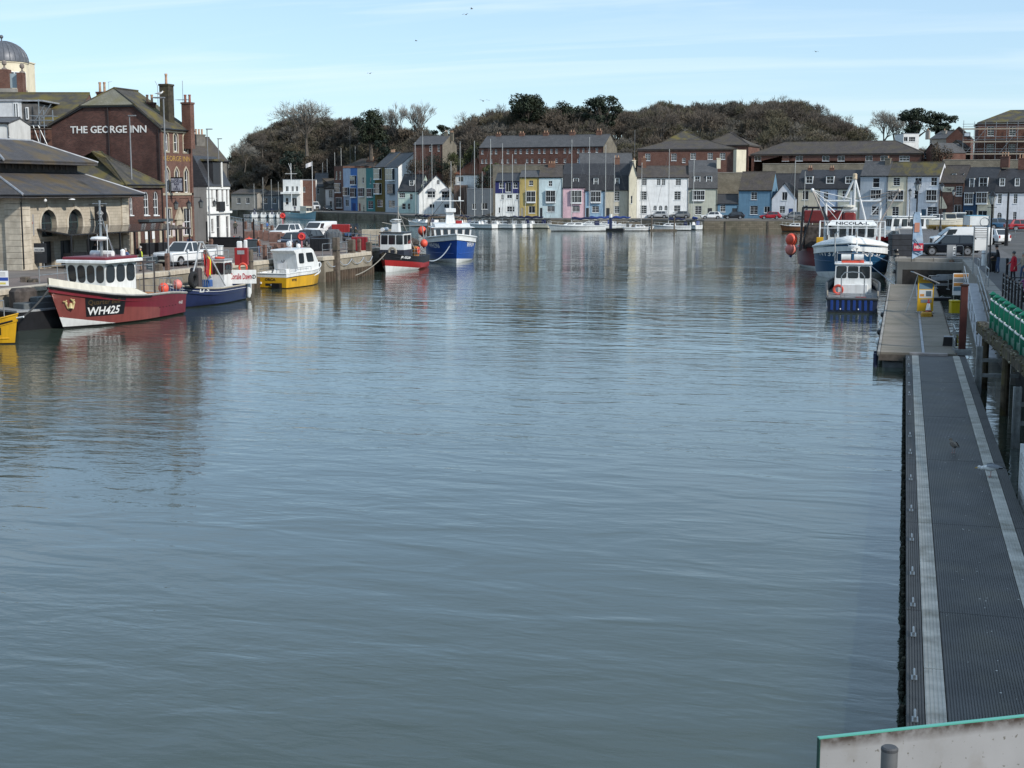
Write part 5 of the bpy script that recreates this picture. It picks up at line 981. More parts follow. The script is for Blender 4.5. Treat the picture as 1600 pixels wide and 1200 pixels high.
# ================================================================== TREES
def np_mesh(name, V, F, mats, mi=None, smooth=False):
 me = bpy.data.meshes.new(name); me.from_pydata(V, [], F)
 for m in mats: me.materials.append(m)
 if mi is not None: me.polygons.foreach_set('material_index', mi)
 if smooth: me.polygons.foreach_set('use_smooth', [True] * len(F))
 me.update(); return me
BARK = mat('bark', (.10, .085, .07), .95, var=.3, scale=2)
TWIG = mat('twigs', (.115, .095, .078), .95, var=.25, scale=.6)
TWIG_R = mat('reddish_twigs', (.135, .105, .082), .95, var=.35, scale=.25, stain=(.085, .085, .045), sscale=.12)
TWIG_G = mat('pale_twigs', (.23, .215, .19), .95, var=.2)
def bare(seed, H, spread=.75, nl=(5, 4, 4, 5, 5), trunk=.3, thin=1., up=.35, r0=.022):
 rr = random.Random(seed); V = []; F = []; TV = []; TF = []
 def seg(a, b, ra, rb, n):
  d = (b - a).normalized(); u = d.orthogonal().normalized(); w = d.cross(u)
  if n > 2:
   o = len(V)
   for c, r_ in ((a, ra), (b, rb)):
    for j in range(n): t_ = 2 * math.pi * j / n; V.append(tuple(c + (u * math.cos(t_) + w * math.sin(t_)) * r_))
   for j in range(n): F.append((o + j, o + (j + 1) % n, o + n + (j + 1) % n, o + n + j))
  else:
   t_ = rr.uniform(0, 6.28); u = u * math.cos(t_) + w * math.sin(t_); o = len(TV)
   TV.extend([tuple(a - u * ra), tuple(a + u * ra), tuple(b + u * rb), tuple(b - u * rb)]); TF.append((o, o + 1, o + 2, o + 3))
 def grow(p, d, ln, r_, lev):
  k = 2 if lev < 3 else 1; q = p
  for i in range(k):
   d2 = (d + Vector((rr.gauss(0, .12), rr.gauss(0, .12), rr.gauss(.03, .08)))).normalized(); e = q + d2 * (ln / k)
   seg(q, e, r_ * (1 - .3 * i), r_ * (1 - .3 * (i + 1)), 5 if lev < 2 else (3 if lev < 3 else 2)); q = e; d = d2
  if lev >= len(nl): return
  n = nl[lev]
  for i in range(n):
   a = 2 * math.pi * (i + rr.random()) / n; sp = spread * rr.uniform(.6, 1.15)
   u = d.orthogonal().normalized(); w = d.cross(u); nd = (d + (u * math.cos(a) + w * math.sin(a)) * sp + Vector((0, 0, up * .35))).normalized()
   t_ = rr.uniform(.55, 1.) if lev else rr.uniform(.75, 1.)
   grow(p + (q - p) * t_, nd, ln * rr.uniform(.55, .8), max(r0 * thin, r_ * .55), lev + 1)
 grow(Vector((0, 0, -.5)), Vector((0, 0, 1)), H * trunk + .5, H * .022, 0)
 zm = max(v[2] for v in TV); k = H / zm
 return [tuple(c * k for c in v) for v in V], F, [tuple(c * k for c in v) for v in TV], TF
def bare_tree(label, px, ytop, d, H, seed, mt=TWIG, name='bare_tree', group='bare trees on the skyline', sx=1., **k):
 zt = ZAT(ytop, d); q = DX(px, d, zt - H); o = thing(name, label, 'tree', (q.x, q.y, zt - H), seed * 1.3, group)
 V, F, TV, TF = bare(seed, H, **k); V = [(x * sx, y * sx, z) for x, y, z in V]; TV = [(x * sx, y * sx, z) for x, y, z in TV]
 link('trunk', np_mesh('trunk', V, F, [BARK]), o); link('crown', np_mesh('crown', TV, TF, [mt]), o); return o
_m, _t, _p = newmat('wood_twigs'); _oi = N(_t, 'ShaderNodeObjectInfo')
_r = N(_t, 'ShaderNodeValToRGB'); _r.color_ramp.elements[0].color = (.1, .083, .066, 1); _r.color_ramp.elements[1].color = (.17, .155, .13, 1)
for _k, _c in ((.25, (.135, .107, .08, 1)), (.5, (.11, .1, .06, 1)), (.75, (.055, .048, .04, 1))): _e = _r.color_ramp.elements.new(_k); _e.color = _c
L(_t, _oi.outputs['Random'], _r.inputs[0]); L(_t, _r.outputs[0], _p.inputs['Base Color']); _p.inputs['Roughness'].default_value = .95; WOODM = _m
BARKL = mat('pale_bark', (.2, .18, .15), .95, var=.3)
PC = bpy.data.collections.new('wood_prototypes')
rr = random.Random(21)
for i in range(6):
 V, F, TV, TF = bare(100 + i, 9, spread=(.6, .75, .9)[i % 3], nl=(5, 4, 4, 5, 4), r0=.03, up=(.7, .4, .2)[i % 3], trunk=.26)
 n = len(V); o_ = bpy.data.objects.new('wood_prototype', np_mesh('wood_prototype', V + TV, F + [tuple(a + n for a in f_) for f_ in TF], [BARKL if i % 2 else BARK, WOODM], [0] * len(F) + [1] * len(TF))); PC.objects.link(o_)
pts, rot, scl, idx = [], [], [], []
gaps = [(1395, 1450), (1468, 1700)]
for px in np.arange(352, 1345, 4.2):
 for k in range(5):
  x = px + rr.uniform(-6, 6); d1_ = max(430., rowd(x) + 42); d = rr.uniform(rowd(x) + 18, d1_ + 2) if k < 4 else rr.uniform(d1_ - 4, d1_ + 10)
  if 640 < x < 770 and d < 385: continue
  if 690 < x < 716: continue
  if 740 < x < 1440 and d < (358 if x < 985 else 346): continue
  H = rr.uniform(.8, 1.35) * (1 if x > 400 else .8)
  z = hill_z(x, d); q = DX(x, d, z - .4)
  top = ZAT(skyline(x) - rr.uniform(-6, 6), d); s_ = min(1.25, max(.25, (top - q.z) / 9.)) * rr.uniform(.72, 1.06)
  pts.append(tuple(q)); rot.append((0, 0, rr.uniform(0, 6.28))); scl.append(min(H, s_) if k < 4 else s_); idx.append(rr.randrange(6))
for x in np.arange(1345, 1530, 6):
 for k in range(2):
  d = rr.uniform(340, 420); z = hill_z(x, d); q = DX(x, d, z - .4); top = ZAT((203 if x < 1400 else 216) + rr.uniform(0, 9), d); pts.append(tuple(q)); rot.append((0, 0, rr.uniform(0, 6))); scl.append(max(.15, min(.8, (top - q.z) / 9.))); idx.append(rr.randrange(6))
me = bpy.data.meshes.new('hillside_wood'); me.from_pydata(pts, [], [])
for nm, ty, data in (('rot', 'FLOAT_VECTOR', [c for r_ in rot for c in r_]), ('scl', 'FLOAT', scl), ('idx', 'INT', idx)):
 a = me.attributes.new(nm, ty, 'POINT'); a.data.foreach_set('vector' if ty == 'FLOAT_VECTOR' else 'value', data)
wood = link('hillside_wood', me); tag(wood, 'brown leafless wood covering the hillside behind the town', 'wood', kind='stuff')
ng = bpy.data.node_groups.new('scatter_wood', 'GeometryNodeTree')
ng.interface.new_socket('Geometry', in_out='INPUT', socket_type='NodeSocketGeometry'); ng.interface.new_socket('Geometry', in_out='OUTPUT', socket_type='NodeSocketGeometry')
gi_, go_ = ng.nodes.new('NodeGroupInput'), ng.nodes.new('NodeGroupOutput')
m2p = ng.nodes.new('GeometryNodeMeshToPoints'); iop = ng.nodes.new('GeometryNodeInstanceOnPoints'); ci = ng.nodes.new('GeometryNodeCollectionInfo')
ci.inputs['Collection'].default_value = PC; ci.inputs['Separate Children'].default_value = True; ci.inputs['Reset Children'].default_value = True
def attr(nm, ty):
 n = ng.nodes.new('GeometryNodeInputNamedAttribute'); n.data_type = ty; n.inputs['Name'].default_value = nm; return n.outputs['Attribute']
e2r = ng.nodes.new('FunctionNodeEulerToRotation'); ng.links.new(attr('rot', 'FLOAT_VECTOR'), e2r.inputs[0])
ng.links.new(gi_.outputs[0], m2p.inputs['Mesh']); ng.links.new(m2p.outputs[0], iop.inputs['Points']); ng.links.new(ci.outputs[0], iop.inputs['Instance'])
iop.inputs['Pick Instance'].default_value = True; ng.links.new(attr('idx', 'INT'), iop.inputs['Instance Index'])
ng.links.new(e2r.outputs[0], iop.inputs['Rotation']); ng.links.new(attr('scl', 'FLOAT'), iop.inputs['Scale']); ng.links.new(iop.outputs[0], go_.inputs[0])
md = wood.modifiers.new('scatter', 'NODES'); md.node_group = ng
bare_tree('wide bare tree crowning the wooded hill above the harbour office', 480, 152, 436, 17, 1, sx=1.25, spread=.8, mt=TWIG_G, nl=(6, 5, 4, 5, 4))
bare_tree('pale bare tree, left one of the two behind the white gable end', 625, 156, 425, 17, 2, mt=TWIG_G, spread=.5, up=.8)
bare_tree('pale bare tree, right one of the two behind the white gable end', 657, 157, 425, 17, 3, mt=TWIG_G, spread=.5, up=.8)
bare_tree('dark bare tree left of the brick terrace roof', 736, 174, 400, 13, 4, mt=TWIG)
bare_tree('small pale bare tree just left of the round dark evergreen', 784, 160, 420, 13, 5, mt=TWIG)
bare_tree('round-headed bare tree above the pyramid roof', 1026, 155, 380, 15, 6, mt=TWIG)
bare_tree('spreading bare tree above the white rendered tower block', 1100, 157, 390, 14, 7)
bare_tree('tall bare tree at the top of the right-hand wood', 1175, 150, 400, 15, 8)
bare_tree('highest bare tree over the middle of the long brick flats', 1222, 147, 400, 15, 9)
bare_tree('broad bare tree on the falling right edge of the wood', 1270, 160, 395, 14, 10)
bare_tree('low bare tree at the end of the wood above the long flats', 1310, 174, 390, 12, 11)
bare_tree('lone bare tree, left of the pair beside the dark pine', 1374, 169, 380, 13, 12, mt=TWIG_G, spread=.7)
bare_tree('lone bare tree, right of the pair beside the dark pine', 1391, 167, 382, 13, 13, mt=TWIG_G, spread=.6)
bare_tree('thin bare sapling on the left foot of the wooded hill', 382, 218, 425, 9, 14, mt=TWIG_G)
bare_tree('bare scrubby tree on the left shoulder of the hill', 410, 195, 428, 9, 15, mt=TWIG)
def clumps(rr, centres, n, size):
 V = []; F = []
 for (c, rad) in centres:
  for i in range(n):
   while True:
    p = Vector((rr.uniform(-1, 1), rr.uniform(-1, 1), rr.uniform(-1, 1)))
    if .35 < p.length < 1: break
   q = Vector(c) + Vector((p.x * rad[0], p.y * rad[1], p.z * rad[2]))
   nrm = (p + Vector((rr.gauss(0, .5), rr.gauss(0, .5), rr.gauss(.2, .5)))).normalized(); u = nrm.orthogonal().normalized(); w = nrm.cross(u); s_ = size * rr.uniform(.6, 1.3); o = len(V)
   a = rr.uniform(0, 6.28); u, w = u * math.cos(a) + w * math.sin(a), w * math.cos(a) - u * math.sin(a)
   V.extend([tuple(q - u * s_), tuple(q - w * s_ * .5), tuple(q + u * s_), tuple(q + w * s_ * .5)]); F.append((o, o + 1, o + 2, o + 3))
 return V, F
def leafmat(nm, c): return mat(nm, c, .7, var=.4, scale=.5, spec=.25)
EVG = leafmat('holm_oak_leaf', (.024, .032, .017)); PINE = leafmat('pine_needle', (.024, .034, .021)); IVY = leafmat('ivy_leaf', (.017, .026, .018)); GRN = leafmat('shrub_leaf', (.06, .068, .025)); BRWN = leafmat('brown_shrub', (.085, .065, .045))
def evergreen(name, label, px, ytop, ybot, w_px, d, m, seed, nb=26, n=150, size=.3, flat_=.55, group='evergreen trees on the hill', trunkh=None):
 rr = random.Random(seed); zt = ZAT(ytop, d); zb = ZAT(ybot, d); Wm = w_px / FPX * d * 1.22; H = zt - zb; th = trunkh if trunkh else H * .2
 q = DX(px, d, zb); o = thing(name, label, 'tree', (q.x, q.y, zb), 0, group); cs = []
 for i in range(nb):
  t_ = rr.random(); z = th + (H - th) * (.12 + .76 * t_); rad = Wm / 2 * math.sqrt(max(.08, 1 - ((t_ - .42) / .62) ** 2)); a = rr.uniform(0, 6.28); r_ = rad * math.sqrt(rr.random()) * .78
  s_ = Wm * rr.uniform(.1, .2); cs.append(((r_ * math.cos(a), r_ * math.sin(a), z), (s_, s_, s_ * flat_)))
 V, F = clumps(rr, cs, n, size); link('crown', np_mesh('crown', V, F, [m]), o)
 mb = MB().tb([(0, 0, -2), (0, 0, th), (.2, 0, H * .75)], [Wm * .05, Wm * .04, .05], 7)
 for c, r_ in cs[::2]: mb.tb([(0, 0, th * .9), ((c[0]) * .5, c[1] * .5, (c[2] + th) * .5), c], [Wm * .022, Wm * .014, .03], 4)
 mb.b('trunk', BARK, o); return o
evergreen('holm_oak', 'dark round evergreen tree on the hill left of centre', 580, 171, 240, 54, 415, EVG, 31, 34, 170, .34, .8)
evergreen('holm_oak', 'dark drooping evergreen lower right of the round hill evergreen', 601, 215, 262, 30, 405, IVY, 32, 14, 130, .3, .9)
evergreen('ivy_tree', 'dark ivy-clad tree in the middle of the wooded slope', 460, 232, 290, 44, 412, IVY, 33, 18, 110, .35, .8)
evergreen('pine_tree', 'small spreading pine beside the stone-gabled hill house', 691, 190, 232, 32, 390, PINE, 34, 14, 110, .26, .5, trunkh=1.2)
evergreen('holm_oak', 'broad dark evergreen on the skyline above the brick terrace', 825, 147, 205, 60, 400, EVG, 35, 34, 170, .34, .75)
evergreen('holm_oak', 'low dark evergreen linking the two big skyline evergreens', 885, 158, 205, 64, 405, EVG, 36, 22, 150, .34, .6)
evergreen('cedar_tree', 'pointed dark cedar on the skyline right of the low evergreen', 942, 146, 215, 58, 398, PINE, 37, 34, 170, .32, .6)
evergreen('pine_tree', 'large flat-topped dark pine, left one of the two at the right', 1432, 166, 222, 62, 372, PINE, 38, 30, 160, .3, .42, trunkh=1.2)
evergreen('pine_tree', 'large flat-topped dark pine, right one of the two at the right', 1468, 174, 220, 52, 374, PINE, 39, 24, 150, .3, .42, trunkh=1.2)
def shrub(label, px, ytop, ybot, w_px, d, m, seed, group='garden shrubs on the slope'):
 rr = random.Random(seed); zt = ZAT(ytop, d); zb = ZAT(ybot, d); Wm = w_px / FPX * d; q = DX(px, d, zb); o = thing('shrub', label, 'shrub', (q.x, q.y, zb), 0, group)
 cs = [((rr.uniform(-.4, .4) * Wm, rr.uniform(-.3, .3) * Wm, rr.uniform(.25, .75) * (zt - zb)), (Wm * .25, Wm * .25, (zt - zb) * .3)) for i in range(9)]
 V, F = clumps(rr, cs, 150, .2); link('crown', np_mesh('crown', V, F, [m]), o); MB().tb([(0, 0, -.5), (0, 0, (zt - zb) * .6)], .08, 5).b('stem', BARK, o)
for i, a in enumerate((('olive green shrub left of the brick terrace end', 737, 220, 252, 22, 352, GRN), ('brown twiggy bush beside the orange-roofed house', 700, 262, 296, 22, 352, BRWN), ('dark conifer bush below the orange-roofed house', 756, 268, 302, 26, 346, IVY),
  ('green garden hedge under the brick terrace', 775, 262, 284, 40, 335, IVY), ('olive bush behind the navy and white house', 770, 255, 270, 24, 338, GRN), ('brown bush on the slope below the hill house', 665, 238, 262, 36, 372, BRWN),
  ('tall dark hedge under the stone-gabled house', 672, 240, 275, 44, 360, IVY), ('olive hedge right of the stone gable', 715, 238, 262, 30, 362, GRN), ('brown hedge above the mint house', 650, 246, 276, 30, 358, BRWN),
  ('dark green bush below the hill house', 690, 252, 275, 30, 368, IVY), ('brown creeper mass in front of the brick gable house', 1472, 222, 262, 30, 312, BRWN))):
 shrub(*a, seed=60 + i)
# ================================================================== BOATS
class Hull:
 def __init__(s, L_, B_, bow, mid, stern, tr=.75, rake=.9, flare=.5, wlb=.86, fine=2.2, dr=.5, sag=.42, full=.42):
  s.L, s.B, s.bow, s.mid, s.stern, s.tr, s.rake, s.flare, s.wlb, s.fine, s.dr, s.sag, s.full = L_, B_, bow, mid, stern, tr, rake, flare, wlb, fine, dr, sag, full
 def sheer(s, t):
  m_ = s.sag; return s.mid + (s.bow - s.mid) * max(0, (t - m_) / (1 - m_)) ** 2 + (s.stern - s.mid) * max(0, (m_ - t) / m_) ** 2
 def wd(s, t):
  k = s.tr + (1 - s.tr) * math.sin(min(1, t / s.full) * math.pi / 2)
  return s.B / 2 * k * (1 - max(0, (t - s.full) / (1 - s.full)) ** s.fine)
 def ww(s, t): return s.B / 2 * s.wlb * (s.tr + (1 - s.tr) * math.sin(min(1, t / s.full) * math.pi / 2)) * (1 - max(0, (t - s.full) / (1 - s.full)) ** max(1.2, s.fine * .62))
 def pt(s, t, z, side=1):
  sh = s.sheer(t); v = min(1, max(0, (z + s.dr) / (sh + s.dr))); k = v ** (1 + s.flare)
  y = s.ww(t) * (1 - k) * (.35 + .65 * min(1, (z + s.dr) / (s.dr + .05))) + s.wd(t) * k
  x = s.L * (t - .5) - s.rake * (1 - v) * max(0, (t - .55) / .45) ** 1.6
  return Vector((x, y * side, z))
 def b(s, par, bands, mats, n=28, cb=None, bulwark=.35, deckm=None, railm=None, railw=.09, inner=None):
  mb = MB(); T = [i / n for i in range(n + 1)]; T = [1 - (1 - t) ** 1.25 for t in T]; T[-1] = .9985
  def zrow(t):
   sh = s.sheer(t); zs = [-s.dr, -.12]; mi = [0]
   for i, b in enumerate(bands):
    bb = b(t) if callable(b) else b; zs.append(min(bb, sh - .02 * (len(bands) - i))); mi.append(i)
   top = zs[-1]
   for k in (.33, .66, 1.): zs.append(top + (sh - top) * k); mi.append(len(bands))
   return zs, mi
  for side in (1, -1):
   G_ = []
   for t in T:
    zs, mi = zrow(t); G_.append([s.pt(t, z, side) for z in zs])
   k = len(G_[0]); o = len(mb.v)
   for r_ in G_: mb.v.extend([tuple(p) for p in r_])
   for i in range(n):
    for j in range(k - 1):
     f_ = (o + i * k + j, o + (i + 1) * k + j, o + (i + 1) * k + j + 1, o + i * k + j + 1)
     mm = mi[j]
     if cb: mm = cb((T[i] + T[i + 1]) / 2, G_[i][j].z * .5 + G_[i][j + 1].z * .5, side, mm)
     mb.f.append(f_ if side < 0 else f_[::-1]); mb.m.append(mm)
  zs, mi = zrow(0)
  for j in range(len(zs) - 1):
   a, b = s.pt(0, zs[j], 1), s.pt(0, zs[j], -1); c, d = s.pt(0, zs[j + 1], -1), s.pt(0, zs[j + 1], 1); mm = mi[j]
   if cb: mm = cb(0, (zs[j] + zs[j + 1]) / 2, 0, mm)
   mb.add([a, b, c, d], [(0, 1, 2, 3)], mm)
  h_ = mb.b('hull', mats, par, 'all'); h_.data.set_sharp_from_angle(angle=R(40))
  ins = MB(); P = [[(T[i], sd_) for i in range(n + 1)] for sd_ in (1, -1)]
  th = .07
  for side in (1, -1):
   A_ = []
   for t in T:
    p = s.pt(t, s.sheer(t), side); q = p.copy(); q.y = side * max(0, abs(p.y) - th); b = q.copy(); b.z -= bulwark; A_.append((q, b))
   for i in range(n): ins.add([A_[i][0], A_[i + 1][0], A_[i + 1][1], A_[i][1]], [(0, 1, 2, 3)])
  p, q = s.pt(0, s.stern, 1), s.pt(0, s.stern, -1); ins.add([p + Vector((th, -th, 0)), q + Vector((th, th, 0)), q + Vector((th, th, -bulwark)), p + Vector((th, -th, -bulwark))], [(0, 1, 2, 3)])
  ins.b('bulwark_lining', inner or mats[-1], par)
  dk = MB()
  for i in range(n):
   a, b = s.pt(T[i], s.sheer(T[i]), 1), s.pt(T[i + 1], s.sheer(T[i + 1]), 1)
   dk.add([(a.x, a.y - .03, a.z - bulwark), (b.x, b.y - .03, b.z - bulwark), (b.x, -b.y + .03, b.z - bulwark), (a.x, -a.y + .03, a.z - bulwark)], [(0, 3, 2, 1)])
  dk.b('deck', deckm or mat('deck_grey', (.16, .17, .17), .8, var=.2), par)
  pl = [s.pt(t, s.sheer(t), 1) for t in T] + [s.pt(t, s.sheer(t), -1) for t in reversed(T)]
  rl = MB().tb(pl + [pl[0]], railw / 2, 6); rl.b('gunwale', railm or mats[-1], par)
  return h_
 def line(s, par, name, z, m, r=.03, t0=0., t1=.99, side=(1, -1), n=24, out=.0):
  mb = MB()
  for sd_ in side:
   P = []
   for i in range(n + 1):
    t = t0 + (t1 - t0) * i / n; zz = z(t) if callable(z) else z; p = s.pt(t, zz, sd_); p.y += sd_ * out; P.append(p)
   mb.tb(P, r, 6)
  return mb.b(name, m, par)
 def letter(s, par, txt, t0, z0, size, m, side, width=None, back=False, proud=.015, bold=.0, shear=0., flow=False):
  me = textmesh(txt, size, .0, bold, 'LEFT', shear); me.materials.clear(); me.materials.append(m)
  xs = [v.co.x for v in me.vertices]; k = (width / (max(xs) - min(xs))) if width else 1.; x0 = min(xs)
  for v in me.vertices:
   u, w = (v.co.x - x0) * k, v.co.y; t = t0 + (u / s.L) * (1 if side < 0 else -1)
   zz = z0 + w + ((s.sheer(t) - s.sheer(t0)) if flow else 0); zz = min(zz, s.sheer(t) - .03); p = s.pt(t, zz, side)
   e = .01; n_ = (s.pt(t + e, zz, side) - s.pt(t - e, zz, side)).cross(s.pt(t, zz + .05, side) - s.pt(t, zz - .05, side)); n_.normalize()
   if n_.y * side < 0: n_ = -n_
   v.co = p + n_ * proud
  me.update(); return link('lettering', me, par)
 def patch(s, par, name, t0, t1, z0, z1, m, side, proud=.008, n=10, flow=False):
  mb = MB(); A_ = []
  for i in range(n + 1):
   t = t0 + (t1 - t0) * i / n
   for j in range(5):
    f0 = (s.sheer(t) - s.sheer(t0)) if flow else 0
    zz = z0 + (z1 - z0) * j / 4 + f0; p = s.pt(t, zz, side); p.y += side * proud; A_.append(p)
  F = [(i * 5 + j, (i + 1) * 5 + j, (i + 1) * 5 + j + 1, i * 5 + j + 1) for i in range(n) for j in range(4)]
  return mb.add(A_, F).b(name, m, par)
def rpoly(w, h, r, n=4):
 P = []
 for cx, cz, a0 in ((w / 2 - r, h / 2 - r, 0), (-w / 2 + r, h / 2 - r, 90), (-w / 2 + r, -h / 2 + r, 180), (w / 2 - r, -h / 2 + r, 270)):
  for i in range(n + 1): a = R(a0 + 90 * i / n); P.append((cx + r * math.cos(a), cz + r * math.sin(a)))
 return P
def panes(par, quad, cells, rr_=.06, m=None, frame=None, name='window'):
 bl, br, tr_, tl = (Vector(q) for q in quad); nrm = (br - bl).cross(tl - bl).normalized()
 for (u0, u1, v0, v1) in cells:
  def P(u, v): a = bl + (br - bl) * u; b = tl + (tr_ - tl) * u; return a + (b - a) * v
  c = P((u0 + u1) / 2, (v0 + v1) / 2); ex = P(u1, (v0 + v1) / 2) - P(u0, (v0 + v1) / 2); ez = P((u0 + u1) / 2, v1) - P((u0 + u1) / 2, v0)
  w, h_ = ex.length, ez.length; ex.normalize(); ez.normalize(); r_ = min(rr_, w * .49, h_ * .49)
  def ringp(k, off): return [c + ex * p[0] + ez * p[1] + nrm * off for p in rpoly(w + 2 * k, h_ + 2 * k, r_ + k)]
  A_, B_ = ringp(.035, .012), ringp(.035, -.01); n = len(A_)
  wq = MB().add(A_ + B_, [tuple(range(n))] + [(i, n + i, n + (i + 1) % n, (i + 1) % n) for i in range(n)]).b(name, frame or BLACK, par)
  MB().add(ringp(0, .016), [tuple(range(n))]).b('pane', m or GLASS, wq)
def house_on(par, x0, x1, wb, wt, z0, z1, m, rakef=.15, raker=0., front=3, sides=2, rear=0, fv=(.45, .85), roofm=None, eave=.12, rr_=.06, name='wheelhouse', side_v=None, wall2=None, frame=None, side_u=(.08, .95)):
 a = [(x0, -wb / 2, z0), (x1, -wb / 2, z0), (x1, wb / 2, z0), (x0, wb / 2, z0)]; b = [(x0 + raker, -wt / 2, z1), (x1 - rakef, -wt / 2, z1), (x1 - rakef, wt / 2, z1), (x0 + raker, wt / 2, z1)]
 h_ = MB().add(a + b, [(0, 3, 2, 1), (4, 5, 6, 7), (0, 1, 5, 4), (1, 2, 6, 5), (2, 3, 7, 6), (3, 0, 4, 7)]).b(name, m, par)
 rf = MB().cb(x0 + raker - eave, x1 - rakef + eave, -wt / 2 - eave, wt / 2 + eave, z1, z1 + .09, .03).b('roof', roofm or m, h_)
 def cells(n, lo, hi, u=(.05, .95), g=.07):
  w = (u[1] - u[0] - g * (n - 1)) / max(1, n); return [(u[0] + i * (w + g), u[0] + i * (w + g) + w, lo, hi) for i in range(n)]
 if front: panes(h_, (a[1], a[2], b[2], b[1]), cells(front, *fv), rr_, frame=frame)
 sv = side_v or fv
 if sides:
  panes(h_, (a[0], a[1], b[1], b[0]), cells(sides, *sv, side_u), rr_, frame=frame); panes(h_, (a[2], a[3], b[3], b[2]), cells(sides, *sv, (1 - side_u[1], 1 - side_u[0])), rr_, frame=frame)
 if rear: panes(h_, (a[3], a[0], b[0], b[3]), cells(rear, *fv), rr_, frame=frame)
 return h_
def boat(name, label, bow, stern, cat='boat', group=None):
 c = (bow + stern) / 2; return thing(name, label, cat, (c.x, c.y, 0), math.atan2(bow.y - stern.y, bow.x - stern.x), group)
WHITE = paint('boat_white', (.72, .73, .72)); CREAMP = paint('boat_cream', (.62, .59, .5)); REDP = paint('boat_red', (.33, .02, .02)); NAVYP = paint('boat_navy', (.016, .024, .075))
BLUEP = paint('boat_blue', (.012, .07, .33)); YELP = paint('boat_yellow', (.62, .34, .015)); MAROON = paint('boat_maroon', (.15, .012, .022)); DKRED = paint('faded_red', (.21, .055, .048)); TEALB = paint('boat_petrol', (.012, .07, .155), .4)
ORANGE = mat('buoy_orange', (.72, .10, .06), .5, var=.12); PINKB = mat('buoy_pink', (.62, .2, .17), .5, var=.15); ANTI = paint('antifoul', (.05, .012, .012)); BOOT = paint('boot_black', (.012, .012, .013)); LETW = plain('letter_white', (.75, .75, .74), .5); LETB = plain('letter_black', (.015, .015, .018), .5)
GREYP = paint('boat_grey', (.3, .31, .32)); SKYP = paint('boat_sky', (.17, .34, .4)); TEAK = mat('varnished_wood', (.19, .075, .03), .4, var=.25, scale=3)
def railing(par, pts, h, m=STEEL, r=.018, n=2, name='railing'):
 mb = MB()
 for p in pts: mb.tb([p, (p[0], p[1], p[2] + h)], r, 5)
 for k in range(1, n + 1): mb.tb([(p[0], p[1], p[2] + h * k / n) for p in pts], r, 5)
 return mb.b(name, m, par)
def hull_rail(H, par, t0, t1, h, n, side, m=STEEL, rows=2, inset=.08, r=.018):
 P = []
 for i in range(n + 1): t = t0 + (t1 - t0) * i / n; p = H.pt(t, H.sheer(t), side); P.append((p.x, p.y - side * inset, p.z))
 return railing(par, P, h, m, r, rows)
def buoy(label, p, r, m=ORANGE, group='fender buoys'):
 o = thing('fender_buoy', label, 'buoy', p, 0, group); MB().ball((0, 0, 0), r, 16, 1.08).b('float', m, o, True)
 MB().lt([(r * .3, -r * 1.05), (r * .22, -r * 1.28), (r * .08, -r * 1.4)], n=8).b('neck', mat('buoy_neck', (.05, .06, .2), .6), o); return o
def wpt(o, p): return Matrix.Translation(o.location) @ Matrix.Rotation(o.rotation_euler.z, 4, 'Z') @ Vector(p)
def rope(label, pts, m=ROPE, r=.025, sag=0., n=10, name='mooring_rope'):
 P = []
 for a, b in zip(pts, pts[1:]):
  a = Vector(a); b = Vector(b)
  for i in range(n + 1): t = i / n; q = a + (b - a) * t; q.z -= sag * 4 * t * (1 - t); P.append(q)
 o = MB().tb(P, r, 5).b(name, m); return tag(o, label, 'rope', 'mooring ropes')
# ---------------- Quarter Bell WH425
def stern_c(bow, corner, half):          # transom centre from its measured near corner
 c = corner.copy()
 for _ in range(6):
  h_ = (bow - c).normalized(); pr = Vector((-h_.y, h_.x, 0)); pr = pr if pr.dot(RT) > 0 else -pr; c = corner - pr * half
 return c
bw_ = G(97, 514); st_ = stern_c(bw_, G(291, 490), 1.65)
qb = boat('fishing_boat', 'maroon fishing boat with white wheelhouse and black WH425 name panel', bw_ + (bw_ - st_).normalized() * 1.2, st_, 'fishing boat')
LQb = (bw_ - st_).length + 1.2
Hq = Hull(LQb, 4.3, 2.6, 1.6, 1.38, .8, 1.6, .35, .9, 2.4, sag=.34)
def cbq(t, z, side, mm):
 if mm == 1 and t < .82: return 2
 return mm
tl = .52
Hq.b(qb, [.12, lambda t: .12 + max(0, (t - .66)) * 1.75, lambda t: .55 + 1.0 * max(0, t - .1)], [BOOT, WHITE, DKRED, MAROON], cb=lambda t, z, sd_, mm: (3 if (mm == 2 and t < .3) else (2 if (mm == 3 and t > .70) else mm)), railm=mat('rub_rail', (.3, .3, .28), .7, var=.2), deckm=mat('deck_buff', (.35, .2, .08), .7, var=.2), railw=.16)
wbk = MB(); n = 14; ring_ = []
for i in range(n + 1):
 t = .42 + .575 * i / n; sh = Hq.sheer(t); e = min(1, (i / n) / .18); p = Hq.pt(t, sh, 1); w_ = p.y
 ring_.append([(p.x, s_ * w_ * (1 - k * .10 * e), sh + .02 + k * .34 * e + (.1 * e if k == 1 else 0) * (1 if abs(s_) > 0 else 1)) for s_, k in ((1, 0), (1, 1), (.5, 1.25), (-.5, 1.25), (-1, 1), (-1, 0))])
for i in range(n):
 for j in range(5): wbk.add([ring_[i][j], ring_[i + 1][j], ring_[i + 1][j + 1], ring_[i][j + 1]], [(0, 1, 2, 3)])
wbk.add(ring_[0], [tuple(range(6))]).b('whaleback', CREAMP, qb, True)
Hq.line(qb, 'rubbing_band', lambda t: Hq.sheer(t) - .06, BLACK, .1, .4, .995)
wx = LQb * .08
wh = house_on(qb, wx - 2.0, wx + 1.35, 2.5, 2.75, 2.0, 3.72, WHITE, -.1, .2, 4, 3, 0, (.32, .9), MAROON, .28, .3, side_u=(.04, .97))
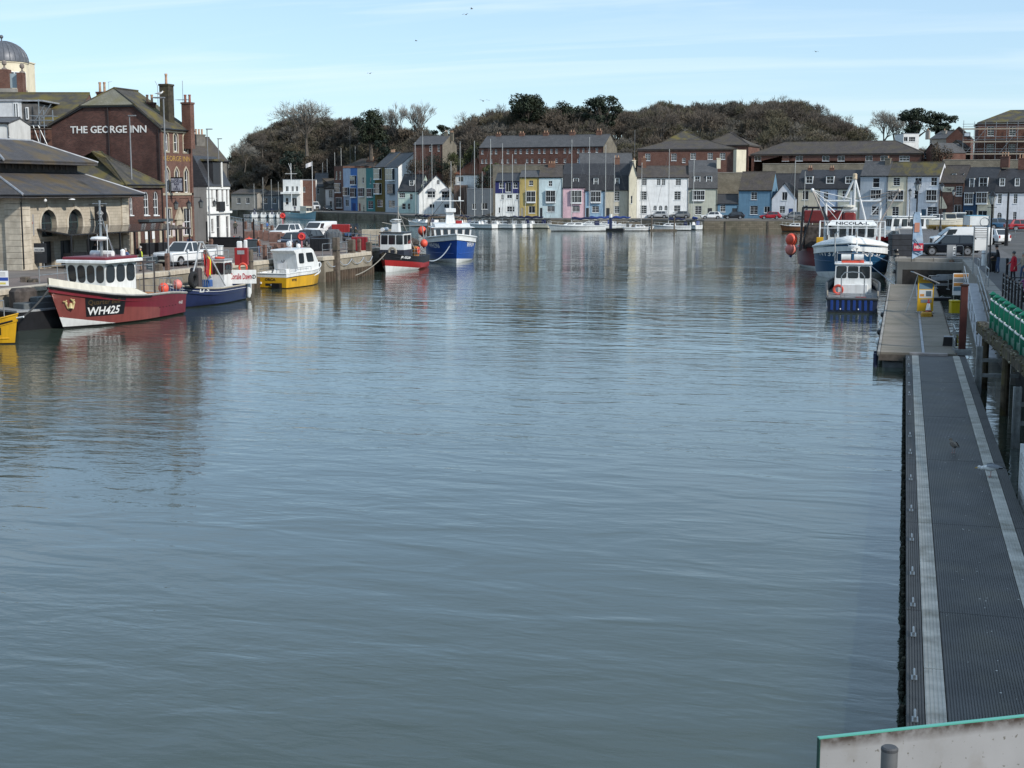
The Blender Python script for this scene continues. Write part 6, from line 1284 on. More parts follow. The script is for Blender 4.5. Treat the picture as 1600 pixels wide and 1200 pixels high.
MB().cb(wx - 2.1, wx + 1.9, -1.75, 1.75, 3.72, 3.9, .05).b('roof_edge', WHITE, wh)
MB().cb(wx - 1.9, wx + 1.6, -1.5, 1.5, 3.9, 4.06, .05).b('roof_top', MAROON, wh)
mb = MB().tb([(wx - .3, 0, 4.0), (wx - .3, 0, 7.4)], [.09, .06], 8).tb([(wx - .9, .5, 4.0), (wx - .35, 0, 6.6)], .03).tb([(wx - .9, -.5, 4.0), (wx - .35, 0, 6.6)], .03).tb([(wx - .3, 0, 6.3), (wx - 3.2, -.6, 3.4)], .03)
for z in (6.0, 6.2, 6.4, 6.6): mb.torus((wx - .3, 0, z), .1, .03, n=10)
mb.tb([(wx - .3, -.5, 7.2), (wx - .3, .5, 7.2)], .03).b('mast', STEEL, qb)
MB().lt([(.12, 0), (.5, .03), (.55, .12), (.45, .22), (.1, .26)], (wx + .1, .15, 5.0), 14).tb([(wx - .3, 0, 4.98), (wx + .1, .15, 4.98)], .05).b('radar', WHITE, qb, True)
MB().tb([(wx + .9, 1.2, 4.0), (wx + 1.1, 1.35, 6.0)], .025).tb([(wx - 1.7, -1.2, 3.9), (wx - 1.75, -1.2, 5.3)], .02).b('whip_aerial', WINW, qb)
MB().tb([(wx - .6, -.9, 4.18), (wx - .6, .6, 4.18)], .2, 10).b('liferaft', WHITE, qb, True); MB().lt([(.16, 0), (.16, .3), (.05, .4)], (wx - 1.2, .9, 4.05), 10).b('dome_aerial', WINW, qb)
mb = MB()
for s_ in (-1, 1):
 for x in (LQb * -.12, LQb * -.22): mb.tb([(x, s_ * 1.5, 1.3), (x, s_ * 1.5, 3.6)], .05)
 mb.tb([(LQb * -.12, s_ * 1.5, 3.55), (LQb * -.22, s_ * 1.5, 3.55)], .05)
mb.tb([(LQb * -.22, -1.5, 3.55), (LQb * -.22, 1.5, 3.55)], .05).b('gantry', mat('dark_gantry', (.06, .05, .05), .6), qb)
MB().cb(LQb * -.2, LQb * -.13, -1.2, -.2, 1.0, 2.0, .1).lt([(.35, 0), (.4, .1), (.15, .2), (.15, .5), (.4, .6)], (LQb * -.16, -.9, 1.9), 12).b('pot_hauler', mat('dark_gantry', (.06, .05, .05)), qb)
hull_rail(Hq, qb, .04, .30, .95, 7, -1); hull_rail(Hq, qb, .04, .30, .95, 7, 1); railing(qb, [(-LQb * .47, y, 1.35) for y in (-1.5, -.5, .5, 1.5)], .95)
railing(qb, [(wx + 1.2, -1.6, 3.9 - 1.55), (wx - 2.5, -1.7, 3.9 - 1.55)], 1.0, n=1)
MB().cb(-LQb * .38, -LQb * .26, -.9, .9, .95, 1.5, .05).b('fish_box', paint('box_orange', (.5, .2, .04)), qb)
sdq = 1 if (wpt(qb, (0, 1, 0)) - EYE).length < (wpt(qb, (0, -1, 0)) - EYE).length else -1
Hq.patch(qb, 'name_panel', .845, .605, .62, 1.78, BLACK, sdq, .012, 10)
Hq.letter(qb, 'Quarter Bell', .83, 1.34, .42, plain('dull_gold', (.10, .065, .03), .5), sdq, 2.3, proud=.03, shear=.0)
Hq.letter(qb, 'WH425', .835, .73, .66, LETW, sdq, 2.45, proud=.03, bold=.014, shear=.12)
Hq.letter(qb, 'WH425', .095, .72, .3, LETW, sdq, .6, proud=.03)
for k, (t_, z_) in enumerate(((.945, 1.42), (.905, 1.45))):        # pair of gilt cherubs holding a bell
 p = Hq.pt(t_, z_, sdq) + Vector((.02, sdq * .03, 0)); g_ = MB()
 g_.ball((p.x, p.y, p.z + .26), .07, 8).ball((p.x, p.y, p.z + .08), .085, 8, 1.5).tb([(p.x, p.y, p.z), (p.x - .12 + .2 * k, p.y, p.z - .2), (p.x - .25 + .4 * k, p.y, p.z - .28)], .05, 6).tb([(p.x, p.y, p.z + .15), (p.x + .25 - .5 * k, p.y, p.z + .22)], .045, 6).tb([(p.x - .1 + .2 * k, p.y, p.z + .2), (p.x - .3 + .6 * k, p.y, p.z + .32)], [.07, .03], 6)
 g_.b('gilt_figure', plain('gilt', (.5, .4, .2), .5), qb)
p = Hq.pt(.925, 1.3, sdq); MB().lt([(.17, 0), (.13, .1), (.1, .26), (.02, .32)], (p.x, p.y + sdq * .03, p.z - .08), 10).b('gilt_bell', plain('gilt', (.5, .4, .2)), qb)
for k in range(6): p = Hq.pt(.13 + k * .035, .72, sdq); MB().ball((p.x, p.y, p.z), .04, 6).b('scupper', BLACK, qb)
p = wpt(qb, (-LQb * .27, sdq * 1.75, 1.86)); buoy('round orange buoy hung on the maroon boat rail, left of the two', p, .33)
p = wpt(qb, (-LQb * .41, sdq * 1.72, 1.98)); buoy('pinkish faded buoy hung on the maroon boat rail, right of the two', p, .31, PINKB)
# ---------------- Coralie Dawn
bw_ = G(262, 484); st_ = stern_c(bw_, G(385, 467.5), 1.3)
cd = boat('fishing_boat', 'dark blue crabber with Coralie Dawn board on its side', bw_, st_, 'fishing boat'); Lc = (bw_ - st_).length + .2
Hc = Hull(Lc, 3.3, 1.75, 1.15, 1.12, .85, .6, .35, .9, 2.2)
Hc.b(cd, [.08], [BOOT, NAVYP], railm=mat('buff_rail', (.38, .34, .27), .6, var=.15), railw=.13, bulwark=.45)
Hc.line(cd, 'white_line', lambda t: Hc.sheer(t) - .22, LETW, .015, .02, .98)
sdc = 1 if (wpt(cd, (0, 1, 0)) - EYE).length < (wpt(cd, (0, -1, 0)) - EYE).length else -1
Hc.letter(cd, 'LI 5', .74, 1.02, .4, LETW, sdc, .95, proud=.02, bold=.012)
x0 = -Lc * .5 + .1; yb = sdc * 1.5
brd = MB().cb(-1.0, 1.0, -.03, .03, 0, 1.0, .02).b('name_board', paint('board_white', (.74, .74, .72)), cd); brd.location = (x0 + .7, sdc * 1.35, 1.2); brd.rotation_euler = (0, 0, YAW + R(12) - cd.rotation_euler.z)
text('Coralie Dawn', .62, paint('sign_red', (.42, .02, .03)), brd, (-.12, -.04, .33), width=1.55, bold=.012, extrude=.003)
MB().torus((.82, -.035, .5), .13, .025, 'y', 16).bar((.82, -.04, .37), (.82, -.04, .63), .03).b('club_emblem', LETB, brd)
wh = house_on(cd, x0 + .9, x0 + 2.35, 1.3, 1.3, 1.0, 2.95, WHITE, .1, .0, 2, 2, 1, (.5, .9), GREYP, .06, .05)
MB().torus((x0 + 1.6, 0, 3.12), .3, .075, n=18).b('life_ring', ORANGE, cd)
MB().torus((x0 + .35, sdc * 1.25, 2.35), .3, .075, 'x', 18).b('life_ring', ORANGE, cd)
mb = MB()
for s_ in (-1, 1): mb.tb([(x0 + 3.3, s_ * 1.2, 1.2), (x0 + 4.6, s_ * .15, 4.35)], .055)
mb.tb([(x0 + 6.4, 0, 1.5), (x0 + 4.6, 0, 4.35)], .05).tb([(x0 + 4.6, -.2, 4.35), (x0 + 4.6, .2, 4.35)], .08).b('a_frame', mat('pale_alloy', (.5, .5, .49), .4, .4), cd)
MB().cb(x0 + 5.0, x0 + 5.5, -.5, .3, 1.0, 2.6, .1).b('hauler_housing', mat('dark_gantry', (.06, .05, .05)), cd)
for k, (x, m_, l_) in enumerate(((x0 + 3.9, REDP, 'r'), (x0 + 3.6, REDP, 'r'), (x0 + 3.3, paint('flag_yellow', (.7, .6, .03)), 'y'), (x0 + 3.0, REDP, 'r'))):
 fl = MB().tb([(x, -sdc * .2, 1.2), (x + .05, -sdc * .2, 3.6)], .02).b('dan_pole', STEEL, cd)
 P = []
 for i in range(6):
  for j in range(5): P.append((x - .03 - i * .12 - .05 * math.sin(j + k), -sdc * .2 + .07 * math.sin(i * 1.4 + k + j * .3), 3.55 - j * .33 - i * .1))
 MB().add(P, [(i * 5 + j, (i + 1) * 5 + j, (i + 1) * 5 + j + 1, i * 5 + j + 1) for i in range(5) for j in range(4)]).b('flag', m_, fl)
for x, z, m_ in ((x0 - .05, .95, WHITE), (x0 + .12, .75, WHITE)): MB().tb([(x, sdc * 1.55, z - .5), (x, sdc * 1.55, z + .4)], [.15, .15], 10).ball((x, sdc * 1.55, z + .4), .15, 10).ball((x, sdc * 1.55, z - .5), .15, 10).b('sausage_fender', m_, cd, True)
MB().cb(x0 + 2.6, x0 + 3.3, -.9, -.1, 1.1, 1.6, .05).cb(x0 + .0, x0 + .5, -.9, .5, 1.0, 1.45, .05).b('fish_box', paint('box_blue', (.03, .1, .3)), cd)
p = wpt(cd, (x0 - .7, sdc * 1.0, .9)); ft = tag(MB().lt([(.3, -.35), (.42, .35), (.46, .4), (.4, .42)], n=14).b('plastic_tub', paint('tub_blue', (.05, .11, .33))), 'blue plastic tub hanging off the crabber stern', 'tub'); ft.location = p
tyre_ = MB().torus((0, 0, 0), .42, .17, 'y', 22, 8).mesh('tyre_fender', RUBBER); to = link('tyre_fender', tyre_); to.location = wpt(cd, (Lc * .34, sdc * 1.2, 1.95)); to.rotation_euler = (0, 0, cd.rotation_euler.z); tag(to, 'black tyre fender hung at the bow of the dark blue crabber', 'tyre')
# ---------------- yellow boat
st_ = G(425, 450.5); hd = (FH * .93 + RT * .36).normalized(); Ly = 8.2
yb_ = boat('angling_boat', 'yellow hulled angling boat with white wheelhouse moored stern-on', st_ + hd * Ly, st_, 'boat')
Hy = Hull(Ly, 2.95, 1.75, 1.28, 1.2, .94, .7, .3, .95, 2.3)
Hy.b(yb_, [.06, lambda t: Hy.sheer(t) - .3], [BOOT, YELP, WHITE], railm=WHITE, railw=.1, bulwark=.5, deckm=WHITE)
Hy.line(yb_, 'rubbing_band', lambda t: Hy.sheer(t) - .33, BLACK, .03)
x0 = -Ly / 2
whm = MB(); pf = [(x0 + 2.0, 1.0), (x0 + 2.35, 1.5), (x0 + 2.05, 2.75), (x0 + 1.75, 3.0), (x0 + 1.8, 3.08), (x0 + 4.6, 3.15), (x0 + 5.0, 2.95), (x0 + 5.9, 1.85), (x0 + 5.95, 1.3), (x0 + 5.9, 1.0)]
whm.prism(pf, -1.12, 1.12, 'y'); wy = whm.b('wheelhouse', WHITE, yb_)
for s_ in (-1, 1):
 q = [(x0 + 2.2, s_ * 1.121, 1.3), (x0 + 5.8, s_ * 1.121, 1.3), (x0 + 4.9, s_ * 1.121, 3.0), (x0 + 2.2, s_ * 1.121, 3.0)]
 if s_ > 0: q = [q[1], q[0], q[3], q[2]]; panes(wy, q, [(.10, .45, .42, .85), (.62, .88, .38, .85)], .12)
 else: panes(wy, q, [(.12, .38, .38, .85), (.55, .9, .42, .85)], .12)
panes(wy, [(x0 + 5.62, -1.0, 2.2), (x0 + 5.62, 1.0, 2.2), (x0 + 5.02, 1.0, 2.95), (x0 + 5.02, -1.0, 2.95)], [(.03, .47, .1, .95), (.53, .97, .1, .95)], .08)
MB().box(x0 + 2.21, x0 + 2.24, -.1, .75, 1.0, 2.7).b('door', paint('door_white', (.66, .67, .68)), wy); MB().torus((x0 + 2.19, .2, 2.15), .13, .02, 'x', 14).b('fish_emblem', LETB, wy)
mb = MB().tb([(x0 + 3.4, .1, 3.1), (x0 + 3.5, .1, 4.3)], .035).ball((x0 + 3.6, -.5, 3.35), .2, 10).ball((x0 + 3.7, .45, 3.5), .26, 10); mb.b('radar_mast', WHITE, yb_, True)
for s_ in (1, -1): hull_rail(Hy, yb_, .08, .5, .35, 4, s_, rows=1)
railing(yb_, [(x0 + .1, y, 1.2) for y in (-1.2, -.4, .4, 1.2)], .35, n=1)
MB().cb(x0 + 1.2, x0 + 1.9, -.7, .0, .75, 1.5, .04).b('engine_box', WHITE, yb_); MB().box(x0 - .42, x0 - .02, -.95, -.2, -.3, .45).b('trim_platform', BLACK, yb_)
me_ = text('ORCA', .3, plain('ink_brown', (.08, .04, .01)), yb_, (x0 - .012, .15, .62), (math.pi / 2, 0, -math.pi / 2), width=1.0, bold=.01); MB().box(x0 - .012, x0 - .002, -.35, .6, .2, .4).b('port_plate', LETB, yb_)
Hy.letter(yb_, 'WY45', .10, .55, .3, LETB, -1, .75, proud=.02, bold=.01)
MB().cb(x0 - .1, x0 - .004, .95, 1.1, .35, .5, .02).ball((x0 - .03, .05, .25), .07, 8).b('transom_fitting', WINW, yb_)
# ---------------- PH326
bw_ = G(601.5, 425.5); hd = (FH * -.966 + RT * -.24).normalized(); Lp = 9.6
ph = boat('fishing_boat', 'small black, red and white fishing boat numbered PH326', bw_, bw_ - hd * Lp, 'fishing boat'); Hp = Hull(Lp + .5, 3.9, 2.0, 1.35, 1.3, .8, .6, .3, .9, 2.0)
Hp.b(ph, [lambda t: .18 + max(0, t - .45) * .85, lambda t: .62 + max(0, t - .3) * .85], [WHITE, REDP, BLACK], cb=lambda t, z, sd_, mm: 1 if (mm == 0 and t < .42) else mm, railm=BLACK, railw=.1)
Hp.letter(ph, 'PH326', .80, 1.22, .42, LETW, 1, 1.45, proud=.02, bold=.015, shear=.15); Hp.letter(ph, 'PH326', .88, 1.2, .4, LETW, -1, .9, proud=.02, bold=.012)
xc = Lp * .12
wh = house_on(ph, xc - 1.0, xc + 1.5, 2.5, 2.4, 1.35, 3.75, WHITE, .1, 0, 3, 2, 0, (.55, .9), BLACK, .12, .05)
MB().box(xc - 1.02, xc + 1.53, -1.28, 1.28, 1.3, 2.1).b('house_base', mat('navy_panel', (.03, .035, .05), .5), ph)
up = house_on(ph, xc - .3, xc + .5, .8, .6, 3.84, 5.6, WHITE, .1, 0, 0, 0, 0, name='exhaust_tower'); MB().lt([(.15, 0), (.5, .05), (.5, .2), (.1, .28)], (xc + .1, 0, 5.9), 14).lt([(.16, 0), (.16, .3), (.05, .4)], (xc, -.5, 5.6), 10).b('radar', WHITE, ph)
mb = MB().tb([(xc - .6, 0, 3.8), (xc - .6, 0, 9.2)], [.06, .03]).tb([(xc - .6, -.7, 7.2), (xc - .6, .7, 7.2)], .03).tb([(xc - 1.5, -1.4, 1.5), (xc - .6, 0, 6.5)], .035).tb([(xc - 1.5, 1.4, 1.5), (xc - .6, 0, 6.5)], .035)
for s_ in (-1, 1): mb.tb([(-Lp * .38, s_ * 1.5, 1.2), (-Lp * .34, s_ * 1.3, 4.5)], .06)
mb.tb([(-Lp * .34, -1.3, 4.5), (-Lp * .34, 1.3, 4.5)], .06).tb([(-Lp * .34, 1.3, 4.5), (xc - .6, 0, 6.0)], .03).tb([(-Lp * .34, -1.3, 4.5), (xc - 2.6, -2.4, 5.0)], .05).b('rigging', mat('dull_pole', (.35, .33, .3), .6, .3), ph)
MB().tb([(xc + .3, -1.4, 4.05), (xc - 1.2, -1.4, 4.05)], .2, 10).b('liferaft', WHITE, ph, True); MB().torus((xc + 1.9, .2, 1.95), .36, .12, 'x', 18).b('rope_coil', ROPE, ph)
hull_rail(Hp, ph, .4, .62, .7, 4, 1); hull_rail(Hp, ph, .4, .62, .7, 4, -1)
p = wpt(ph, (-Lp * .2, 1.9, 2.6)); buoy('red buoy hanging on the small black boat rigging', p, .38, ORANGE)
MB().torus((-Lp * .1, 1.6, 1.9), .3, .09, 'y', 16).b('life_ring', ORANGE, ph); MB().cb(-Lp * .3, -Lp * .12, -1.2, 1.2, 1.0, 2.4, .1).b('net_drum', mat('net_heap', (.06, .05, .045), .95, var=.5, bump=.6, bscale=10), ph)
MB().cb(-Lp * .16, -Lp * .08, 1.1, 1.5, 1.3, 2.3, .08).b('fish_box', paint('box_orange', (.5, .2, .04)), ph)
# ---------------- WH296
bw_ = G(713.5, 411); hd = (FH * -.99 + RT * .13).normalized(); Lw = 14.
wb_ = boat('fishing_boat', 'large bright blue fishing boat numbered WH296 with white wheelhouse', bw_, bw_ - hd * Lw, 'fishing boat'); Hw = Hull(Lw + .7, 5.9, 3.15, 2.55, 2.2, .85, .8, .45, .88, 2.6, sag=.3)
Hw.b(wb_, [.0, lambda t: .16 + max(0, t - .55) * .7, lambda t: Hw.sheer(t) - .42], [BOOT, WHITE, BLUEP, WHITE], railm=WHITE, railw=.16, bulwark=.6)
sdw = -1 if (wpt(wb_, (0, -1, 0)) - EYE).dot(RT) < (wpt(wb_, (0, 1, 0)) - EYE).dot(RT) else 1
Hw.letter(wb_, 'WH296', .60 if sdw < 0 else .86, 1.55, .72, LETW, sdw, 3.0, proud=.03, bold=.014); Hw.letter(wb_, 'WH296', .86 if sdw < 0 else .62, 1.7, .72, LETW, -sdw, 2.6, proud=.03, bold=.014)
Hw.line(wb_, 'spray_rail', 1.0, BLUEP, .05, .62, .97)
xc = Lw * .05
wh = house_on(wb_, xc - 3.0, xc + 1.8, 4.0, 4.3, 2.4, 4.45, WHITE, .1, 0, 5, 4, 0, (.22, .88), WHITE, .3, .1, frame=mat('pinkish_trim', (.45, .38, .34), .5))
MB().prism([(xc - 3.1, 4.54), (xc + 2.0, 4.54), (xc + .9, 5.05), (xc - 2.9, 5.15)], -2.0, 2.0, 'y').b('crowned_roof', WHITE, wh)
tw = house_on(wb_, xc - 2.2, xc - 1.2, 1.1, .8, 5.1, 7.4, WHITE, .1, .1, 0, 0, 0, name='mast_tower'); MB().cb(xc - 2.1, xc - .9, -.6, .6, 7.5, 8.2, .06).b('radar_box', WHITE, tw)
MB().tb([(xc - 1.7, 0, 8.2), (xc - 1.7, 0, 12.2)], [.08, .04]).tb([(xc - 1.7, -1.6, 9.6), (xc - 1.7, 1.6, 9.6)], .09).tb([(xc - 1.7, -1.0, 9.6), (xc - 1.7, -1.0, 11.2)], .04).tb([(xc - 1.7, 1.1, 9.6), (xc - 1.7, 1.1, 10.4)], .12).b('mast', WHITE, wb_)
MB().cb(xc - .6, xc + .1, .5, 1.2, 5.0, 5.6, .06).b('red_locker', REDP, wb_)
mb = MB()
for s_ in (-1, 1):
 for x in (-Lw * .28, -Lw * .46): mb.tb([(x, s_ * 2.3, 2.0), (x, s_ * 2.1, 5.4)], .09)
 mb.tb([(-Lw * .28, s_ * 2.1, 5.4), (-Lw * .46, s_ * 2.1, 5.4)], .08).tb([(-Lw * .28, s_ * 2.1, 5.3), (xc - 1.7, 0, 9)], .03)
mb.tb([(-Lw * .46, -2.1, 5.4), (-Lw * .46, 2.1, 5.4)], .08).tb([(-Lw * .28, -2.1, 3.6), (-Lw * .46, 2.1, 5.4)], .05).b('gantry', mat('brown_rigging', (.17, .12, .08), .8, var=.3), wb_)
MB().cb(-Lw * .45, -Lw * .3, -1.8, 1.8, 2.0, 4.2, .3).b('net_heap', mat('net_heap', (.06, .05, .045)), wb_)
hull_rail(Hw, wb_, .25, .45, .8, 4, 1); hull_rail(Hw, wb_, .25, .45, .8, 4, -1)
p = wpt(wb_, (-Lw * .1, -3.2 * (1 if sdw < 0 else -1), 3.3)); buoy('red buoy at the quay side of the bright blue fishing boat', p, .5)
e = Hw.pt(.93, Hw.sheer(.93), -sdw * -1); a = wpt(wb_, (Lw * .44, 0, 3.2)); b = G(667, 406, .4); rope('pale rope looped round the bright blue bow', [a, b], BLUEROPE, .06, 1.1, 14)
for par_, z0_, k_, nm_ in ((wb_, 2.4, .66, ('wheelhouse', 'red_locker')), (wb_, 2.4, .6, ('mast_tower', 'mast')), (wb_, 2.2, .8, ('gantry', 'net_heap')), (ph, 3.84, .55, ('exhaust_tower', 'radar')), (ph, 3.8, .75, ('rigging',))):
 for ch in par_.children:
  if ch.name.split('.')[0] in nm_: ch.scale.z = k_; ch.location.z = z0_ * (1 - k_)
# ---------------- NICOLA-L
bw_ = G(1329, 437); hd = -Vector((bw_.x, bw_.y, 0)).normalized(); Ln = 14.5
nl_ = boat('trawler', 'blue and white trawler NICOLA-L with white derrick gantry', bw_, bw_ - hd * Ln, 'trawler'); Hn = Hull(Ln + .6, 7.1, 3.3, 2.6, 2.2, .9, .5, .3, .9, 3.6, sag=.3, full=.5)
Hn.b(nl_, [.0, lambda t: .35 + max(0, t - .6) * 1.0, lambda t: 2.25 + max(0, t - .62) * 2.7], [ANTI, WHITE, TEALB, WHITE], railm=WHITE, railw=.2, bulwark=.7)
wbk = MB(); ring_ = []; n = 14
for i in range(n + 1):
 t = .62 + .375 * i / n; sh = Hn.sheer(t); p = Hn.pt(t, sh, 1); w_ = p.y
 ring_.append([(p.x, w_ * math.cos(a), sh + .75 * math.sin(a) * min(1, w_ / 1.2)) for a in [math.pi * k / 10 for k in range(11)]])
for i in range(n):
 for j in range(10): wbk.add([ring_[i][j], ring_[i + 1][j], ring_[i + 1][j + 1], ring_[i][j + 1]], [(0, 1, 2, 3)])
wbk.add(ring_[0], [tuple(range(11))]).b('whaleback', WHITE, nl_, True)
for s_ in (1, -1): Hn.letter(nl_, 'NY37', .79 if s_ < 0 else .955, 2.05, .62, LETW, s_, 2.1, proud=.03, bold=.012)
Hn.line(nl_, 'knuckle_rail', 1.55, TEALB, .05, .55, .9)
xc = Ln * .02
wh = house_on(nl_, xc - 3.5, xc + .8, 4.4, 4.4, 2.6, 5.1, WHITE, .0, 0, 5, 3, 0, (.5, .92), WHITE, .1, .05, wall2=None)
vis = MB().add([(xc + 1.35, -2.3, 5.15), (xc + 1.35, 2.3, 5.15), (xc + .85, 1.9, 5.75), (xc + .85, -1.9, 5.75), (xc + .5, -2.3, 5.15), (xc + .5, 2.3, 5.15), (xc + .5, 1.9, 5.75), (xc + .5, -1.9, 5.75)], [(0, 1, 2, 3), (3, 2, 6, 7), (4, 0, 3, 7), (1, 5, 6, 2), (7, 6, 5, 4), (0, 4, 5, 1)]).b('name_visor', WHITE, nl_)
tx = text('NICOLA-L', .5, LETB, nl_, (xc + 1.28, 0, 5.27), (R(44.5), 0, math.pi / 2), width=3.0, bold=.01)
railing(nl_, [(xc + 3.2, y, 4.15) for y in (-2.9, -2.2, -1.3, 0, 1.3, 2.2, 2.9)] , 1.55, WINW, .035, 2)
for s_ in (-1, 1): railing(nl_, [(xc + 3.2 - k * 1.2, s_ * 2.95, 3.9) for k in range(4)], 1.75, WINW, .035, 2)
DW = paint('derrick_white', (.66, .67, .67), .45, .4); GT = mat('derrick_grey', (.34, .3, .27), .6, .2, var=.25)
gx = xc - 3.6; mb = MB()
for s_ in (-1, 1): mb.tb([(gx, s_ * 2.55, 1.8), (gx, s_ * 2.55, 7.9)], .14, 8)
mb.tb([(gx, -2.75, 7.9), (gx, 2.75, 7.9)], .13, 8).tb([(gx, -.9, 7.9), (gx + .2, .1, 10.6)], .12, 8).tb([(gx, 1.4, 4.8), (gx + .2, .1, 10.6)], .1, 8).tb([(gx, -.3, 5), (gx, -.15, 9.0)], .16, 8).tb([(gx, .1, 5), (gx + .2, .1, 10.6)], .13, 8)
mb.tb([(gx, -2.6, 7.6), (gx, -1.7, 6.6)], .07).tb([(gx, 2.6, 7.6), (gx, 1.7, 6.3)], .07).tb([(gx + .3, -1.6, 5.0), (gx + .3, -.9, 7.0)], .06).tb([(gx + .3, -.15, 5.0), (gx + .3, -.2, 6.9)], [.16, .08]).b('gantry', DW, nl_)
mb = MB().lt([(.22, 0), (.22, .6), (.12, .7)], (gx + .2, .1, 10.4), 10); mb.b('mast_head', mat('rusty_white', (.5, .4, .28), .8, var=.4), nl_)
for s_ in (-1, 1):      # outrigger beams folded up either side
 e = (gx + .6, s_ * 5.7, 9.1) if s_ > 0 else (gx + .6, s_ * 5.2, 9.15)
 MB().tb([(gx + .8, s_ * 2.3, 3.6), e], [.12, .1], 8).b('outrigger', GT, nl_)
 MB().tb([e, (gx, s_ * 2.5, 8.0)], .06).tb([e, (gx + .1, 0, 8.1)], .05).tb([e, (gx, s_ * 2.4, 7.3)], .05).tb([e, (gx + .1, s_ * 1.2, 4.9)], .03).ball((e[0], e[1], e[2]), .25, 8).b('stay', DW if s_ < 0 else GT, nl_)
MB().tb([(xc + 2.0, -1.7, 4.1), (xc - 1.0, -2.8, 7.0)], [.18, .12], 8).b('crane_arm', BLACK, nl_); MB().cb(xc - 1.6, xc - .8, -.9, .3, 5.2, 6.6, .2).b('winch', mat('winch_red', (.16, .02, .02), .5), nl_); MB().tb([(xc - 1.2, -.9, 6.9), (xc - 1.2, .4, 6.9)], .28, 10).b('liferaft', WHITE, nl_, True)
MB().lt([(.2, 0), (.7, .05), (.7, .22), (.1, .3)], (xc - .8, -.5, 7.2), 14).b('radar', CREAMP, nl_)
MB().tb([(Ln * .47, .4, 3.3), (Ln * .47, .4, 4.3)], .06).b('samson_post', CHROME, nl_)
for ch in nl_.children:
 if ch.name.split('.')[0] in ('wheelhouse', 'name_visor', 'railing', 'gantry', 'mast_head', 'outrigger', 'stay', 'crane_arm', 'winch', 'liferaft', 'radar') or ch.name.startswith('lettering') and ch.location.z > 4:
  ch.scale.z *= .82 if not ch.name.startswith('lettering') else 1; ch.location.z = 2.6 + (ch.location.z - 2.6) * .82
  if ch.name.split('.')[0] in ('outrigger', 'stay'): ch.scale.y = .74
# ---------------- red trawler alongside
bw_ = G(1262, 421); hd = -Vector((bw_.x, bw_.y, 0)).normalized(); Lr = 13
rt_ = boat('trawler', 'dark red trawler half hidden behind the blue and white one', bw_ + RT * 1.4, bw_ + RT * 1.4 - hd * Lr, 'trawler'); Hr = Hull(Lr, 5.2, 2.3, 2.0, 2.0, .9, .3, .3, .92, 3.2)
Hr.b(rt_, [.25], [WHITE, paint('trawler_red', (.17, .02, .02))], railm=BLACK, railw=.15)
mb = MB()
for s_ in (-1, 1):
 for x in (Lr * .38, Lr * .1): mb.tb([(x, s_ * 2.2, 1.8), (x, s_ * 2.0, 6.2)], .12, 8)
 mb.tb([(Lr * .38, s_ * 2.0, 6.2), (Lr * .1, s_ * 2.0, 6.2)], .1)
mb.tb([(Lr * .38, -2, 6.2), (Lr * .38, 2, 6.2)], .12).tb([(Lr * .38, -2.1, 1.9), (Lr * .36, -1.0, 6.2)], .08).b('gantry', BLACK, rt_)
MB().cb(Lr * .12, Lr * .3, -1.9, 1.9, 4.6, 5.9, .08).b('red_deckhouse', paint('trawler_red', (.17, .02, .02)), rt_); MB().cb(Lr * .16, Lr * .36, -1.9, 1.8, 2.0, 4.4, .2).b('net_heap', mat('net_heap', (.06, .05, .045)), rt_); MB().cb(Lr * .38, Lr * .42, -.6, .4, 2.2, 3.2, .05).b('yellow_bin', YELP, rt_)
for l_, dz, dx, r_, m_ in (('upper red buoy on the side of the dark red trawler', 2.9, -.15, .62, ORANGE), ('lower pinkish buoy on the side of the dark red trawler', 1.9, -.2, .6, PINKB)): p = wpt(rt_, (Lr * .25, 0, dz)); p = p + RT * (-3.0 + dx); buoy(l_, p, r_, m_)
# ---------------- small harbour workboat, stern to camera
st_ = G(1331, 489); hd = Vector((st_.x, st_.y, 0)).normalized(); Lb = 8.4
sb_ = boat('workboat', 'small navy and white workboat moored stern-on by the landing stage', st_ + hd * Lb, st_, 'boat'); Hs = Hull(Lb, 3.5, 2.25, 1.7, .92, .93, .5, .3, .95, 2.4)
RIBB = paint('boat_deep_blue', (.012, .045, .22)); Hs.b(sb_, [.06], [BOOT, paint('workboat_navy', (.014, .02, .045))], railm=mat('dark_grey_tube', (.06, .065, .07), .6), railw=.2, bulwark=.6, deckm=mat('deck_mid_grey', (.2, .21, .22), .7), inner=mat('lining_grey', (.26, .28, .3), .6))
x0 = -Lb / 2
for k in range(8): MB().cb(x0 - .06, x0 - .005, -1.3 + k * .36, -1.12 + k * .36, .18, .85, .02).b('transom_plank', RIBB, sb_)
Hs.line(sb_, 'white_rubbing_strip', .35, GREYP, .06, 0, .9)
wh = house_on(sb_, x0 + 3.6, x0 + 6.4, 2.5, 2.35, 1.0, 3.0, WHITE, .4, 0, 3, 2, 3, (.55, .92), WHITE, .08, .06, side_u=(.1, .55))
MB().cb(x0 + 3.0, x0 + 3.6, -1.0, 1.0, .9, 1.7, .05).b('engine_casing', WHITE, sb_)
mb = MB()
for s_ in (-1, 1): mb.tb([(x0 + 1.6, s_ * .75, .6), (x0 + 1.7, s_ * .75, 2.3), (x0 + 1.7, s_ * .55, 2.55), (x0 + 1.7, 0, 2.6)], .035)
mb.b('roll_bar', STEEL, sb_); railing(sb_, [(x0 + .1, y, .9) for y in (-1.3, -.5, .5, 1.3)], .35, n=1)
mb = MB()
for s_ in (-1, 1): mb.tb([(x0 + 3.7, s_ * 1.1, 3.05), (x0 + 3.7, s_ * 1.1, 3.75), (x0 + 5.4, s_ * 1.1, 3.75)], .035)
mb.tb([(x0 + 3.7, -1.1, 3.75), (x0 + 3.7, 1.1, 3.75)], .035).b('roof_rail', STEEL, sb_)
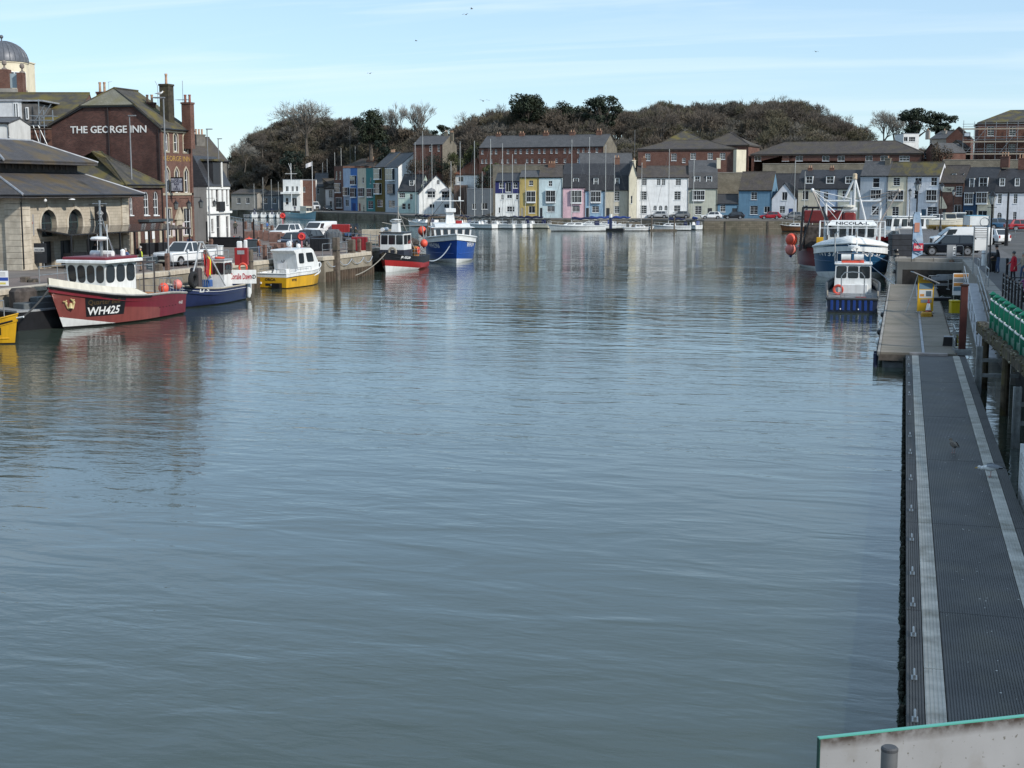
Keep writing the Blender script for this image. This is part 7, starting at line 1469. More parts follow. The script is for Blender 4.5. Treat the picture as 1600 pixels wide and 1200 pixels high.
for y in (-.35, .5): MB().tb([(x0 + 4.2, y - .32, 3.45), (x0 + 4.2, y + .32, 3.45)], .22, 12).b('liferaft', WHITE, sb_, True)
MB().cb(x0 + 4.0, x0 + 4.6, -.7, .8, 3.1, 3.25, .03).b('raft_cradle', ORANGE, sb_); MB().tb([(x0 + 4.9, -.2, 3.1), (x0 + 4.9, -.2, 4.6)], .06).lt([(.12, 0), (.42, .03), (.42, .16), (.1, .22)], (x0 + 4.8, 0, 4.05), 14).b('mast', WHITE, sb_)
MB().tb([(x0 + 5.2, 1.25, 3.0), (x0 + 5.3, 1.3, 5.0), (x0 + 5.2, 1.05, 5.2)], .05).b('exhaust', STEEL, sb_); MB().torus((x0 + 2.4, .95, 1.35), .28, .09, 'x', 16).b('life_ring', ORANGE, sb_)
for s_ in (-1, 1): MB().torus((x0 + .6, s_ * 1.62, 1.1), .3, .05, 'y', 14).b('rope_coil', ROPE, sb_)
MB().cb(x0 + 1.2, x0 + 2.0, -.9, -.2, .45, .95, .03).b('red_crate', MAROON, sb_)
for y in (-.4, .75): MB().ball((x0 - .07, y, .25), .05, 6).b('outlet', WINW, sb_)
# ---------------- yellow WH24 at the left edge
bw_ = G(30, 537.5); hd = (RT * .93 + FH * -.36).normalized(); Lz = 6.2
yz = boat('fishing_boat', 'bright yellow boat numbered WH24 cut off by the left edge', bw_, bw_ - hd * Lz, 'fishing boat'); Hz = Hull(Lz, 2.5, 1.6, .98, .95, .85, .35, .25, .9, 2.6)
Hz.b(yz, [.06], [BOOT, YELP], railm=YELP, railw=.09, bulwark=.4)
Hz.line(yz, 'black_band', lambda t: Hz.sheer(t) - .3, BLACK, .05, .3, .97); Hz.line(yz, 'low_moulding', .3, YELP, .04, .3, .95)
Hz.patch(yz, 'number_panel', .62, .89, .48, .88, BLACK, -1, .012); Hz.letter(yz, 'WH24', .63, .53, .36, LETW, -1, 1.3, proud=.03, bold=.012)
mb = MB();
for x in (.6, 1.6): mb.tb([(x, -.7, .8), (x, -.7, 2.2)], .03).tb([(x, .7, .8), (x, .7, 2.2)], .03)
mb.tb([(.6, -.7, 2.2), (1.6, -.7, 2.2), (1.6, .7, 2.2), (.6, .7, 2.2), (.6, -.7, 2.2)], .03).b('rail_frame', STEEL, yz)
MB().cb(.4, 1.5, -.5, .5, 2.25, 2.85, .12).b('cool_box', WHITE, yz); MB().cb(.7, 1.2, -.62, -.5, 1.5, 2.1, .03).b('green_panel', paint('panel_green', (.01, .1, .06)), yz)
MB().tb([(Lz * .47, 0, 1.35), (Lz * .56, 0, 1.45)], .05).b('bow_roller', WINW, yz)
p = wpt(yz, (1.45, -.75, 1.72)); buoy('red buoy on the rail of the yellow boat at the left edge', p, .33, ORANGE); p = wpt(yz, (.95, -.95, 1.55)); buoy('white buoy beside the red one on the yellow boat', p, .28, mat('buoy_white', (.6, .58, .54), .5))
# ---------------- black flat workboat behind the maroon bow
a = G(34, 517); b = G(92, 512); hd = (b - a).normalized()
bk = boat('work_raft', 'low black raft with grey deck behind the maroon bow', b + hd * 1.0, a, 'raft')
Lk = (b - a).length + 1.4; MB().prism([(-Lk / 2, -.3), (Lk / 2, -.3), (Lk / 2 + .3, 1.15), (-Lk / 2 - .1, 1.0)], 0, 3, 'y').b('hull', BLACK, bk); MB().box(-Lk / 2, Lk / 2, .1, 2.9, 1.05, 1.16).b('deck', GREYP, bk); MB().cb(-Lk / 2 + .8, Lk / 2 - .5, .6, 1.8, 1.16, 1.5, .05).cb(-.1, 1.2, .7, 1.6, 1.5, 1.8, .05).b('hatch', mat('hatch_grey', (.09, .1, .105), .7), bk)
MB().cb(-.9, .6, 1.7, 2.7, 1.16, 2.3, .2).b('net_heap', mat('net_heap', (.06, .05, .045)), bk)
# ---------------- light blue clinker boat beyond the quay
a, b = G(494, 343.5), G(450, 341); hd = (b - a).normalized()
lb_ = boat('open_boat', 'light blue open boat with cream cuddy on the far water', a, b, 'boat'); Ll = (a - b).length; Hl = Hull(Ll, 2.8, 2.2, 1.35, 1.5, .6, .7, .3, .85, 2.)
Hl.b(lb_, [.1], [WHITE, SKYP], railm=paint('rail_teal', (.1, .25, .28)), railw=.15); house_on(lb_, Ll * .05, Ll * .27, 1.8, 1.6, 1.3, 3.4, CREAMP, .2, 0, 2, 2, 0, (.45, .85), CREAMP)
# ================================================================== YACHTS, FAR MASTS
import bmesh
def bevel(mb, off=.03, seg=2, ang_=30):
 bm = bmesh.new(); vs = [bm.verts.new(v) for v in mb.v]
 for f_, mi in zip(mb.f, mb.m):
  try: q = bm.faces.new([vs[i] for i in f_]); q.material_index = mi
  except ValueError: pass
 bmesh.ops.recalc_face_normals(bm, faces=bm.faces); bm.normal_update()
 es = [e for e in bm.edges if len(e.link_faces) == 2 and e.calc_face_angle(0) > R(ang_)]
 bmesh.ops.bevel(bm, geom=es, offset=off, segments=seg, profile=.5, affect='EDGES', clamp_overlap=True)
 out = MB(); bm.verts.index_update(); out.v = [tuple(v.co) for v in bm.verts]; out.f = [tuple(v.index for v in f_.verts) for f_ in bm.faces]; out.m = [f_.material_index for f_ in bm.faces]; bm.free(); return out
COV = {'navy': mat('cover_navy', (.012, .018, .06), .85, var=.2), 'grey': mat('cover_grey', (.07, .075, .075), .85, var=.2), 'blue': mat('cover_blue', (.02, .05, .2), .85, var=.2), 'black': mat('cover_black', (.02, .02, .022), .85)}
ALLOY = mat('mast_alloy', (.5, .5, .48), .45, .3, var=.1); WIRE = mat('rig_wire', (.16, .16, .16), .5, .5)
def yacht(label, px, wy, L_, az, ytop, cover='navy', hullm=None, px_mast=None, cabin=True, freeb=1.0, spreader=True, mast_m=None, boomdir=-1):
 c = G(px, wy); hd = RT * math.cos(R(az)) + FH * math.sin(R(az)); d = c.dot(FH)
 o = boat('sailing_yacht', label, c + hd * L_ / 2, c - hd * L_ / 2, 'yacht', 'yachts moored along the far side')
 H = Hull(L_, L_ * .3, freeb * 1.2, freeb * .92, freeb * .95, .72, L_ * .09, .15, .85, 1.9, .4, .45, .4)
 H.b(o, [.12], [BOOT, hullm or WHITE], 16, railm=WINW, railw=.06, bulwark=.06, deckm=mat('grp_deck', (.6, .6, .58), .6))
 H.line(o, 'sheer_stripe', lambda t: H.sheer(t) - .2, COV[cover], .03, .02, .97, n=12)
 cb = MB().add([(-L_ * .12, -L_ * .085, freeb * .88), (L_ * .24, -L_ * .05, freeb * .95), (L_ * .24, L_ * .05, freeb * .95), (-L_ * .12, L_ * .085, freeb * .88), (-L_ * .10, -L_ * .07, freeb + .5), (L_ * .14, -L_ * .04, freeb + .42), (L_ * .14, L_ * .04, freeb + .42), (-L_ * .10, L_ * .07, freeb + .5)],
     [(0, 3, 2, 1), (4, 5, 6, 7), (0, 1, 5, 4), (1, 2, 6, 5), (2, 3, 7, 6), (3, 0, 4, 7)]).b('coachroof', WHITE, o)
 for s_ in (-1, 1):
  q = [(-L_ * .11, s_ * L_ * .081, freeb + .12), (L_ * .2, s_ * L_ * .052, freeb + .12), (L_ * .14, s_ * L_ * .043, freeb + .38), (-L_ * .1, s_ * L_ * .073, freeb + .42)]
  panes(cb, q if s_ < 0 else [q[1], q[0], q[3], q[2]], [(.08, .45, .15, .8), (.55, .9, .15, .8)], .08)
 mx_ = L_ * .08; mpt = wpt(o, (mx_, 0, 0)); dm_ = mpt.dot(FH); zt = ZAT(ytop, dm_)
 MB().tb([(mx_, 0, freeb * .9), (mx_, 0, zt)], [.07, .05], 8).b('mast', mast_m or ALLOY, o)
 rg = MB()
 for s_ in (-1, 1):
  rg.tb([(mx_ - .1, s_ * L_ * .14, freeb), (mx_, s_ * .75, freeb + (zt - freeb) * .55), (mx_, 0, zt - .1)], .012, 3)
  if spreader: rg.tb([(mx_, 0, freeb + (zt - freeb) * .55), (mx_, s_ * .8, freeb + (zt - freeb) * .55)], .03, 4)
 rg.tb([(L_ * .48, 0, freeb * 1.15), (mx_, 0, zt - .2)], .022, 4).tb([(-L_ * .48, 0, freeb), (mx_, 0, zt)], .012, 3); rg.b('rigging', WIRE, o)
 bz = freeb + 1.15; n = 8; P = [(mx_ - .1 - (L_ * .42) * i / n, .02 * math.sin(i), bz + .12 + .1 * math.sin(i * 1.7)) for i in range(n + 1)]
 MB().tb(P, [.28, .26, .24, .23, .22, .2, .18, .15, .1], 8).b('sail_cover', COV[cover], o, True); MB().tb([(mx_, 0, bz - .1), (mx_ - L_ * .44, 0, bz - .12)], .06).b('boom', ALLOY, o)
 railing(o, [(-L_ * .49, y * L_ * .09, freeb * .95) for y in (-1, 0, 1)], .6, WINW, .018, 2, 'pushpit'); hull_rail(H, o, .1, .93, .55, 7, 1, WINW, 1, r=.01); hull_rail(H, o, .1, .93, .55, 7, -1, WINW, 1, r=.01)
 MB().cb(-L_ * .4, -L_ * .32, -.35, .35, freeb, freeb + .75, .06).b('spray_hood', COV[cover], o)
 return o
CRM = paint('yacht_cream', (.6, .57, .46))
for a in (('yacht with tall mast farthest left, behind the blue fishing boat', 652, 353.5, 9, 120, 222, 'black'), ('dark-masted yacht second from the left behind the blue fishing boat', 664, 354, 9.5, 120, 205, 'navy'), ('yacht third from the left with mast right of the blue boat tower', 678, 354, 9, 120, 225, 'grey'),
   ('small yacht whose short mast stands before the white gabled house', 707, 354.5, 8, 115, 252, 'grey'), ('tall-masted yacht just right of the blue fishing boat wheelhouse', 722, 355, 9.5, 118, 221, 'navy'), ('yacht with grey cover showing its stern right of the blue boat', 746, 357, 9.5, 140, 220, 'grey'),
   ('low yacht with short mast in front of the blue-grey warehouse', 757, 355, 7.5, 140, 268, 'black'), ('yacht with drooping grey sail cover before the navy house', 772, 357, 10, 150, 217, 'grey'), ('white yacht with open transom left of the yellow house', 790, 357, 9, 150, 224, 'grey'),
   ('short-masted white yacht before the navy house corner', 805, 356.5, 8, 150, 241, 'navy'), ('cream-sterned yacht below the yellow house', 826, 356.5, 9.5, 155, 255, 'navy')): yacht(*a, hullm=CRM if 'cream' in a[0] else None)
yacht('long low white yacht below the pale blue house, biggest of the row', 900, 361, 11.3, 186, 218, 'navy', freeb=1.15)
yacht('white yacht half hidden behind the longest one, below the sky blue house', 926, 357.5, 9.5, 182, 214, 'blue'); yacht('white yacht with slim mast below the plain beige house', 951, 357, 9, 182, 226, 'blue')
yacht('white motor-sailer before the cream gable, with short mast', 964, 357, 8, 180, 243, 'blue'); yacht('little white sailing boat with cream deck right of the blue-topped pile', 998, 360.8, 6.0, 3, 254, 'grey', freeb=.75)
yacht('pale yacht with navy boom cover below the wide white house', 1049, 360, 7.6, 178, 233, 'navy', freeb=.95); yacht('white yacht with blue trim moored stern-out below the grey-green house', 1084, 358.5, 7, 100, 244, 'blue')
wk = yacht('old varnished wooden sailing boat with white bottom by the far wall', 1244, 361.5, 6.2, 172, 251, 'grey', hullm=TEAK, freeb=1.1, px_mast=1252)
MB().tb([(-1.4, 0, 1.0), (-1.4, 0, ZAT(268, 278))], [.07, .04], 8).b('mizzen_mast', ALLOY, wk)
for a in (('yacht mast left of the harbour office, first from the left', 398, 340, 8, 100, 287, 'navy'), ('second yacht mast left of the harbour office', 412, 340, 8, 100, 277, 'grey'), ('third yacht mast left of the harbour office', 425, 340.2, 8, 100, 280, 'navy'), ('yacht mast nearest the harbour office', 436, 340.4, 7, 100, 284, 'grey')): yacht(*a)
def mastpole(name, label, px, d, z0, ytop, m=ALLOY, r=.09, yard=None, cat='mast', flag=False, group=None):
 q = DX(px, d, z0); zt = ZAT(ytop, d) - z0; o = thing(name, label, cat, q, YAW, group); MB().tb([(0, 0, 0), (0, 0, zt)], [r, r * .6], 8).b('pole', m, o)
 if yard: MB().tb([(-yard, 0, zt * .78), (yard, 0, zt * .78)], r * .5).tb([(-yard * .4, 0, zt), (.1, 0, zt * .82)], r * .4).b('yard', m, o)
 if flag:
  P = [(-.1 - i * .28, .08 * math.sin(i * 1.3), zt - .15 - j * .28 - i * .1) for i in range(7) for j in range(5)]
  MB().add(P, [(i * 5 + j, (i + 1) * 5 + j, (i + 1) * 5 + j + 1, i * 5 + j + 1) for i in range(6) for j in range(4)]).b('flag', paint('flag_white', (.7, .66, .66)), o)
 return o
mastpole('signal_mast', 'white signal mast with yard beside the harbour office', 456, 396, ZF, 255, WINW, .12, 1.6); mastpole('flagpole', 'flagpole with white flag right of the harbour office', 489, 400, ZF, 252, WINW, .09, flag=True, cat='flagpole')
mastpole('radio_mast', 'thin tall pole rising from the wood above the coloured terrace', 548, 424, 8, 197, WIRE, .08); mastpole('tall_pole', 'thin tall pole right of the brick terrace gable', 991, 340, 8, 203, WIRE, .1)
rrm = random.Random(4)
for i, (x, yt) in enumerate(((505, 254), (512, 248), (524, 238), (534, 231), (556, 229), (573, 230), (597, 233))):
 mastpole('boatyard_mast', ('first', 'second', 'third', 'fourth', 'fifth', 'sixth', 'last')[i] + ' from the left of the pale masts above the coloured terrace roofs', x, 432, 6, yt, ALLOY, .1, group='masts above the terrace roofs')
q = G(954, 361); pl = thing('marker_pile', 'blue-black pile with white band between the white yachts', 'pile', (q.x, q.y, 0)); MB().tb([(0, 0, -1), (0, 0, 3.2)], .3, 12).b('shaft', NAVYP, pl, True); MB().tb([(0, 0, 2.6), (0, 0, 3.25)], .31, 12).b('white_band', WHITE, pl, True); MB().cb(-2.2, 2.6, -.6, .8, -.2, .5, .05).b('float', BLACK, pl)
dkp = thing('finger_pontoon', 'low wooden finger pontoon beside the pale yacht', 'pontoon', (*G(1036, 361).xy, 0), YAW); MB().cb(-2.6, 2.6, -.5, .5, -.2, .35, .03).b('deck', TIMBER, dkp)
for x in (-2.2, 2.2): MB().tb([(x, .3, -1), (x, .3, 2.6)], .15, 8).b('pile', TIMBER, dkp)
for i, (x, r_, m_) in enumerate(((1139, .42, 0), (1145, .45, 0), (1153, .35, 0), (1170.5, .5, 1), (1177, .45, 0), (1191, .42, 0), (1197.5, .6, 1), (1206, .42, 1), (1212, .45, 1), (1224, .42, 0))):
 p = G(x, 358.6); p.z = r_ * .6; buoy('mooring buoy along the far wall, %s from the left of ten' % ('first second third fourth fifth sixth seventh eighth ninth tenth'.split()[i]), p, r_, mat('buoy_palepink', (.6, .38, .3), .6) if m_ else mat('buoy_cream', (.6, .52, .45), .6), 'mooring buoys by the far wall')
for i, (x, w) in enumerate(((395, 5), (404, 4.5), (417, 5), (424, 4.5), (433, 5))):
 c = G(x, 339.6 + (i % 2) * .6); o = boat('dinghy', ('first', 'second', 'third', 'fourth', 'fifth')[i] + ' from the left in the row of small pale dinghies', c + RT * w / 2, c - RT * w / 2, 'dinghy', 'small pale dinghies'); H = Hull(w, 1.8, .95, .7, .7, .8, .4, .2, .9, 2.); H.b(o, [.06], [BOOT, WHITE if i % 2 else GREYP], 10, railm=GREYP, railw=.22, bulwark=.35); MB().cb(-w * .5 - .2, -w * .5 + .15, -.2, .2, .4, 1.3, .06).b('outboard', BLACK, o); MB().box(-.3, .1, -.75, .75, .55, .62).b('thwart', TEAK, o)
c = G(412, 335.5); o = boat('rescue_boat', 'small orange and white lifeboat on the far left water', c + RT * 2.6, c - RT * 2.6, 'boat'); H = Hull(5.4, 2.1, 1.6, 1.1, 1.1, .8, .5, .2, .9, 2.); H.b(o, [.3], [NAVYP, ORANGE], 12, railm=WHITE); house_on(o, -.6, 1.0, 1.4, 1.2, 1.0, 2.6, WHITE, .2, 0, 2, 1, 0, (.45, .85), WHITE)
# ================================================================== VEHICLES
CG = plain('car_glass', (.03, .036, .04), .05, 0, .7); TYRE = RUBBER; RIM = mat('alloy_rim', (.34, .34, .35), .35, .6); LAMPG = plain('head_lamp', (.55, .57, .6), .1); TAILR = plain('tail_lamp', (.28, .01, .012), .2); TRIM = mat('car_trim', (.025, .025, .027), .6)
def carpaint(nm, c):
 k = 'carpaint_' + nm
 if k in MATS: return MATS[k]
 m_ = mat(k, c, .28, 0., var=.04, scale=.8); m_.node_tree.nodes['Principled BSDF'].inputs['Coat Weight'].default_value = .5; return m_
def wheel(par, x, y, r, w=.2):
 s_ = 1 if y > 0 else -1; t_ = MB().tb([(x, y - s_ * w, r), (x, y - s_ * w * .95, r), (x, y, r), (x, y, r)], [r * .9, r, r, r * .9], 18).b('wheel', TYRE, par, True)
 MB().tb([(x, y - s_ * .02, r), (x, y + s_ * .012, r)], r * .66, 14).b('rim', RIM, t_)
 MB().tb([(x, y, r), (x, y + s_ * .02, r)], r * .16, 8).b('hub', TRIM, t_)
def car(name, label, p, rz, kind, cm, L_=4.3, Wd=1.8, H=1.48, group='parked cars', cat='car'):
 o = thing(name, label, cat, p, rz, group); r = .32 if kind != 'suv' else .37
 if kind in ('van', 'pickup'): r = .36
 xf, xr = L_ * .5 - L_ * .2, -L_ * .5 + L_ * .21; cl = .22 if kind in ('hatch', 'saloon') else .28
 belt = H * .62 if kind != 'pickup' else H * .6; hood = belt - .08
 def archp(x): return [(x + (r + .07) * math.cos(a), max(cl, r + (r + .07) * math.sin(a))) for a in [math.pi * k / 8 for k in range(8, -1, -1)]]
 P = [(-L_ / 2 + .06, cl + .08)] + archp(xr) + archp(xf) + [(L_ / 2 - .08, cl + .06), (L_ / 2, cl + .22)]
 if kind == 'hatch': P += [(L_ / 2 - .03, hood - .16), (L_ / 2 - .18, hood - .06), (L_ * .22, hood + .04), (L_ * .17, belt), (-L_ * .46, belt + .04), (-L_ / 2 + .02, belt - .05), (-L_ / 2, cl + .3)]
 elif kind == 'suv': P += [(L_ / 2 - .02, hood - .1), (L_ / 2 - .14, hood), (L_ * .23, hood + .08), (L_ * .19, belt), (-L_ * .46, belt + .04), (-L_ / 2 + .02, belt - .05), (-L_ / 2, cl + .3)]
 elif kind == 'pickup': P += [(L_ / 2 - .02, hood - .06), (L_ / 2 - .14, hood + .04), (L_ * .25, hood + .1), (L_ * .2, belt), (-L_ * .14, belt), (-L_ * .15, belt + .1), (-L_ * .49, belt + .1), (-L_ / 2, belt + .06), (-L_ / 2, cl + .3)]
 else: P += [(L_ / 2 - .02, hood * .86), (L_ / 2 - .16, hood * .95), (L_ * .36, hood + .06), (L_ * .22, H - .12), (L_ * .17, H), (-L_ * .47, H), (-L_ / 2 + .01, H - .12), (-L_ / 2, cl + .3)]
 b = bevel(MB().prism(P, -Wd / 2, Wd / 2, 'y'), .05, 2).b('body', cm, o, True)
 MB().box(-L_ * .47, L_ * .46, -Wd / 2 + .09, Wd / 2 - .09, cl - .04, cl + .3).b('underbody', TRIM, o)
 if kind != 'van':
  c = {'hatch': (-L_ * .455, L_ * .2, -L_ * .36, L_ * .06), 'suv': (-L_ * .47, L_ * .21, -L_ * .40, L_ * .08), 'pickup': (-L_ * .135, L_ * .22, -L_ * .105, L_ * .09)}[kind]
  w0, w1 = Wd / 2 - .05, Wd / 2 - .22; a = [(c[0], -w0, belt), (c[1], -w0, belt), (c[1], w0, belt), (c[0], w0, belt)]; t_ = [(c[2], -w1, H - .03), (c[3], -w1, H - .03), (c[3], w1, H - .03), (c[2], w1, H - .03)]
  MB().add(a + t_, [(0, 3, 2, 1), (4, 5, 6, 7), (0, 1, 5, 4), (1, 2, 6, 5), (2, 3, 7, 6), (3, 0, 4, 7)]).b('glasshouse', CG, o)
  rf = MB().cb(c[2] - .02, c[3] + .02, -w1 - .01, w1 + .01, H - .05, H, .04)
  for i in range(4): rf.bar(a[i], t_[i], .07, .06)
  xb = (c[0] + c[1]) / 2 - .1
  for s_ in (-1, 1): rf.bar((xb, s_ * (w0 + .005), belt), (xb - .05, s_ * (w1 + .005), H - .04), .07, .04)
  if kind == 'hatch' or kind == 'suv':
   for s_ in (-1, 1): rf.add([(c[0], s_ * (w0 + .01), belt), (c[0] + L_ * .09, s_ * (w0 + .01), belt), (c[2] + L_ * .05, s_ * (w1 + .012), H - .04), (c[2], s_ * (w1 + .012), H - .04)], [(0, 1, 2, 3)])
  rf.b('roof', cm, o)
 else:
  panes(o, [(L_ * .365, -Wd / 2 + .12, hood + .1), (L_ * .365, Wd / 2 - .12, hood + .1), (L_ * .225, Wd / 2 - .2, H - .14), (L_ * .225, -Wd / 2 + .2, H - .14)], [(.0, 1., .04, .96)], .08, CG, TRIM, 'windscreen')
  for s_ in (-1, 1):
   q = [(L_ * .12, s_ * (Wd / 2 + .001), belt), (L_ * .33, s_ * (Wd / 2 + .001), belt - .04), (L_ * .22, s_ * (Wd / 2 + .001), H - .2), (L_ * .12, s_ * (Wd / 2 + .001), H - .2)]
   panes(o, q if s_ < 0 else [q[1], q[0], q[3], q[2]], [(.04, .92, .03, .97)], .05, CG, TRIM, 'side_window')
  MB().box(-L_ / 2 - .004, -L_ / 2 + .02, -.012, .012, cl + .3, H - .2).b('door_seam', TRIM, o)
 if kind == 'pickup': MB().box(-L_ * .485, -L_ * .15, -Wd / 2 + .12, Wd / 2 - .12, belt - .02, belt + .103).b('load_bed', TRIM, o)
 for y in (-1, 1):
  wheel(o, xf, y * (Wd / 2 + .005), r); wheel(o, xr, y * (Wd / 2 + .005), r)
  MB().cb(L_ / 2 - .16, L_ / 2 + .004, y * Wd * .36 - .17, y * Wd * .36 + .17, hood - .26, hood - .1, .03).b('headlight', LAMPG, o)
  MB().cb(-L_ / 2 - .01, -L_ / 2 + .1, y * Wd * .42 - .1, y * Wd * .42 + .1, belt - .3, belt - .02, .02).b('tail_light', TAILR, o)
  MB().cb(L_ * .15, L_ * .15 + .18, y * (Wd / 2 + .1) - .08, y * (Wd / 2 + .1) + .08, belt, belt + .16, .03).b('wing_mirror', cm, o)
  for xd in (-L_ * .02, -L_ * .2): MB().box(xd, xd + .16, y * Wd / 2 - .01, y * Wd / 2 + .02, belt - .16, belt - .12).b('door_handle', cm, o)
 MB().box(L_ / 2 - .02, L_ / 2 + .012, -Wd * .26, Wd * .26, cl + .2, hood - .2).b('grille', TRIM, o)
 MB().box(L_ / 2 + .005, L_ / 2 + .02, -.26, .26, cl + .12, cl + .23).box(-L_ / 2 - .015, -L_ / 2, -.26, .26, cl + .32, cl + .43).b('number_plate', plain('plate', (.6, .58, .45), .5), o)
 return o
def carat(name, label, px, py, z, face, kind, cm, **k):
 p = G(px, py, z); return car(name, label, (p.x, p.y, z), YAW + R(face), kind, cm, **k)
CW = carpaint('white', (.7, .71, .71)); CB_ = carpaint('black', (.012, .013, .016)); CR = carpaint('red', (.3, .012, .02)); CS = carpaint('silver', (.34, .35, .36)); CN = carpaint('night_blue', (.02, .028, .05)); CBl = carpaint('mid_blue', (.03, .09, .17))
carat('pickup_truck', 'white double-cab pickup parked on the left quay by the lamp post', 290, 414, ZL, -118, 'pickup', CW, L_=5.3, Wd=1.9, H=1.82, cat='pickup', group='vehicles on the left quay')
carat('parked_car', 'white four-wheel drive facing us on the left quay', 447, 374, ZL, -112, 'suv', CW, L_=4.6, Wd=1.9, H=1.8, group='vehicles on the left quay')
carat('parked_car', 'dark blue car behind the yellow boat wheelhouse', 459, 386, ZL, -105, 'hatch', CN, group='vehicles on the left quay'); carat('parked_car', 'black car between the dark blue car and the white van', 480, 381, ZL, -112, 'hatch', CB_, group='vehicles on the left quay')
carat('parked_van', 'white van facing us near the end of the left quay', 500, 371, ZL, -115, 'van', CW, L_=4.9, Wd=1.95, H=1.95, cat='van', group='vehicles on the left quay')
carat('parked_van', 'tall white van beside the grey cottage on the far quay', 490, 328.8, ZF, -60, 'van', CW, L_=5.6, Wd=2.0, H=2.5, cat='van', group='vehicles on the far quay'); carat('parked_car', 'small black car in front of the white cottage on the far quay', 512, 329.3, ZF, -70, 'hatch', CB_, group='vehicles on the far quay')
carat('parked_van', 'long white high-roof van in front of the pale blue house', 881, 340, ZF, 2, 'van', CW, L_=6.4, Wd=2.0, H=2.6, cat='van', group='vehicles on the far quay')
for a in (('silver hatchback below the arched doors of the wide white house', 1028, 341, 178, 'hatch', CS), ('grey car right of the silver hatchback, below the white house', 1062, 341, 178, 'hatch', carpaint('grey', (.16, .165, .17))), ('white hatchback in front of the grey-green house', 1111, 342.3, 178, 'hatch', CW), ('black estate car in front of the low blue lean-to', 1146, 342.3, 178, 'hatch', CB_),
   ('bright red hatchback in front of the steel blue cottage', 1203, 342.5, 178, 'hatch', CR), ('dull grey car right of the red hatchback', 1238, 342.5, 178, 'hatch', carpaint('grey', (.16, .165, .17))), ('silver car behind the red trawler gantry', 1268, 343, 178, 'hatch', CS), ('white four-wheel drive in front of the grey-blue bay house', 1459, 350, 182, 'suv', CW)):
 carat('parked_car', a[0], a[1], a[2], ZF, a[3], a[4], a[5], group='vehicles on the far quay', L_=4.3 if a[4] == 'hatch' else 4.6, H=1.5 if a[4] == 'hatch' else 1.7)
carat('parked_car', 'large black estate car parked side-on at the right quay edge', 1481, 399, ZQ, 173, 'suv', carpaint('gloss_black', (.008, .011, .018)), L_=4.75, Wd=1.9, H=1.64, group='vehicles on the right quay')
carat('parked_van', 'white van behind the large black estate car', 1500, 389, ZQ, 176, 'van', CW, L_=5.2, Wd=1.95, H=1.98, cat='van', group='vehicles on the right quay'); carat('parked_car', 'white hatchback seen from behind right of the white van', 1543, 381, ZQ, 120, 'hatch', CW, group='vehicles on the right quay')
carat('parked_car', 'blue car near the light blue tent', 1562, 358.5, ZQ, 5, 'hatch', CBl, group='vehicles on the right quay'); carat('parked_car', 'dark red car at the right edge near the ramp rail', 1597, 361, ZQ, 5, 'hatch', CR, group='vehicles on the right quay')
# ================================================================== QUAYSIDE FURNITURE
def gl(px, py): return G(px, py, ZL)
def gr(px, py): return G(px, py, ZQ)
def led_post(label, px, py, ytop, arm=.7, az=0):
 q = gl(px, py); d = q.dot(FH); h = ZAT(ytop, d) - ZL; o = thing('lamp_post', label, 'lamp post', q, az, 'grey lamp posts on the left quay')
 MB().lt([(.11, 0), (.11, 1.2), (.08, 1.25), (.055, h)], n=12).b('column', mat('lamp_grey', (.2, .205, .21), .5, .4, var=.12), o, True)
 MB().cb(-.12, arm, -.13, .13, h - .02, h + .07, .03).b('lamp_head', mat('lamp_grey', (.2, .205, .21)), o); MB().box(.1, arm - .1, -.1, .1, h - .035, h - .021).b('lamp_lens', plain('lens', (.4, .4, .38), .2), o)
 MB().box(-.12, -.11, -.06, .06, .4, .8).b('access_door', STEEL, o); return o
led_post('tall grey lamp post by the white pickup, gull on its head', 264, 418, 153, .75, YAW + math.pi); led_post('tall grey lamp post in front of the inn gable lettering', 210, 397, 181, .6, YAW); led_post('tall grey lamp post left of the white mansard house', 328.5, 380, 202, .6, YAW); led_post('farther grey lamp post right of the mansard roof', 345, 368, 217, .5, YAW)
def sign_post(label, px, py, y0, y1, w, face, m, h_extra=.1, cat='sign', deco=None, name='sign', two=False, z=ZL, rz=None):
 q = G(px, py, z); d = q.dot(FH); z0, z1 = ZAT(y0, d) - z, ZAT(y1, d) - z; o = thing(name, label, cat, q, YAW if rz is None else rz)
 for x in ((-w * .35, w * .35) if two else (0,)): MB().tb([(x, .05, 0), (x, .05, z0 + h_extra)], .035, 8).b('post', STEEL, o)
 f = MB().box(-w / 2, w / 2, -.03, 0, z1, z0).b('panel', m, o)
 if deco: deco(o, f, z0, z1, w)
 return o
def deco_sea(o, f, z0, z1, w):
 b = MB().box(-w * .38, w * .4, -.045, -.031, z0 - (z0 - z1) * .42, z0 - (z0 - z1) * .22).b('name_strip', paint('strip_grey', (.5, .52, .53)), o)
 text('HEALTICOM', .2, plain('ink_dark', (.03, .035, .05)), b, (w * .01, -.05, z0 - (z0 - z1) * .385), width=w * .72, bold=.006)
 MB().box(-w * .3, w * .3, -.04, -.031, z0 - (z0 - z1) * .5, z0 - (z0 - z1) * .47).b('small_line', paint('strip_dim', (.1, .1, .11)), o)
sign_post('large black board with pale name strip on the left quay', 57, 421, 380, 411, 1.62, None, mat('sign_black', (.02, .022, .026)), cat='sign board', deco=deco_sea, two=True)
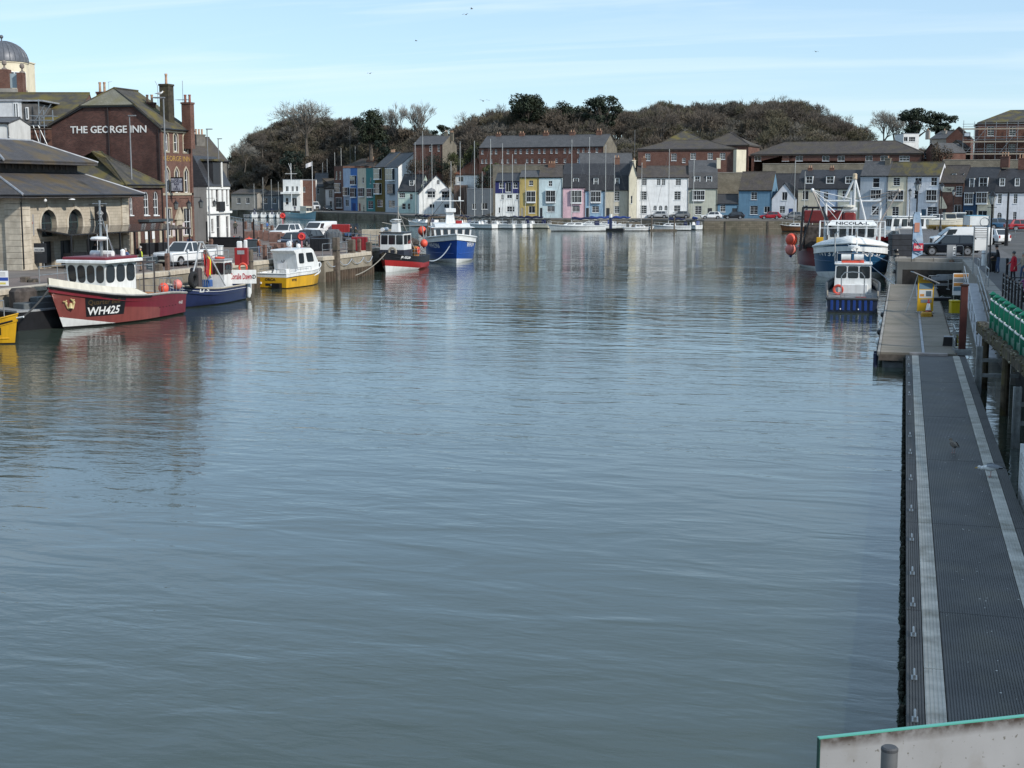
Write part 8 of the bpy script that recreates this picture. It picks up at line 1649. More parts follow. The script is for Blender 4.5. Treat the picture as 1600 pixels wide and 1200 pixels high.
def deco_park(o, f, z0, z1, w):
 MB().lt([(.0, 0), (.15, 0), (.15, .012), (.0, .012)], n=20).xf(Matrix.Translation((0, -.03, (z0 + z1) / 2 + .15)) @ Matrix.Rotation(math.pi / 2, 4, 'X')).b('roundel', plain('roundel_blue', (.03, .03, .16), .5), o)
 MB().torus((0, -.04, (z0 + z1) / 2 + .15), .13, .02, 'y', 18).b('roundel_ring', plain('roundel_red', (.3, .02, .03), .5), o)
sign_post('grey no-parking plate with blue roundel on a pole by the fish market', 52, 421, 335, 368, .42, None, paint('plate_grey', (.33, .34, .36)), deco=deco_park)
def deco_noentry(o, f, z0, z1, w):
 r = (z0 - z1) / 2
 MB().tb([(0, -.032, (z0 + z1) / 2), (0, -.05, (z0 + z1) / 2)], r, 24).b('disc', plain('sign_red_disc', (.42, .01, .015), .4), o); MB().box(-r * .75, r * .75, -.06, -.051, (z0 + z1) / 2 - r * .16, (z0 + z1) / 2 + r * .16).b('bar', LETW, o)
sign_post('red no-entry sign at the left edge beside the fish market', 1.5, 421, 340, 355, .1, None, STEEL, deco=deco_noentry)
def deco_info(o, f, z0, z1, w):
 h = z0 - z1; MB().box(-w / 2 + .01, w / 2 - .01, -.04, -.031, z0 - h * .6, z0 - h * .4).b('blue_band', plain('band_blue', (.02, .06, .3), .5), o)
 for k in range(4): MB().box(-w * .4, w * .3, -.036, -.031, z0 - h * (.1 + .07 * k) - .015, z0 - h * (.1 + .07 * k)).b('print_line', LETB, o)
 MB().box(-w * .45, w * .3, -.036, -.031, z0 - h * .82, z0 - h * .7).b('yellow_strip', plain('strip_yellow', (.6, .5, .12), .5), o)
sign_post('white information board with blue band on the quay rail at the left edge', 3, 446, 423, 449, .85, None, LETW, deco=deco_info)
def deco_menu(o, f, z0, z1, w):
 for k in range(5): MB().box(-w * .35, w * .35, -.036, -.031, z0 - .25 - k * .18 - .04, z0 - .25 - k * .18).b('chalk_line', paint('chalk', (.3, .33, .34)), o)
sign_post('dark slate-blue menu board beside the white pickup', 238, 422, 401, 421, .85, None, paint('slate_blue', (.05, .065, .075)), h_extra=-.1, deco=deco_menu)
BP = mat('brown_post', (.15, .085, .065), .85, var=.3, scale=3, bump=.3, stain=(.06, .045, .04), sscale=2)
for i, (y0, y1) in enumerate(((78, 86), (87.5, 92), (95, 104), (107, 112), (117.5, 125), (129, 137))):
 rail_run('edge_railing', 'galvanised quay-edge railing, %s section from the left' % ('first second third fourth fifth sixth'.split()[i]), [(0, y0, 0), (0, y1, 0)], 1.05, [.5], STEEL, (edge_x(y0) - .8, 0, ZL), spacing=2.0, r=.03, group='railings on the left quay edge')
def tpost(label, x, y, h, w=.3, m=BP, z=ZL, group='timber posts on the left quay edge', name='timber_post'):
 o = thing(name, label, 'post', (x, y, z), 0, group); MB().cb(-w / 2, w / 2, -w / 2, w / 2, 0, h, .04).b('shaft', m, o); MB().cb(-w / 2 - .02, w / 2 + .02, -w / 2 - .02, w / 2 + .02, h - .25, h - .18, .01).b('band', m, o)
nth = 'first second third fourth fifth sixth seventh eighth ninth tenth eleventh twelfth'.split()
for i, y in enumerate((86.8, 93.5, 99.5, 105.5, 110, 113.7, 120, 125.5, 131, 137.5)): tpost('squat brown timber post on the quay edge, %s from the left' % nth[i], edge_x(y) - .45, y, 1.25)
def pile(label, px, py, ytop, w=.5, m=TIMBER, pair=False):
 q = G(px, py, 0); d = q.dot(FH); h = ZAT(ytop, d); o = thing('fender_pile', label, 'pile', (q.x, q.y, 0), 0, 'timber piles along the left quay wall')
 for k in range(2 if pair else 1): MB().cb(-w / 2 + k * (w + .08), w / 2 + k * (w + .08), -w / 2, w / 2, -1.5, h - k * .12, .06).b('shaft', m, o)
 MB().torus((0, 0, h * .7), w * .62, .03, n=12).b('chain', BLACK, o)
pile('twin mossy timber piles by the black raft', 42, 494, 432, .5, TIMBER, True); pile('dark timber pile behind the wheelhouse of the crabber', 391, 452, 390, .5); pile('tall timber pile at the quay wall, left of the small black boat', 526, 438, 371, .55); pile('timber pile by the bow line of the small black boat', 550, 432, 374, .6); pile('timber pile right behind the small black boat', 577, 428, 378, .5); pile('timber pile beside the crabber mast', 250, 470, 412, .45)
for i, (a, b) in enumerate(((116.3, 119), (119, 122), (122, 125), (125, 127.3))): rope('slack grey rope looped along the quay wall, %s loop from the left' % nth[i], [(-48.72, a, 1.75), (-48.72, b, 1.75)], BLUEROPE, .03, .5)
rope('thick dark bow rope from the maroon boat down to the raft', [wpt(qb, (LQb * .47, 0, 2.6)), G(36, 495, 1.0)], mat('dark_rope', (.05, .05, .05), .9), .05, .15); rope('thin bow line of the small black boat to the quay', [wpt(ph, (Lp * .45, 0, 1.9)), G(556, 430, 1.2)], ROPE, .04, .3)
rope('mooring line from the trawler bow to the landing stage', [wpt(nl_, (Ln * .45, 0, 3.2)), G(1432, 424, .75)], BLUEROPE, .03, .2); rope('second mooring line from the trawler across the small workboat', [wpt(nl_, (Ln * .46, -.5, 3.3)), G(1398, 444, .75)], BLUEROPE, .025, .15)
PLM = mat('planter_redbrown', (.19, .11, .09), .85, var=.2)
for i, (x, y, w) in enumerate(((393, 375, 1.8), (404, 373, 1.8), (415, 374, 2.0), (426, 376, 2.2), (433, 378, 1.8))):
 q = gl(x, y); o = thing('barrier_block', 'red-brown low barrier panel on the quay, %s from the left' % nth[i], 'barrier', q, YAW + R(-8), 'red-brown barrier panels'); MB().cb(-w / 2, w / 2, -.12, .12, 0, 1.0, .03).b('panel', PLM, o); MB().tb([(-w / 2, 0, 0), (-w / 2, 0, 1.25)], .07, 8).b('post', STEEL, o)
for i, (x, y) in enumerate(((409, 363), (425, 366), (384, 358), (395, 359), (437, 382), (405, 396), (432, 402), (330, 392))): q = gl(x, y); tpost('brown timber bollard in the quay street, %s of eight by the far posts' % nth[i], q.x, q.y, 1.15, .32, group='brown bollards in the quay street', name='timber_bollard')
for i, (x, y, yt) in enumerate(((381, 379, 341), (397, 379, 342), (324, 386, 346))): q = gl(x, y); h = ZAT(yt, q.dot(FH)) - ZL; o = thing('black_pole', ('left', 'right', 'nearest')[i] + ' of the plain black poles outside the white mansard house', 'pole', q, 0, 'plain black poles'); MB().tb([(0, 0, 0), (0, 0, h)], .09, 10).b('shaft', BLACK, o, True); MB().lt([(.14, 0), (.14, .25), (.1, .3)], n=10).b('base', BLACK, o)
for i, (x, y) in enumerate(((417, 404), (425, 403))):
 q = gl(x, y); o = thing('bike_hoop', ('left', 'right')[i] + ' of two black bicycle hoops near the yellow boat', 'bike rack', q, YAW + R(70), 'bicycle hoops'); MB().tb([(-.33, 0, 0), (-.33, 0, .75), (-.2, 0, .95), (.2, 0, .95), (.33, 0, .75), (.33, 0, 0)], .035, 8).b('hoop', BLACK, o, True)
 MB().box(-.4, -.26, -.07, .07, 0, .015).box(.26, .4, -.07, .07, 0, .015).b('foot_plate', BLACK, o)
q = gl(378, 414); fp_ = thing('fuel_cabinet', 'red fuel cabinet with white canisters on top at the quay edge', 'cabinet', q, YAW); MB().cb(-.5, .5, -.35, .35, 0, 1.35, .03).b('body', paint('cabinet_red', (.28, .02, .02)), fp_); MB().box(-.28, .28, -.37, -.352, .85, 1.15).b('label_plate', GREYP, fp_); MB().cb(-.35, .05, -.2, .2, 1.35, 1.85, .06).cb(.2, .45, -.2, .2, 1.35, 1.95, .06).b('canister', WHITE, fp_); MB().box(-.02, .02, -.36, -.352, .1, .8).b('door_seam', BLACK, fp_)
for i, (x, y, w, h, m_, lb) in enumerate(((300, 408, 1.4, .9, 'grey', 'grey wheeled bin behind the crabber flags'), (352, 386, 3.2, .95, 'blk', 'long black planter box outside the white mansard house'), (395, 393, 1.0, 1.1, 'slate', 'slate-grey litter bin by the fuel cabinet'), (333, 399, 1.7, .8, 'wht', 'white fish tub on the quay behind the flags'), (440, 398, 2.0, 1.0, 'brk', 'red-brown brick planter by the dark blue car'), (330, 404, 1.0, 1.1, 'grey', 'grey electricity cabinet near the red cabinet'), (520, 386, 1.6, 1.0, 'blk', 'black tarpaulined heap on the quay beside the tall pile'))):
 q = gl(x, y); o = thing('bin' if i in (0, 2) else 'box_unit', lb, 'bin' if i in (0, 2) else 'box', q, YAW); m_ = {'grey': GREYP, 'blk': BLACK, 'slate': paint('slate_blue', (.05, .065, .075)), 'wht': WHITE, 'brk': PLM}[m_]; MB().cb(-w / 2, w / 2, -.4, .4, .05, h, .06).b('body', m_, o); MB().cb(-w / 2 - .03, w / 2 + .03, -.43, .43, h, h + .07, .03).b('lid', m_, o); MB().box(-w / 2 + .1, w / 2 - .1, -.3, .3, 0, .05).b('base', BLACK, o)
for i, (x, y, m_) in enumerate(((366, 379, ORANGE), (375, 379, BLACK), (389, 380, ORANGE), (306, 402, ORANGE))): q = gl(x, y); o = thing('net_bag', ('orange net bag left of the black sack by the mansard house', 'black sack between the orange net bags', 'orange net bag right of the black sack', 'orange net bag beside the white pickup')[i], 'bag', q, i); MB().ball((0, 0, .3), .55, 10, .55).ball((.4, .2, .25), .4, 8, .6).b('bag', m_, o, True); MB().lt([(.1, .5), (.06, .62), (.12, .7)], n=8).b('tied_neck', m_, o)
for i, (x, y, yt) in enumerate(((442, 362, 331), (471.5, 388, 361))):
 q = gl(x, y); h = ZAT(yt, q.dot(FH)) - ZL; o = thing('lifebuoy_post', ('red lifebuoy housing on a pink post beyond the parked cars', 'red lifebuoy housing by the dark blue car')[i], 'lifebuoy', q, YAW); MB().tb([(0, 0, 0), (0, 0, h - .2)], .08, 8).b('post', paint('post_pink', (.5, .2, .22)), o); MB().tb([(0, -.06, h - .55), (0, -.2, h - .55)], [.42, .34], 18).b('housing', paint('lifebuoy_red', (.42, .015, .03)), o, True); MB().torus((0, -.2, h - .55), .26, .06, 'y', 16).b('ring', ORANGE, o)
rail_run('back_railing', 'long grey railing along the rear edge of the left quay', [(-74.2, 165.4, 0), (-98.2, 205.3, 0), (-126, 249, 0)], 1.1, [.5], STEEL, (-.6, -.4, ZL), spacing=2.4, r=.035); rail_run('side_railing', 'grey railing from the quay corner behind the fishing gear', [(-51.8, 139.2, 0), (-73.6, 164.9, 0)], 1.1, [.5], STEEL, (-.5, -.8, ZL), spacing=2.4, r=.035)
POTM = mat('pot_netting', (.06, .055, .06), .95, var=.4, bump=.6, bscale=20)
def crabpot(label, p, m_=POTM):
 o = thing('crab_pot', label, 'crab pot', p, random.uniform(0, 3), 'crab pots on the quay end'); mb = MB()
 for x in (-.35, 0, .35): mb.tb([(x, -.25, 0), (x, -.25, .2), (x, -.15, .36), (x, .15, .36), (x, .25, .2), (x, .25, 0)], .018, 5)
 mb.box(-.38, .38, -.27, .27, 0, .04).tb([(-.35, 0, .36), (.35, 0, .36)], .018, 5).b('frame', BLACK, o); MB().prism([(-.24, .04), (.24, .04), (.24, .2), (.14, .34), (-.14, .34), (-.24, .2)], -.34, .34, 'x').b('netting', m_, o)
rr = random.Random(9); cnt = 0
for lev in range(3):
 for k in range(7 - lev * 2):
  q = gl(534 + k * 5.5 + lev * 5, 379 - k * .6); q.z = ZL + lev * .37; crabpot('crab pot in the stack beside the red container, %s row, %s from the left' % (('bottom', 'middle', 'top')[lev], nth[k]), q, POTM if rr.random() < .7 else mat('pot_blue', (.04, .09, .2), .9, var=.3, bump=.5))
for i, (x, y, w, h, m_, lb) in enumerate(((533, 371, 2.2, 1.6, paint('cabinet_red', (.28, .02, .02)), 'red steel container near the end of the quay'), (562, 391, 1.5, 1.3, paint('gate_red', (.22, .015, .02)), 'red steel gate panel box at the quay edge by the small black boat'), (521, 388, 1.8, 1.9, mat('grey_tarp', (.1, .11, .12), .8, var=.3), 'hooped grey tarpaulin frame by the tall timber pile'), (500, 392, 1.8, 1.2, BLACK, 'black railing-side crate by the parked van'), (590, 380, 3.4, 1.5, CONC_LT, 'pale concrete upstand at the quay end'))):
 q = gl(x, y); o = thing('storage_unit', lb, 'container', q, YAW); MB().cb(-w / 2, w / 2, -.5, .5, 0, h, .05 if i != 2 else .4).b('body', m_, o)
 for k in range(5): MB().box(-w / 2 + w * (k + .5) / 5 - .03, -w / 2 + w * (k + .5) / 5 + .03, -.53, -.5, .1, h - .1).b('rib', m_, o)
for i, (x, y, s_) in enumerate(((545, 372, 1.0), (556, 370, 1.3), (610, 378, 1.6), (630, 381, 1.4))): q = gl(x, y); o = tag(MB().ball((0, 0, .2), s_, 12, .55).ball((s_ * .6, .2, .15), s_ * .7, 10, .5).b('net_heap', mat('net_heap', (.06, .05, .045)), None, True), 'dark heap of nets at the quay end, %s from the left' % nth[i], 'nets', 'net heaps'); o.location = q
# ================================================================== RIGHT QUAY
def vlamp(label, px, py, ytop, group='black heritage lamp posts'):
 q = gr(px, py); d = q.dot(FH); h = ZAT(ytop, d) - ZQ; o = thing('heritage_lamp', label, 'lamp post', q, 0, group); s_ = h / 5.5
 MB().lt([(.16 * s_, 0), (.16 * s_, .5 * s_), (.1 * s_, .6 * s_), (.09 * s_, 1.2 * s_), (.06 * s_, 1.3 * s_), (.05 * s_, h - 1.1 * s_), (.09 * s_, h - 1.0 * s_), (.05 * s_, h - .95 * s_)], n=12).b('column', BLACK, o, True)
 MB().lt([(.1 * s_, h - .95 * s_), (.25 * s_, h - .4 * s_)], n=6).b('lantern_glass', plain('lantern_pale', (.4, .42, .42), .15), o); c_ = MB().lt([(.3 * s_, h - .4 * s_), (.28 * s_, h - .36 * s_), (.1 * s_, h - .14 * s_), (.05 * s_, h - .1 * s_), (.02 * s_, h)], n=6)
 for k in range(6): a = math.pi / 3 * k; c_.tb([(.1 * s_ * math.cos(a), .1 * s_ * math.sin(a), h - .95 * s_), (.25 * s_ * math.cos(a), .25 * s_ * math.sin(a), h - .4 * s_)], .014 * s_, 4)
 c_.b('lantern_cap', BLACK, o); MB().tb([(-.3 * s_, 0, h - 1.15 * s_), (.3 * s_, 0, h - 1.15 * s_)], .02 * s_).b('ladder_bar', BLACK, o)
vlamp('nearest black heritage lamp, beside the man in the dark coat', 1545.5, 425, 297); vlamp('black heritage lamp behind the feather banner', 1430, 392, 279); vlamp('black heritage lamp in front of the brick pub', 1469, 362, 285); vlamp('small black heritage lamp at the brick pub corner', 1488, 354, 295); vlamp('smallest black heritage lamp left of the feather banner', 1420, 353, 294)
q = gr(1572, 384); o = thing('camera_pole', 'plain black pole right of the light blue tent', 'pole', q); h = ZAT(300, q.dot(FH)) - ZQ; MB().tb([(0, 0, 0), (0, 0, h)], .1, 10).b('shaft', BLACK, o, True); MB().lt([(.18, 0), (.18, 1.6), (.12, 1.7)], n=10).b('base', BLACK, o)
q = G(1424, 409, ZQ); fb = thing('feather_banner', 'tall light blue feather banner with red HERE panel on the quay edge', 'banner', (q.x, q.y, ZQ), YAW); d = q.dot(FH); zt = ZAT(331, d) - ZQ; zb_ = ZAT(405, d) - ZQ
MB().tb([(0, 0, 0), (0, 0, zt - .3), (.12, 0, zt)], .025, 6).b('pole', BLACK, fb)
n = 10; P = []; wdt = lambda k: .48 + .32 * min(1, k * 1.5)
for i in range(n + 1):
 k = i / n; z_ = zt - (zt - zb_) * k; P += [(.03, -.01 + .02 * math.sin(i), z_), (.03 + wdt(k) * (1 if i < n else .9), -.01 + .06 * math.sin(i * .9), z_ + (.35 if i == n else 0))]
bf2 = MB().add(P, [(2 * i, 2 * i + 2, 2 * i + 3, 2 * i + 1) for i in range(n)]).b('cloth', mat('banner_blue', (.3, .42, .56), .7, var=.25, scale=1.6, stain=(.6, .62, .62), sscale=1.5), fb)
z_ = zt - (zt - zb_) * .74; MB().box(.1, .82, -.08, -.075, z_ - .28, z_ + .28).b('red_panel', plain('banner_red', (.5, .03, .06), .6), fb); text('HERE', .3, LETW, fb, (.46, -.09, z_ - .11), width=.6, bold=.008)
MB().box(.12, .5, -.08, -.075, zt - 1.5, zt - .8).b('orange_figure', plain('banner_orange', (.5, .22, .15), .6), fb); MB().bar((.15, -.09, zt - 2.0), (.6, -.09, zt - 2.6), .05).bar((.2, -.09, zt - 2.9), (.65, -.09, zt - 3.1), .06).b('dark_print', plain('banner_ink', (.03, .06, .14), .6), fb)
ZD = .725
def on_deck(px, py): p = G(px, py, ZD); return (p.x, p.y, ZD)
p = on_deck(1445, 489); nb_ = thing('notice_board', 'yellow ticket notice board with sloping roof on the landing stage', 'notice board', p, YAW); d = Vector(p).dot(FH); w = 26 / FPX * d * .96; hh = ZAT(424, d) - ZD
MB().prism([(-w / 2, .1), (w / 2, .1), (w / 2, hh * .70), (-w / 2, hh * .93)], -.05, .05, 'y').b('panel', paint('ticket_yellow', (.62, .36, .02)), nb_); MB().slab([(-w / 2 - .35, -.35, hh * 1.0), (w / 2 + .25, -.35, hh * .73), (w / 2 + .25, .35, hh * .73), (-w / 2 - .35, .35, hh * 1.0)], .05).b('roof', LEAD, nb_)
for x0, x1, z0, z1, m_ in ((-.42, .42, .58, .72, plain('photo_blue', (.12, .2, .26), .4)), (-.42, .42, .36, .56, plain('print_white', (.55, .56, .55), .5)), (-.36, -.1, .4, .46, plain('print_orange', (.5, .22, .05), .5)), (-.3, .38, .25, .33, plain('photo_grey', (.2, .22, .24), .5)), (.0, .34, .4, .53, plain('photo_dark', (.08, .12, .15), .5))): MB().box(x0 * w, x1 * w, -.062 - .004 * (x1 - x0 < .5), -.051, z0 * hh, z1 * hh).b('poster', m_, nb_)
MB().ball((-.12 * w, -.06, .83 * hh), .08, 8).ball((.05 * w, -.06, .82 * hh), .08, 8).b('emblem', LETW, nb_); text('TICKETS', .16, plain('print_orange', (.5, .22, .05)), nb_, (0, -.06, .745 * hh), width=w * .7)
for s_ in (-1, 1): MB().bar((s_ * w * .42, .08, 0), (s_ * w * .42, .08, hh * .7), .06).bar((s_ * w * .42, -.45, .03), (s_ * w * .42, .45, .03), .08).b('leg', STEEL, nb_)
MB().tb([(-w * .5, 0, hh * .95), (-w * 1.15, .1, 0)], .03).tb([(-w * .5, .0, .9), (-w * .8, .05, .9)], .02).b('stay', STEEL, nb_)
p = on_deck(1499, 489); nb2 = thing('notice_board', 'second orange and white notice board with yellow bin base', 'notice board', p, YAW); d = Vector(p).dot(FH); w = 24 / FPX * d; hh = ZAT(427, d) - ZD
MB().box(-w / 2, w / 2, -.04, .04, hh * .45, hh).b('panel', LETW, nb2)
for z0, z1, m_ in ((.9, .98, plain('print_orange', (.5, .22, .05))), (.78, .88, plain('photo_grey', (.2, .22, .24))), (.68, .76, plain('print_orange', (.5, .22, .05))), (.56, .66, plain('photo_blue', (.12, .2, .26)))): MB().box(-w * .46, w * .46, -.052, -.041, z0 * hh, z1 * hh).b('poster', m_, nb2)
for s_ in (-1, 1): MB().tb([(s_ * w * .4, .06, 0), (s_ * w * .4, .06, hh)], .03).b('post', STEEL, nb2)
p = on_deck(1491, 489); yb2 = thing('yellow_bin', 'square yellow grit bin under the second notice board', 'bin', p, YAW); MB().cb(-.27, .27, -.25, .25, 0, .68, .04).b('body', paint('bin_yellow', (.55, .42, .01)), yb2); MB().cb(-.29, .29, -.27, .27, .68, .78, .04).b('lid', paint('bin_yellow', (.55, .42, .01)), yb2)
p = on_deck(1450, 494); cn_ = thing('traffic_cone', 'red and white traffic cone on a black base by the ticket board', 'cone', p, YAW); MB().cb(-.24, .24, -.24, .24, 0, .12, .03).b('base', BLACK, cn_); MB().lt([(.19, .12), (.15, .36)], n=16).b('lower_band', paint('cone_red', (.5, .03, .03)), cn_, True); MB().lt([(.15, .36), (.085, .75)], n=16).b('white_band', LETW, cn_, True); MB().lt([(.085, .75), (.04, .98), (.02, 1.0)], n=16).b('tip', paint('cone_red', (.5, .03, .03)), cn_, True)
p = on_deck(1448, 494); o = thing('sand_bag', 'yellow and black weighted foot of the ticket board', 'weight', (p[0], p[1] - .3, ZD), YAW); MB().cb(-.35, .3, -.15, .15, 0, .28, .08).b('bag', paint('bag_amber', (.45, .24, .02)), o); MB().tb([(-.2, 0, .28), (0, 0, .36), (.2, 0, .28)], .02).b('handle', BLACK, o)
p = on_deck(1454, 430); o = thing('closed_parasol', 'closed pale grey parasol standing behind the ticket board', 'parasol', p); MB().tb([(0, 0, 0), (0, 0, 2.6)], .03, 8).b('pole', STEEL, o); MB().lt([(.26, .5), (.3, .6), (.2, 1.5), (.05, 2.5), (.02, 2.6)], n=12).b('canopy', mat('parasol_grey', (.42, .42, .4), .8, var=.12), o, True); MB().cb(-.25, .25, -.25, .25, 0, .1, .03).b('base', CONC, o)
for i, (x, y) in enumerate(((1466, 452), (1478, 450))):
 p = on_deck(x, y); o = thing('trestle_barrier', ('left', 'right')[i] + ' grey metal trestle barrier between the notice boards', 'barrier', p, YAW + R(5), 'trestle barriers'); mb = MB()
 for z_ in (.3, .65, 1.0): mb.tb([(-.75, 0, z_), (.75, 0, z_)], .025)
 for x_ in (-.75, .75): mb.tb([(x_, 0, 0), (x_, 0, 1.0)], .03).tb([(x_, -.3, 0), (x_, .3, 0)], .03)
 mb.b('frame', STEEL, o); MB().box(-.6, .6, -.03, -.02, .65, .95).b('panel', GREYP if i else LEAD, o)
p = on_deck(1472, 470); o = thing('weight_block', 'black barrier weight block on the landing stage', 'weight', p, YAW); MB().cb(-.6, .6, -.2, .2, 0, .24, .05).b('block', BLACK, o); MB().tb([(-.15, 0, .24), (0, 0, .32), (.15, 0, .24)], .02).b('handle', STEEL, o)
q = gr(1486, 402.5); o = thing('tide_board', 'grey tide gauge board with white marks at the quay edge', 'gauge', q, YAW); MB().box(-.35, .35, -.03, .03, 0, 1.0).b('panel', GREYP, o)
for k in range(2): MB().box(.12, .32, -.04, -.031, .15 + k * .45, .42 + k * .45).b('mark', LETW, o); MB().box(.18, .3, -.05, -.041, .22 + k * .45, .3 + k * .45).b('cut', LETB, o)
q = gr(1499, 404); o = thing('ladder_hoop', 'small steel ladder hoop at the inner quay corner', 'ladder', q, YAW); MB().tb([(-.28, 0, -1.6), (-.28, 0, .9), (-.2, 0, 1.0), (.2, 0, 1.0), (.28, 0, .9), (.28, 0, -1.6)], .03).b('hoop', STEEL, o)
for k in range(6): MB().tb([(-.28, 0, -1.4 + k * .3), (.28, 0, -1.4 + k * .3)], .02).b('rung', STEEL, o)
ga = thing('access_gate', 'tall steel gate posts with louvred sign at the head of the gangway', 'gate', (*gr(1528, 428).xy, ZQ), YAW)
for x in (-.35, .5): MB().tb([(x, 0, 0), (x, 0, 3.0)], .05, 8).b('post', STEEL, ga)
for k in range(5): MB().box(-.3, .45, -.03, .03, 2.3 + k * .14, 2.38 + k * .14).b('louvre', paint('louvre_pale', (.4, .4, .4)), ga)
MB().box(-.3, .45, -.02, .02, 1.5, 2.2).b('sign_panel', LETW, ga)
for i, yy in enumerate((83, 93)): rail_run('quay_hoop', ('nearer', 'farther')[i] + ' short steel safety rail on the inner quay edge', [(0, 0, 0), (0, 2.6, 0)], 1.0, [.5], STEEL, (4.62, yy, ZQ), spacing=2.6, r=.028, group='safety rails')
ir = thing('iron_railing', 'black iron railing with ball finials at the right edge of the quay', 'railing', (4.95, 76, ZQ))
for k in range(13):
 MB().lt([(.05, 0), (.05, 1.0), (.03, 1.02), (.06, 1.1), (.03, 1.18), (.01, 1.2)], n=8).b('post', BLACK, ir, True).location = (.03 * k if k < 9 else (k - 8) * 1.3, -k * 1.6 if k < 9 else 0, 0)
for z_ in (.35, .65, .95): MB().tb([(.38, -12.8, z_), (0, 0, z_), (5.4, 0, z_)], .03).b('rail', BLACK, ir)
q = gr(1549, 424); o = thing('litter_bin', 'dark litter bin beside the nearest heritage lamp', 'bin', q); MB().lt([(.3, 0), (.33, .1), (.33, 1.0), (.36, 1.02), (.36, 1.1), (.25, 1.25), (.05, 1.3)], n=16).b('body', BLACK, o, True); MB().torus((0, 0, .75), .335, .015, n=16).b('band', mat('dull_gold_band', (.15, .1, .03), .5), o)
q = gr(1536, 415); o = thing('white_bollard', 'short white bollard beside the litter bin', 'bollard', q); MB().lt([(.13, 0), (.13, 1.0), (.1, 1.08), (.02, 1.1)], n=14).b('shaft', WHITE, o, True); MB().torus((0, 0, .85), .135, .02, n=14).b('band', BLACK, o)
q = gr(1573, 430); o = thing('black_bollard', 'slim black bollard between the two standing people', 'bollard', q); MB().lt([(.08, 0), (.08, .95), (.1, 1.0), (.06, 1.08)], n=12).b('shaft', BLACK, o, True); MB().torus((0, 0, .85), .085, .015, n=12).b('ring', BLACK, o)
q = gr(1525, 363); tn = thing('market_tent', 'small white market tent with light blue peaked roof', 'tent', q, YAW); d = q.dot(FH); w = 31 / FPX * d
MB().add([(-w / 2 - .1, -w / 2, 2.1), (w / 2 + .1, -w / 2, 2.1), (w / 2 + .1, w / 2, 2.1), (-w / 2 - .1, w / 2, 2.1), (0, 0, ZAT(336, d) - ZQ)], [(0, 1, 4), (1, 2, 4), (2, 3, 4), (3, 0, 4), (3, 2, 1, 0)]).b('roof', paint('tent_blue', (.16, .42, .58), .7, 0), tn); MB().box(-w / 2, w / 2, -w / 2 + .05, w / 2 - .05, .9, 2.08).b('side_wall', WHITE, tn)
for a in (-1, 1):
 for b in (-1, 1): MB().box(a * w / 2 - .04, a * w / 2 + .04, b * w / 2 - .04, b * w / 2 + .04, 0, 2.1).b('leg', STEEL, tn)
MB().torus((w * .25, -w / 2 + .02, 1.3), .55, .02, 'y', 20).b('arch_print', LETB, tn)
rail_run('ramp_railing', 'grey sloping railing of the ramp at the right edge', [(0, 0, 0), (12, -3, .9)], 1.1, [.35, .7], STEEL, gr(1560, 372), spacing=1.7, r=.035, rz=0)
fe_w = G(1376, 385, 0); fa = boat('passenger_ferry', 'white passenger ferry with red waterline behind the trawler', G(1352, 381), G(1352, 381) + (RT * .99 + FH * .1) * 11.0, 'ferry'); Hf = Hull(12, 3.6, 2.4, 1.9, 1.9, .85, .6, .2, .9, 2.4); Hf.b(fa, [.5, 1.1], [BOOT, REDP, WHITE], railm=WHITE); house_on(fa, -4.6, 2.2, 2.7, 2.5, 1.7, 4.0, WHITE, .3, 0, 3, 5, 2, (.4, .85), WHITE, .2, .05)
MB().tb([(-1, 0, 4.1), (-1, 0, 6.5)], .06).b('mast', WINW, fa); MB().tb([(-3.2, -.7, 4.3), (-2.0, -.7, 4.3)], .22, 10).b('liferaft', WHITE, fa, True)
for i, (x, y, lb, m_) in enumerate(((1478, 359, 'small cream boat laid up near the brick pub', CREAMP), (1494, 358, 'small white boat laid up left of the tent', WHITE))):
 q = gr(x, y); o = thing('laid_up_boat', lb, 'boat', (q.x, q.y, ZQ + .55), YAW, 'boats laid up ashore'); H = Hull(5, 1.9, 1.0, .75, .75, .8, .5, .2, .85, 2., .45); H.b(o, [.1], [paint('bottom_ochre', (.4, .27, .08)), m_], 12, railm=m_, bulwark=.3); house_on(o, -.3, 1.3, 1.3, 1.1, .6, 1.6, m_, .3, 0, 2, 1, 0, (.4, .85), m_)
 MB().box(-1.5, -1.3, -.7, .7, -.55, .0).box(1.0, 1.2, -.7, .7, -.55, .0).b('cradle', TIMBER, o)
q = gr(1409, 400); o = thing('stacked_crates', 'dark stack of fish crates at the quay edge by the banner', 'crates', q, YAW)
for k in range(4): MB().cb(-1.0, 1.0, -.6, .6, k * .45, k * .45 + .42, .03).b('crate', mat('dark_crate', (.025, .028, .035), .6, var=.3), o)
q = gr(1400, 402); o = thing('mooring_bollard', 'black iron mooring bollard at the trawler bow', 'bollard', q); MB().lt([(.2, 0), (.16, .1), (.15, .45), (.24, .55), (.2, .65), (.03, .68)], n=14).b('casting', BLACK, o, True); MB().torus((0, 0, .25), .19, .04, n=14).b('rope_turns', ROPE, o)
q = G(1394, 427, ZD); o = thing('rope_heap', 'dark heap of rope and fenders at the far end of the landing stage', 'rope', (q.x + .6, q.y, ZD)); MB().torus((0, 0, .1), .45, .1, n=18).torus((.1, .1, .26), .35, .1, n=18).b('coil', mat('dark_rope', (.05, .05, .05)), o); MB().tb([(-.5, .3, .15), (.5, .35, .15)], .15, 10).b('fender', BLACK, o, True)
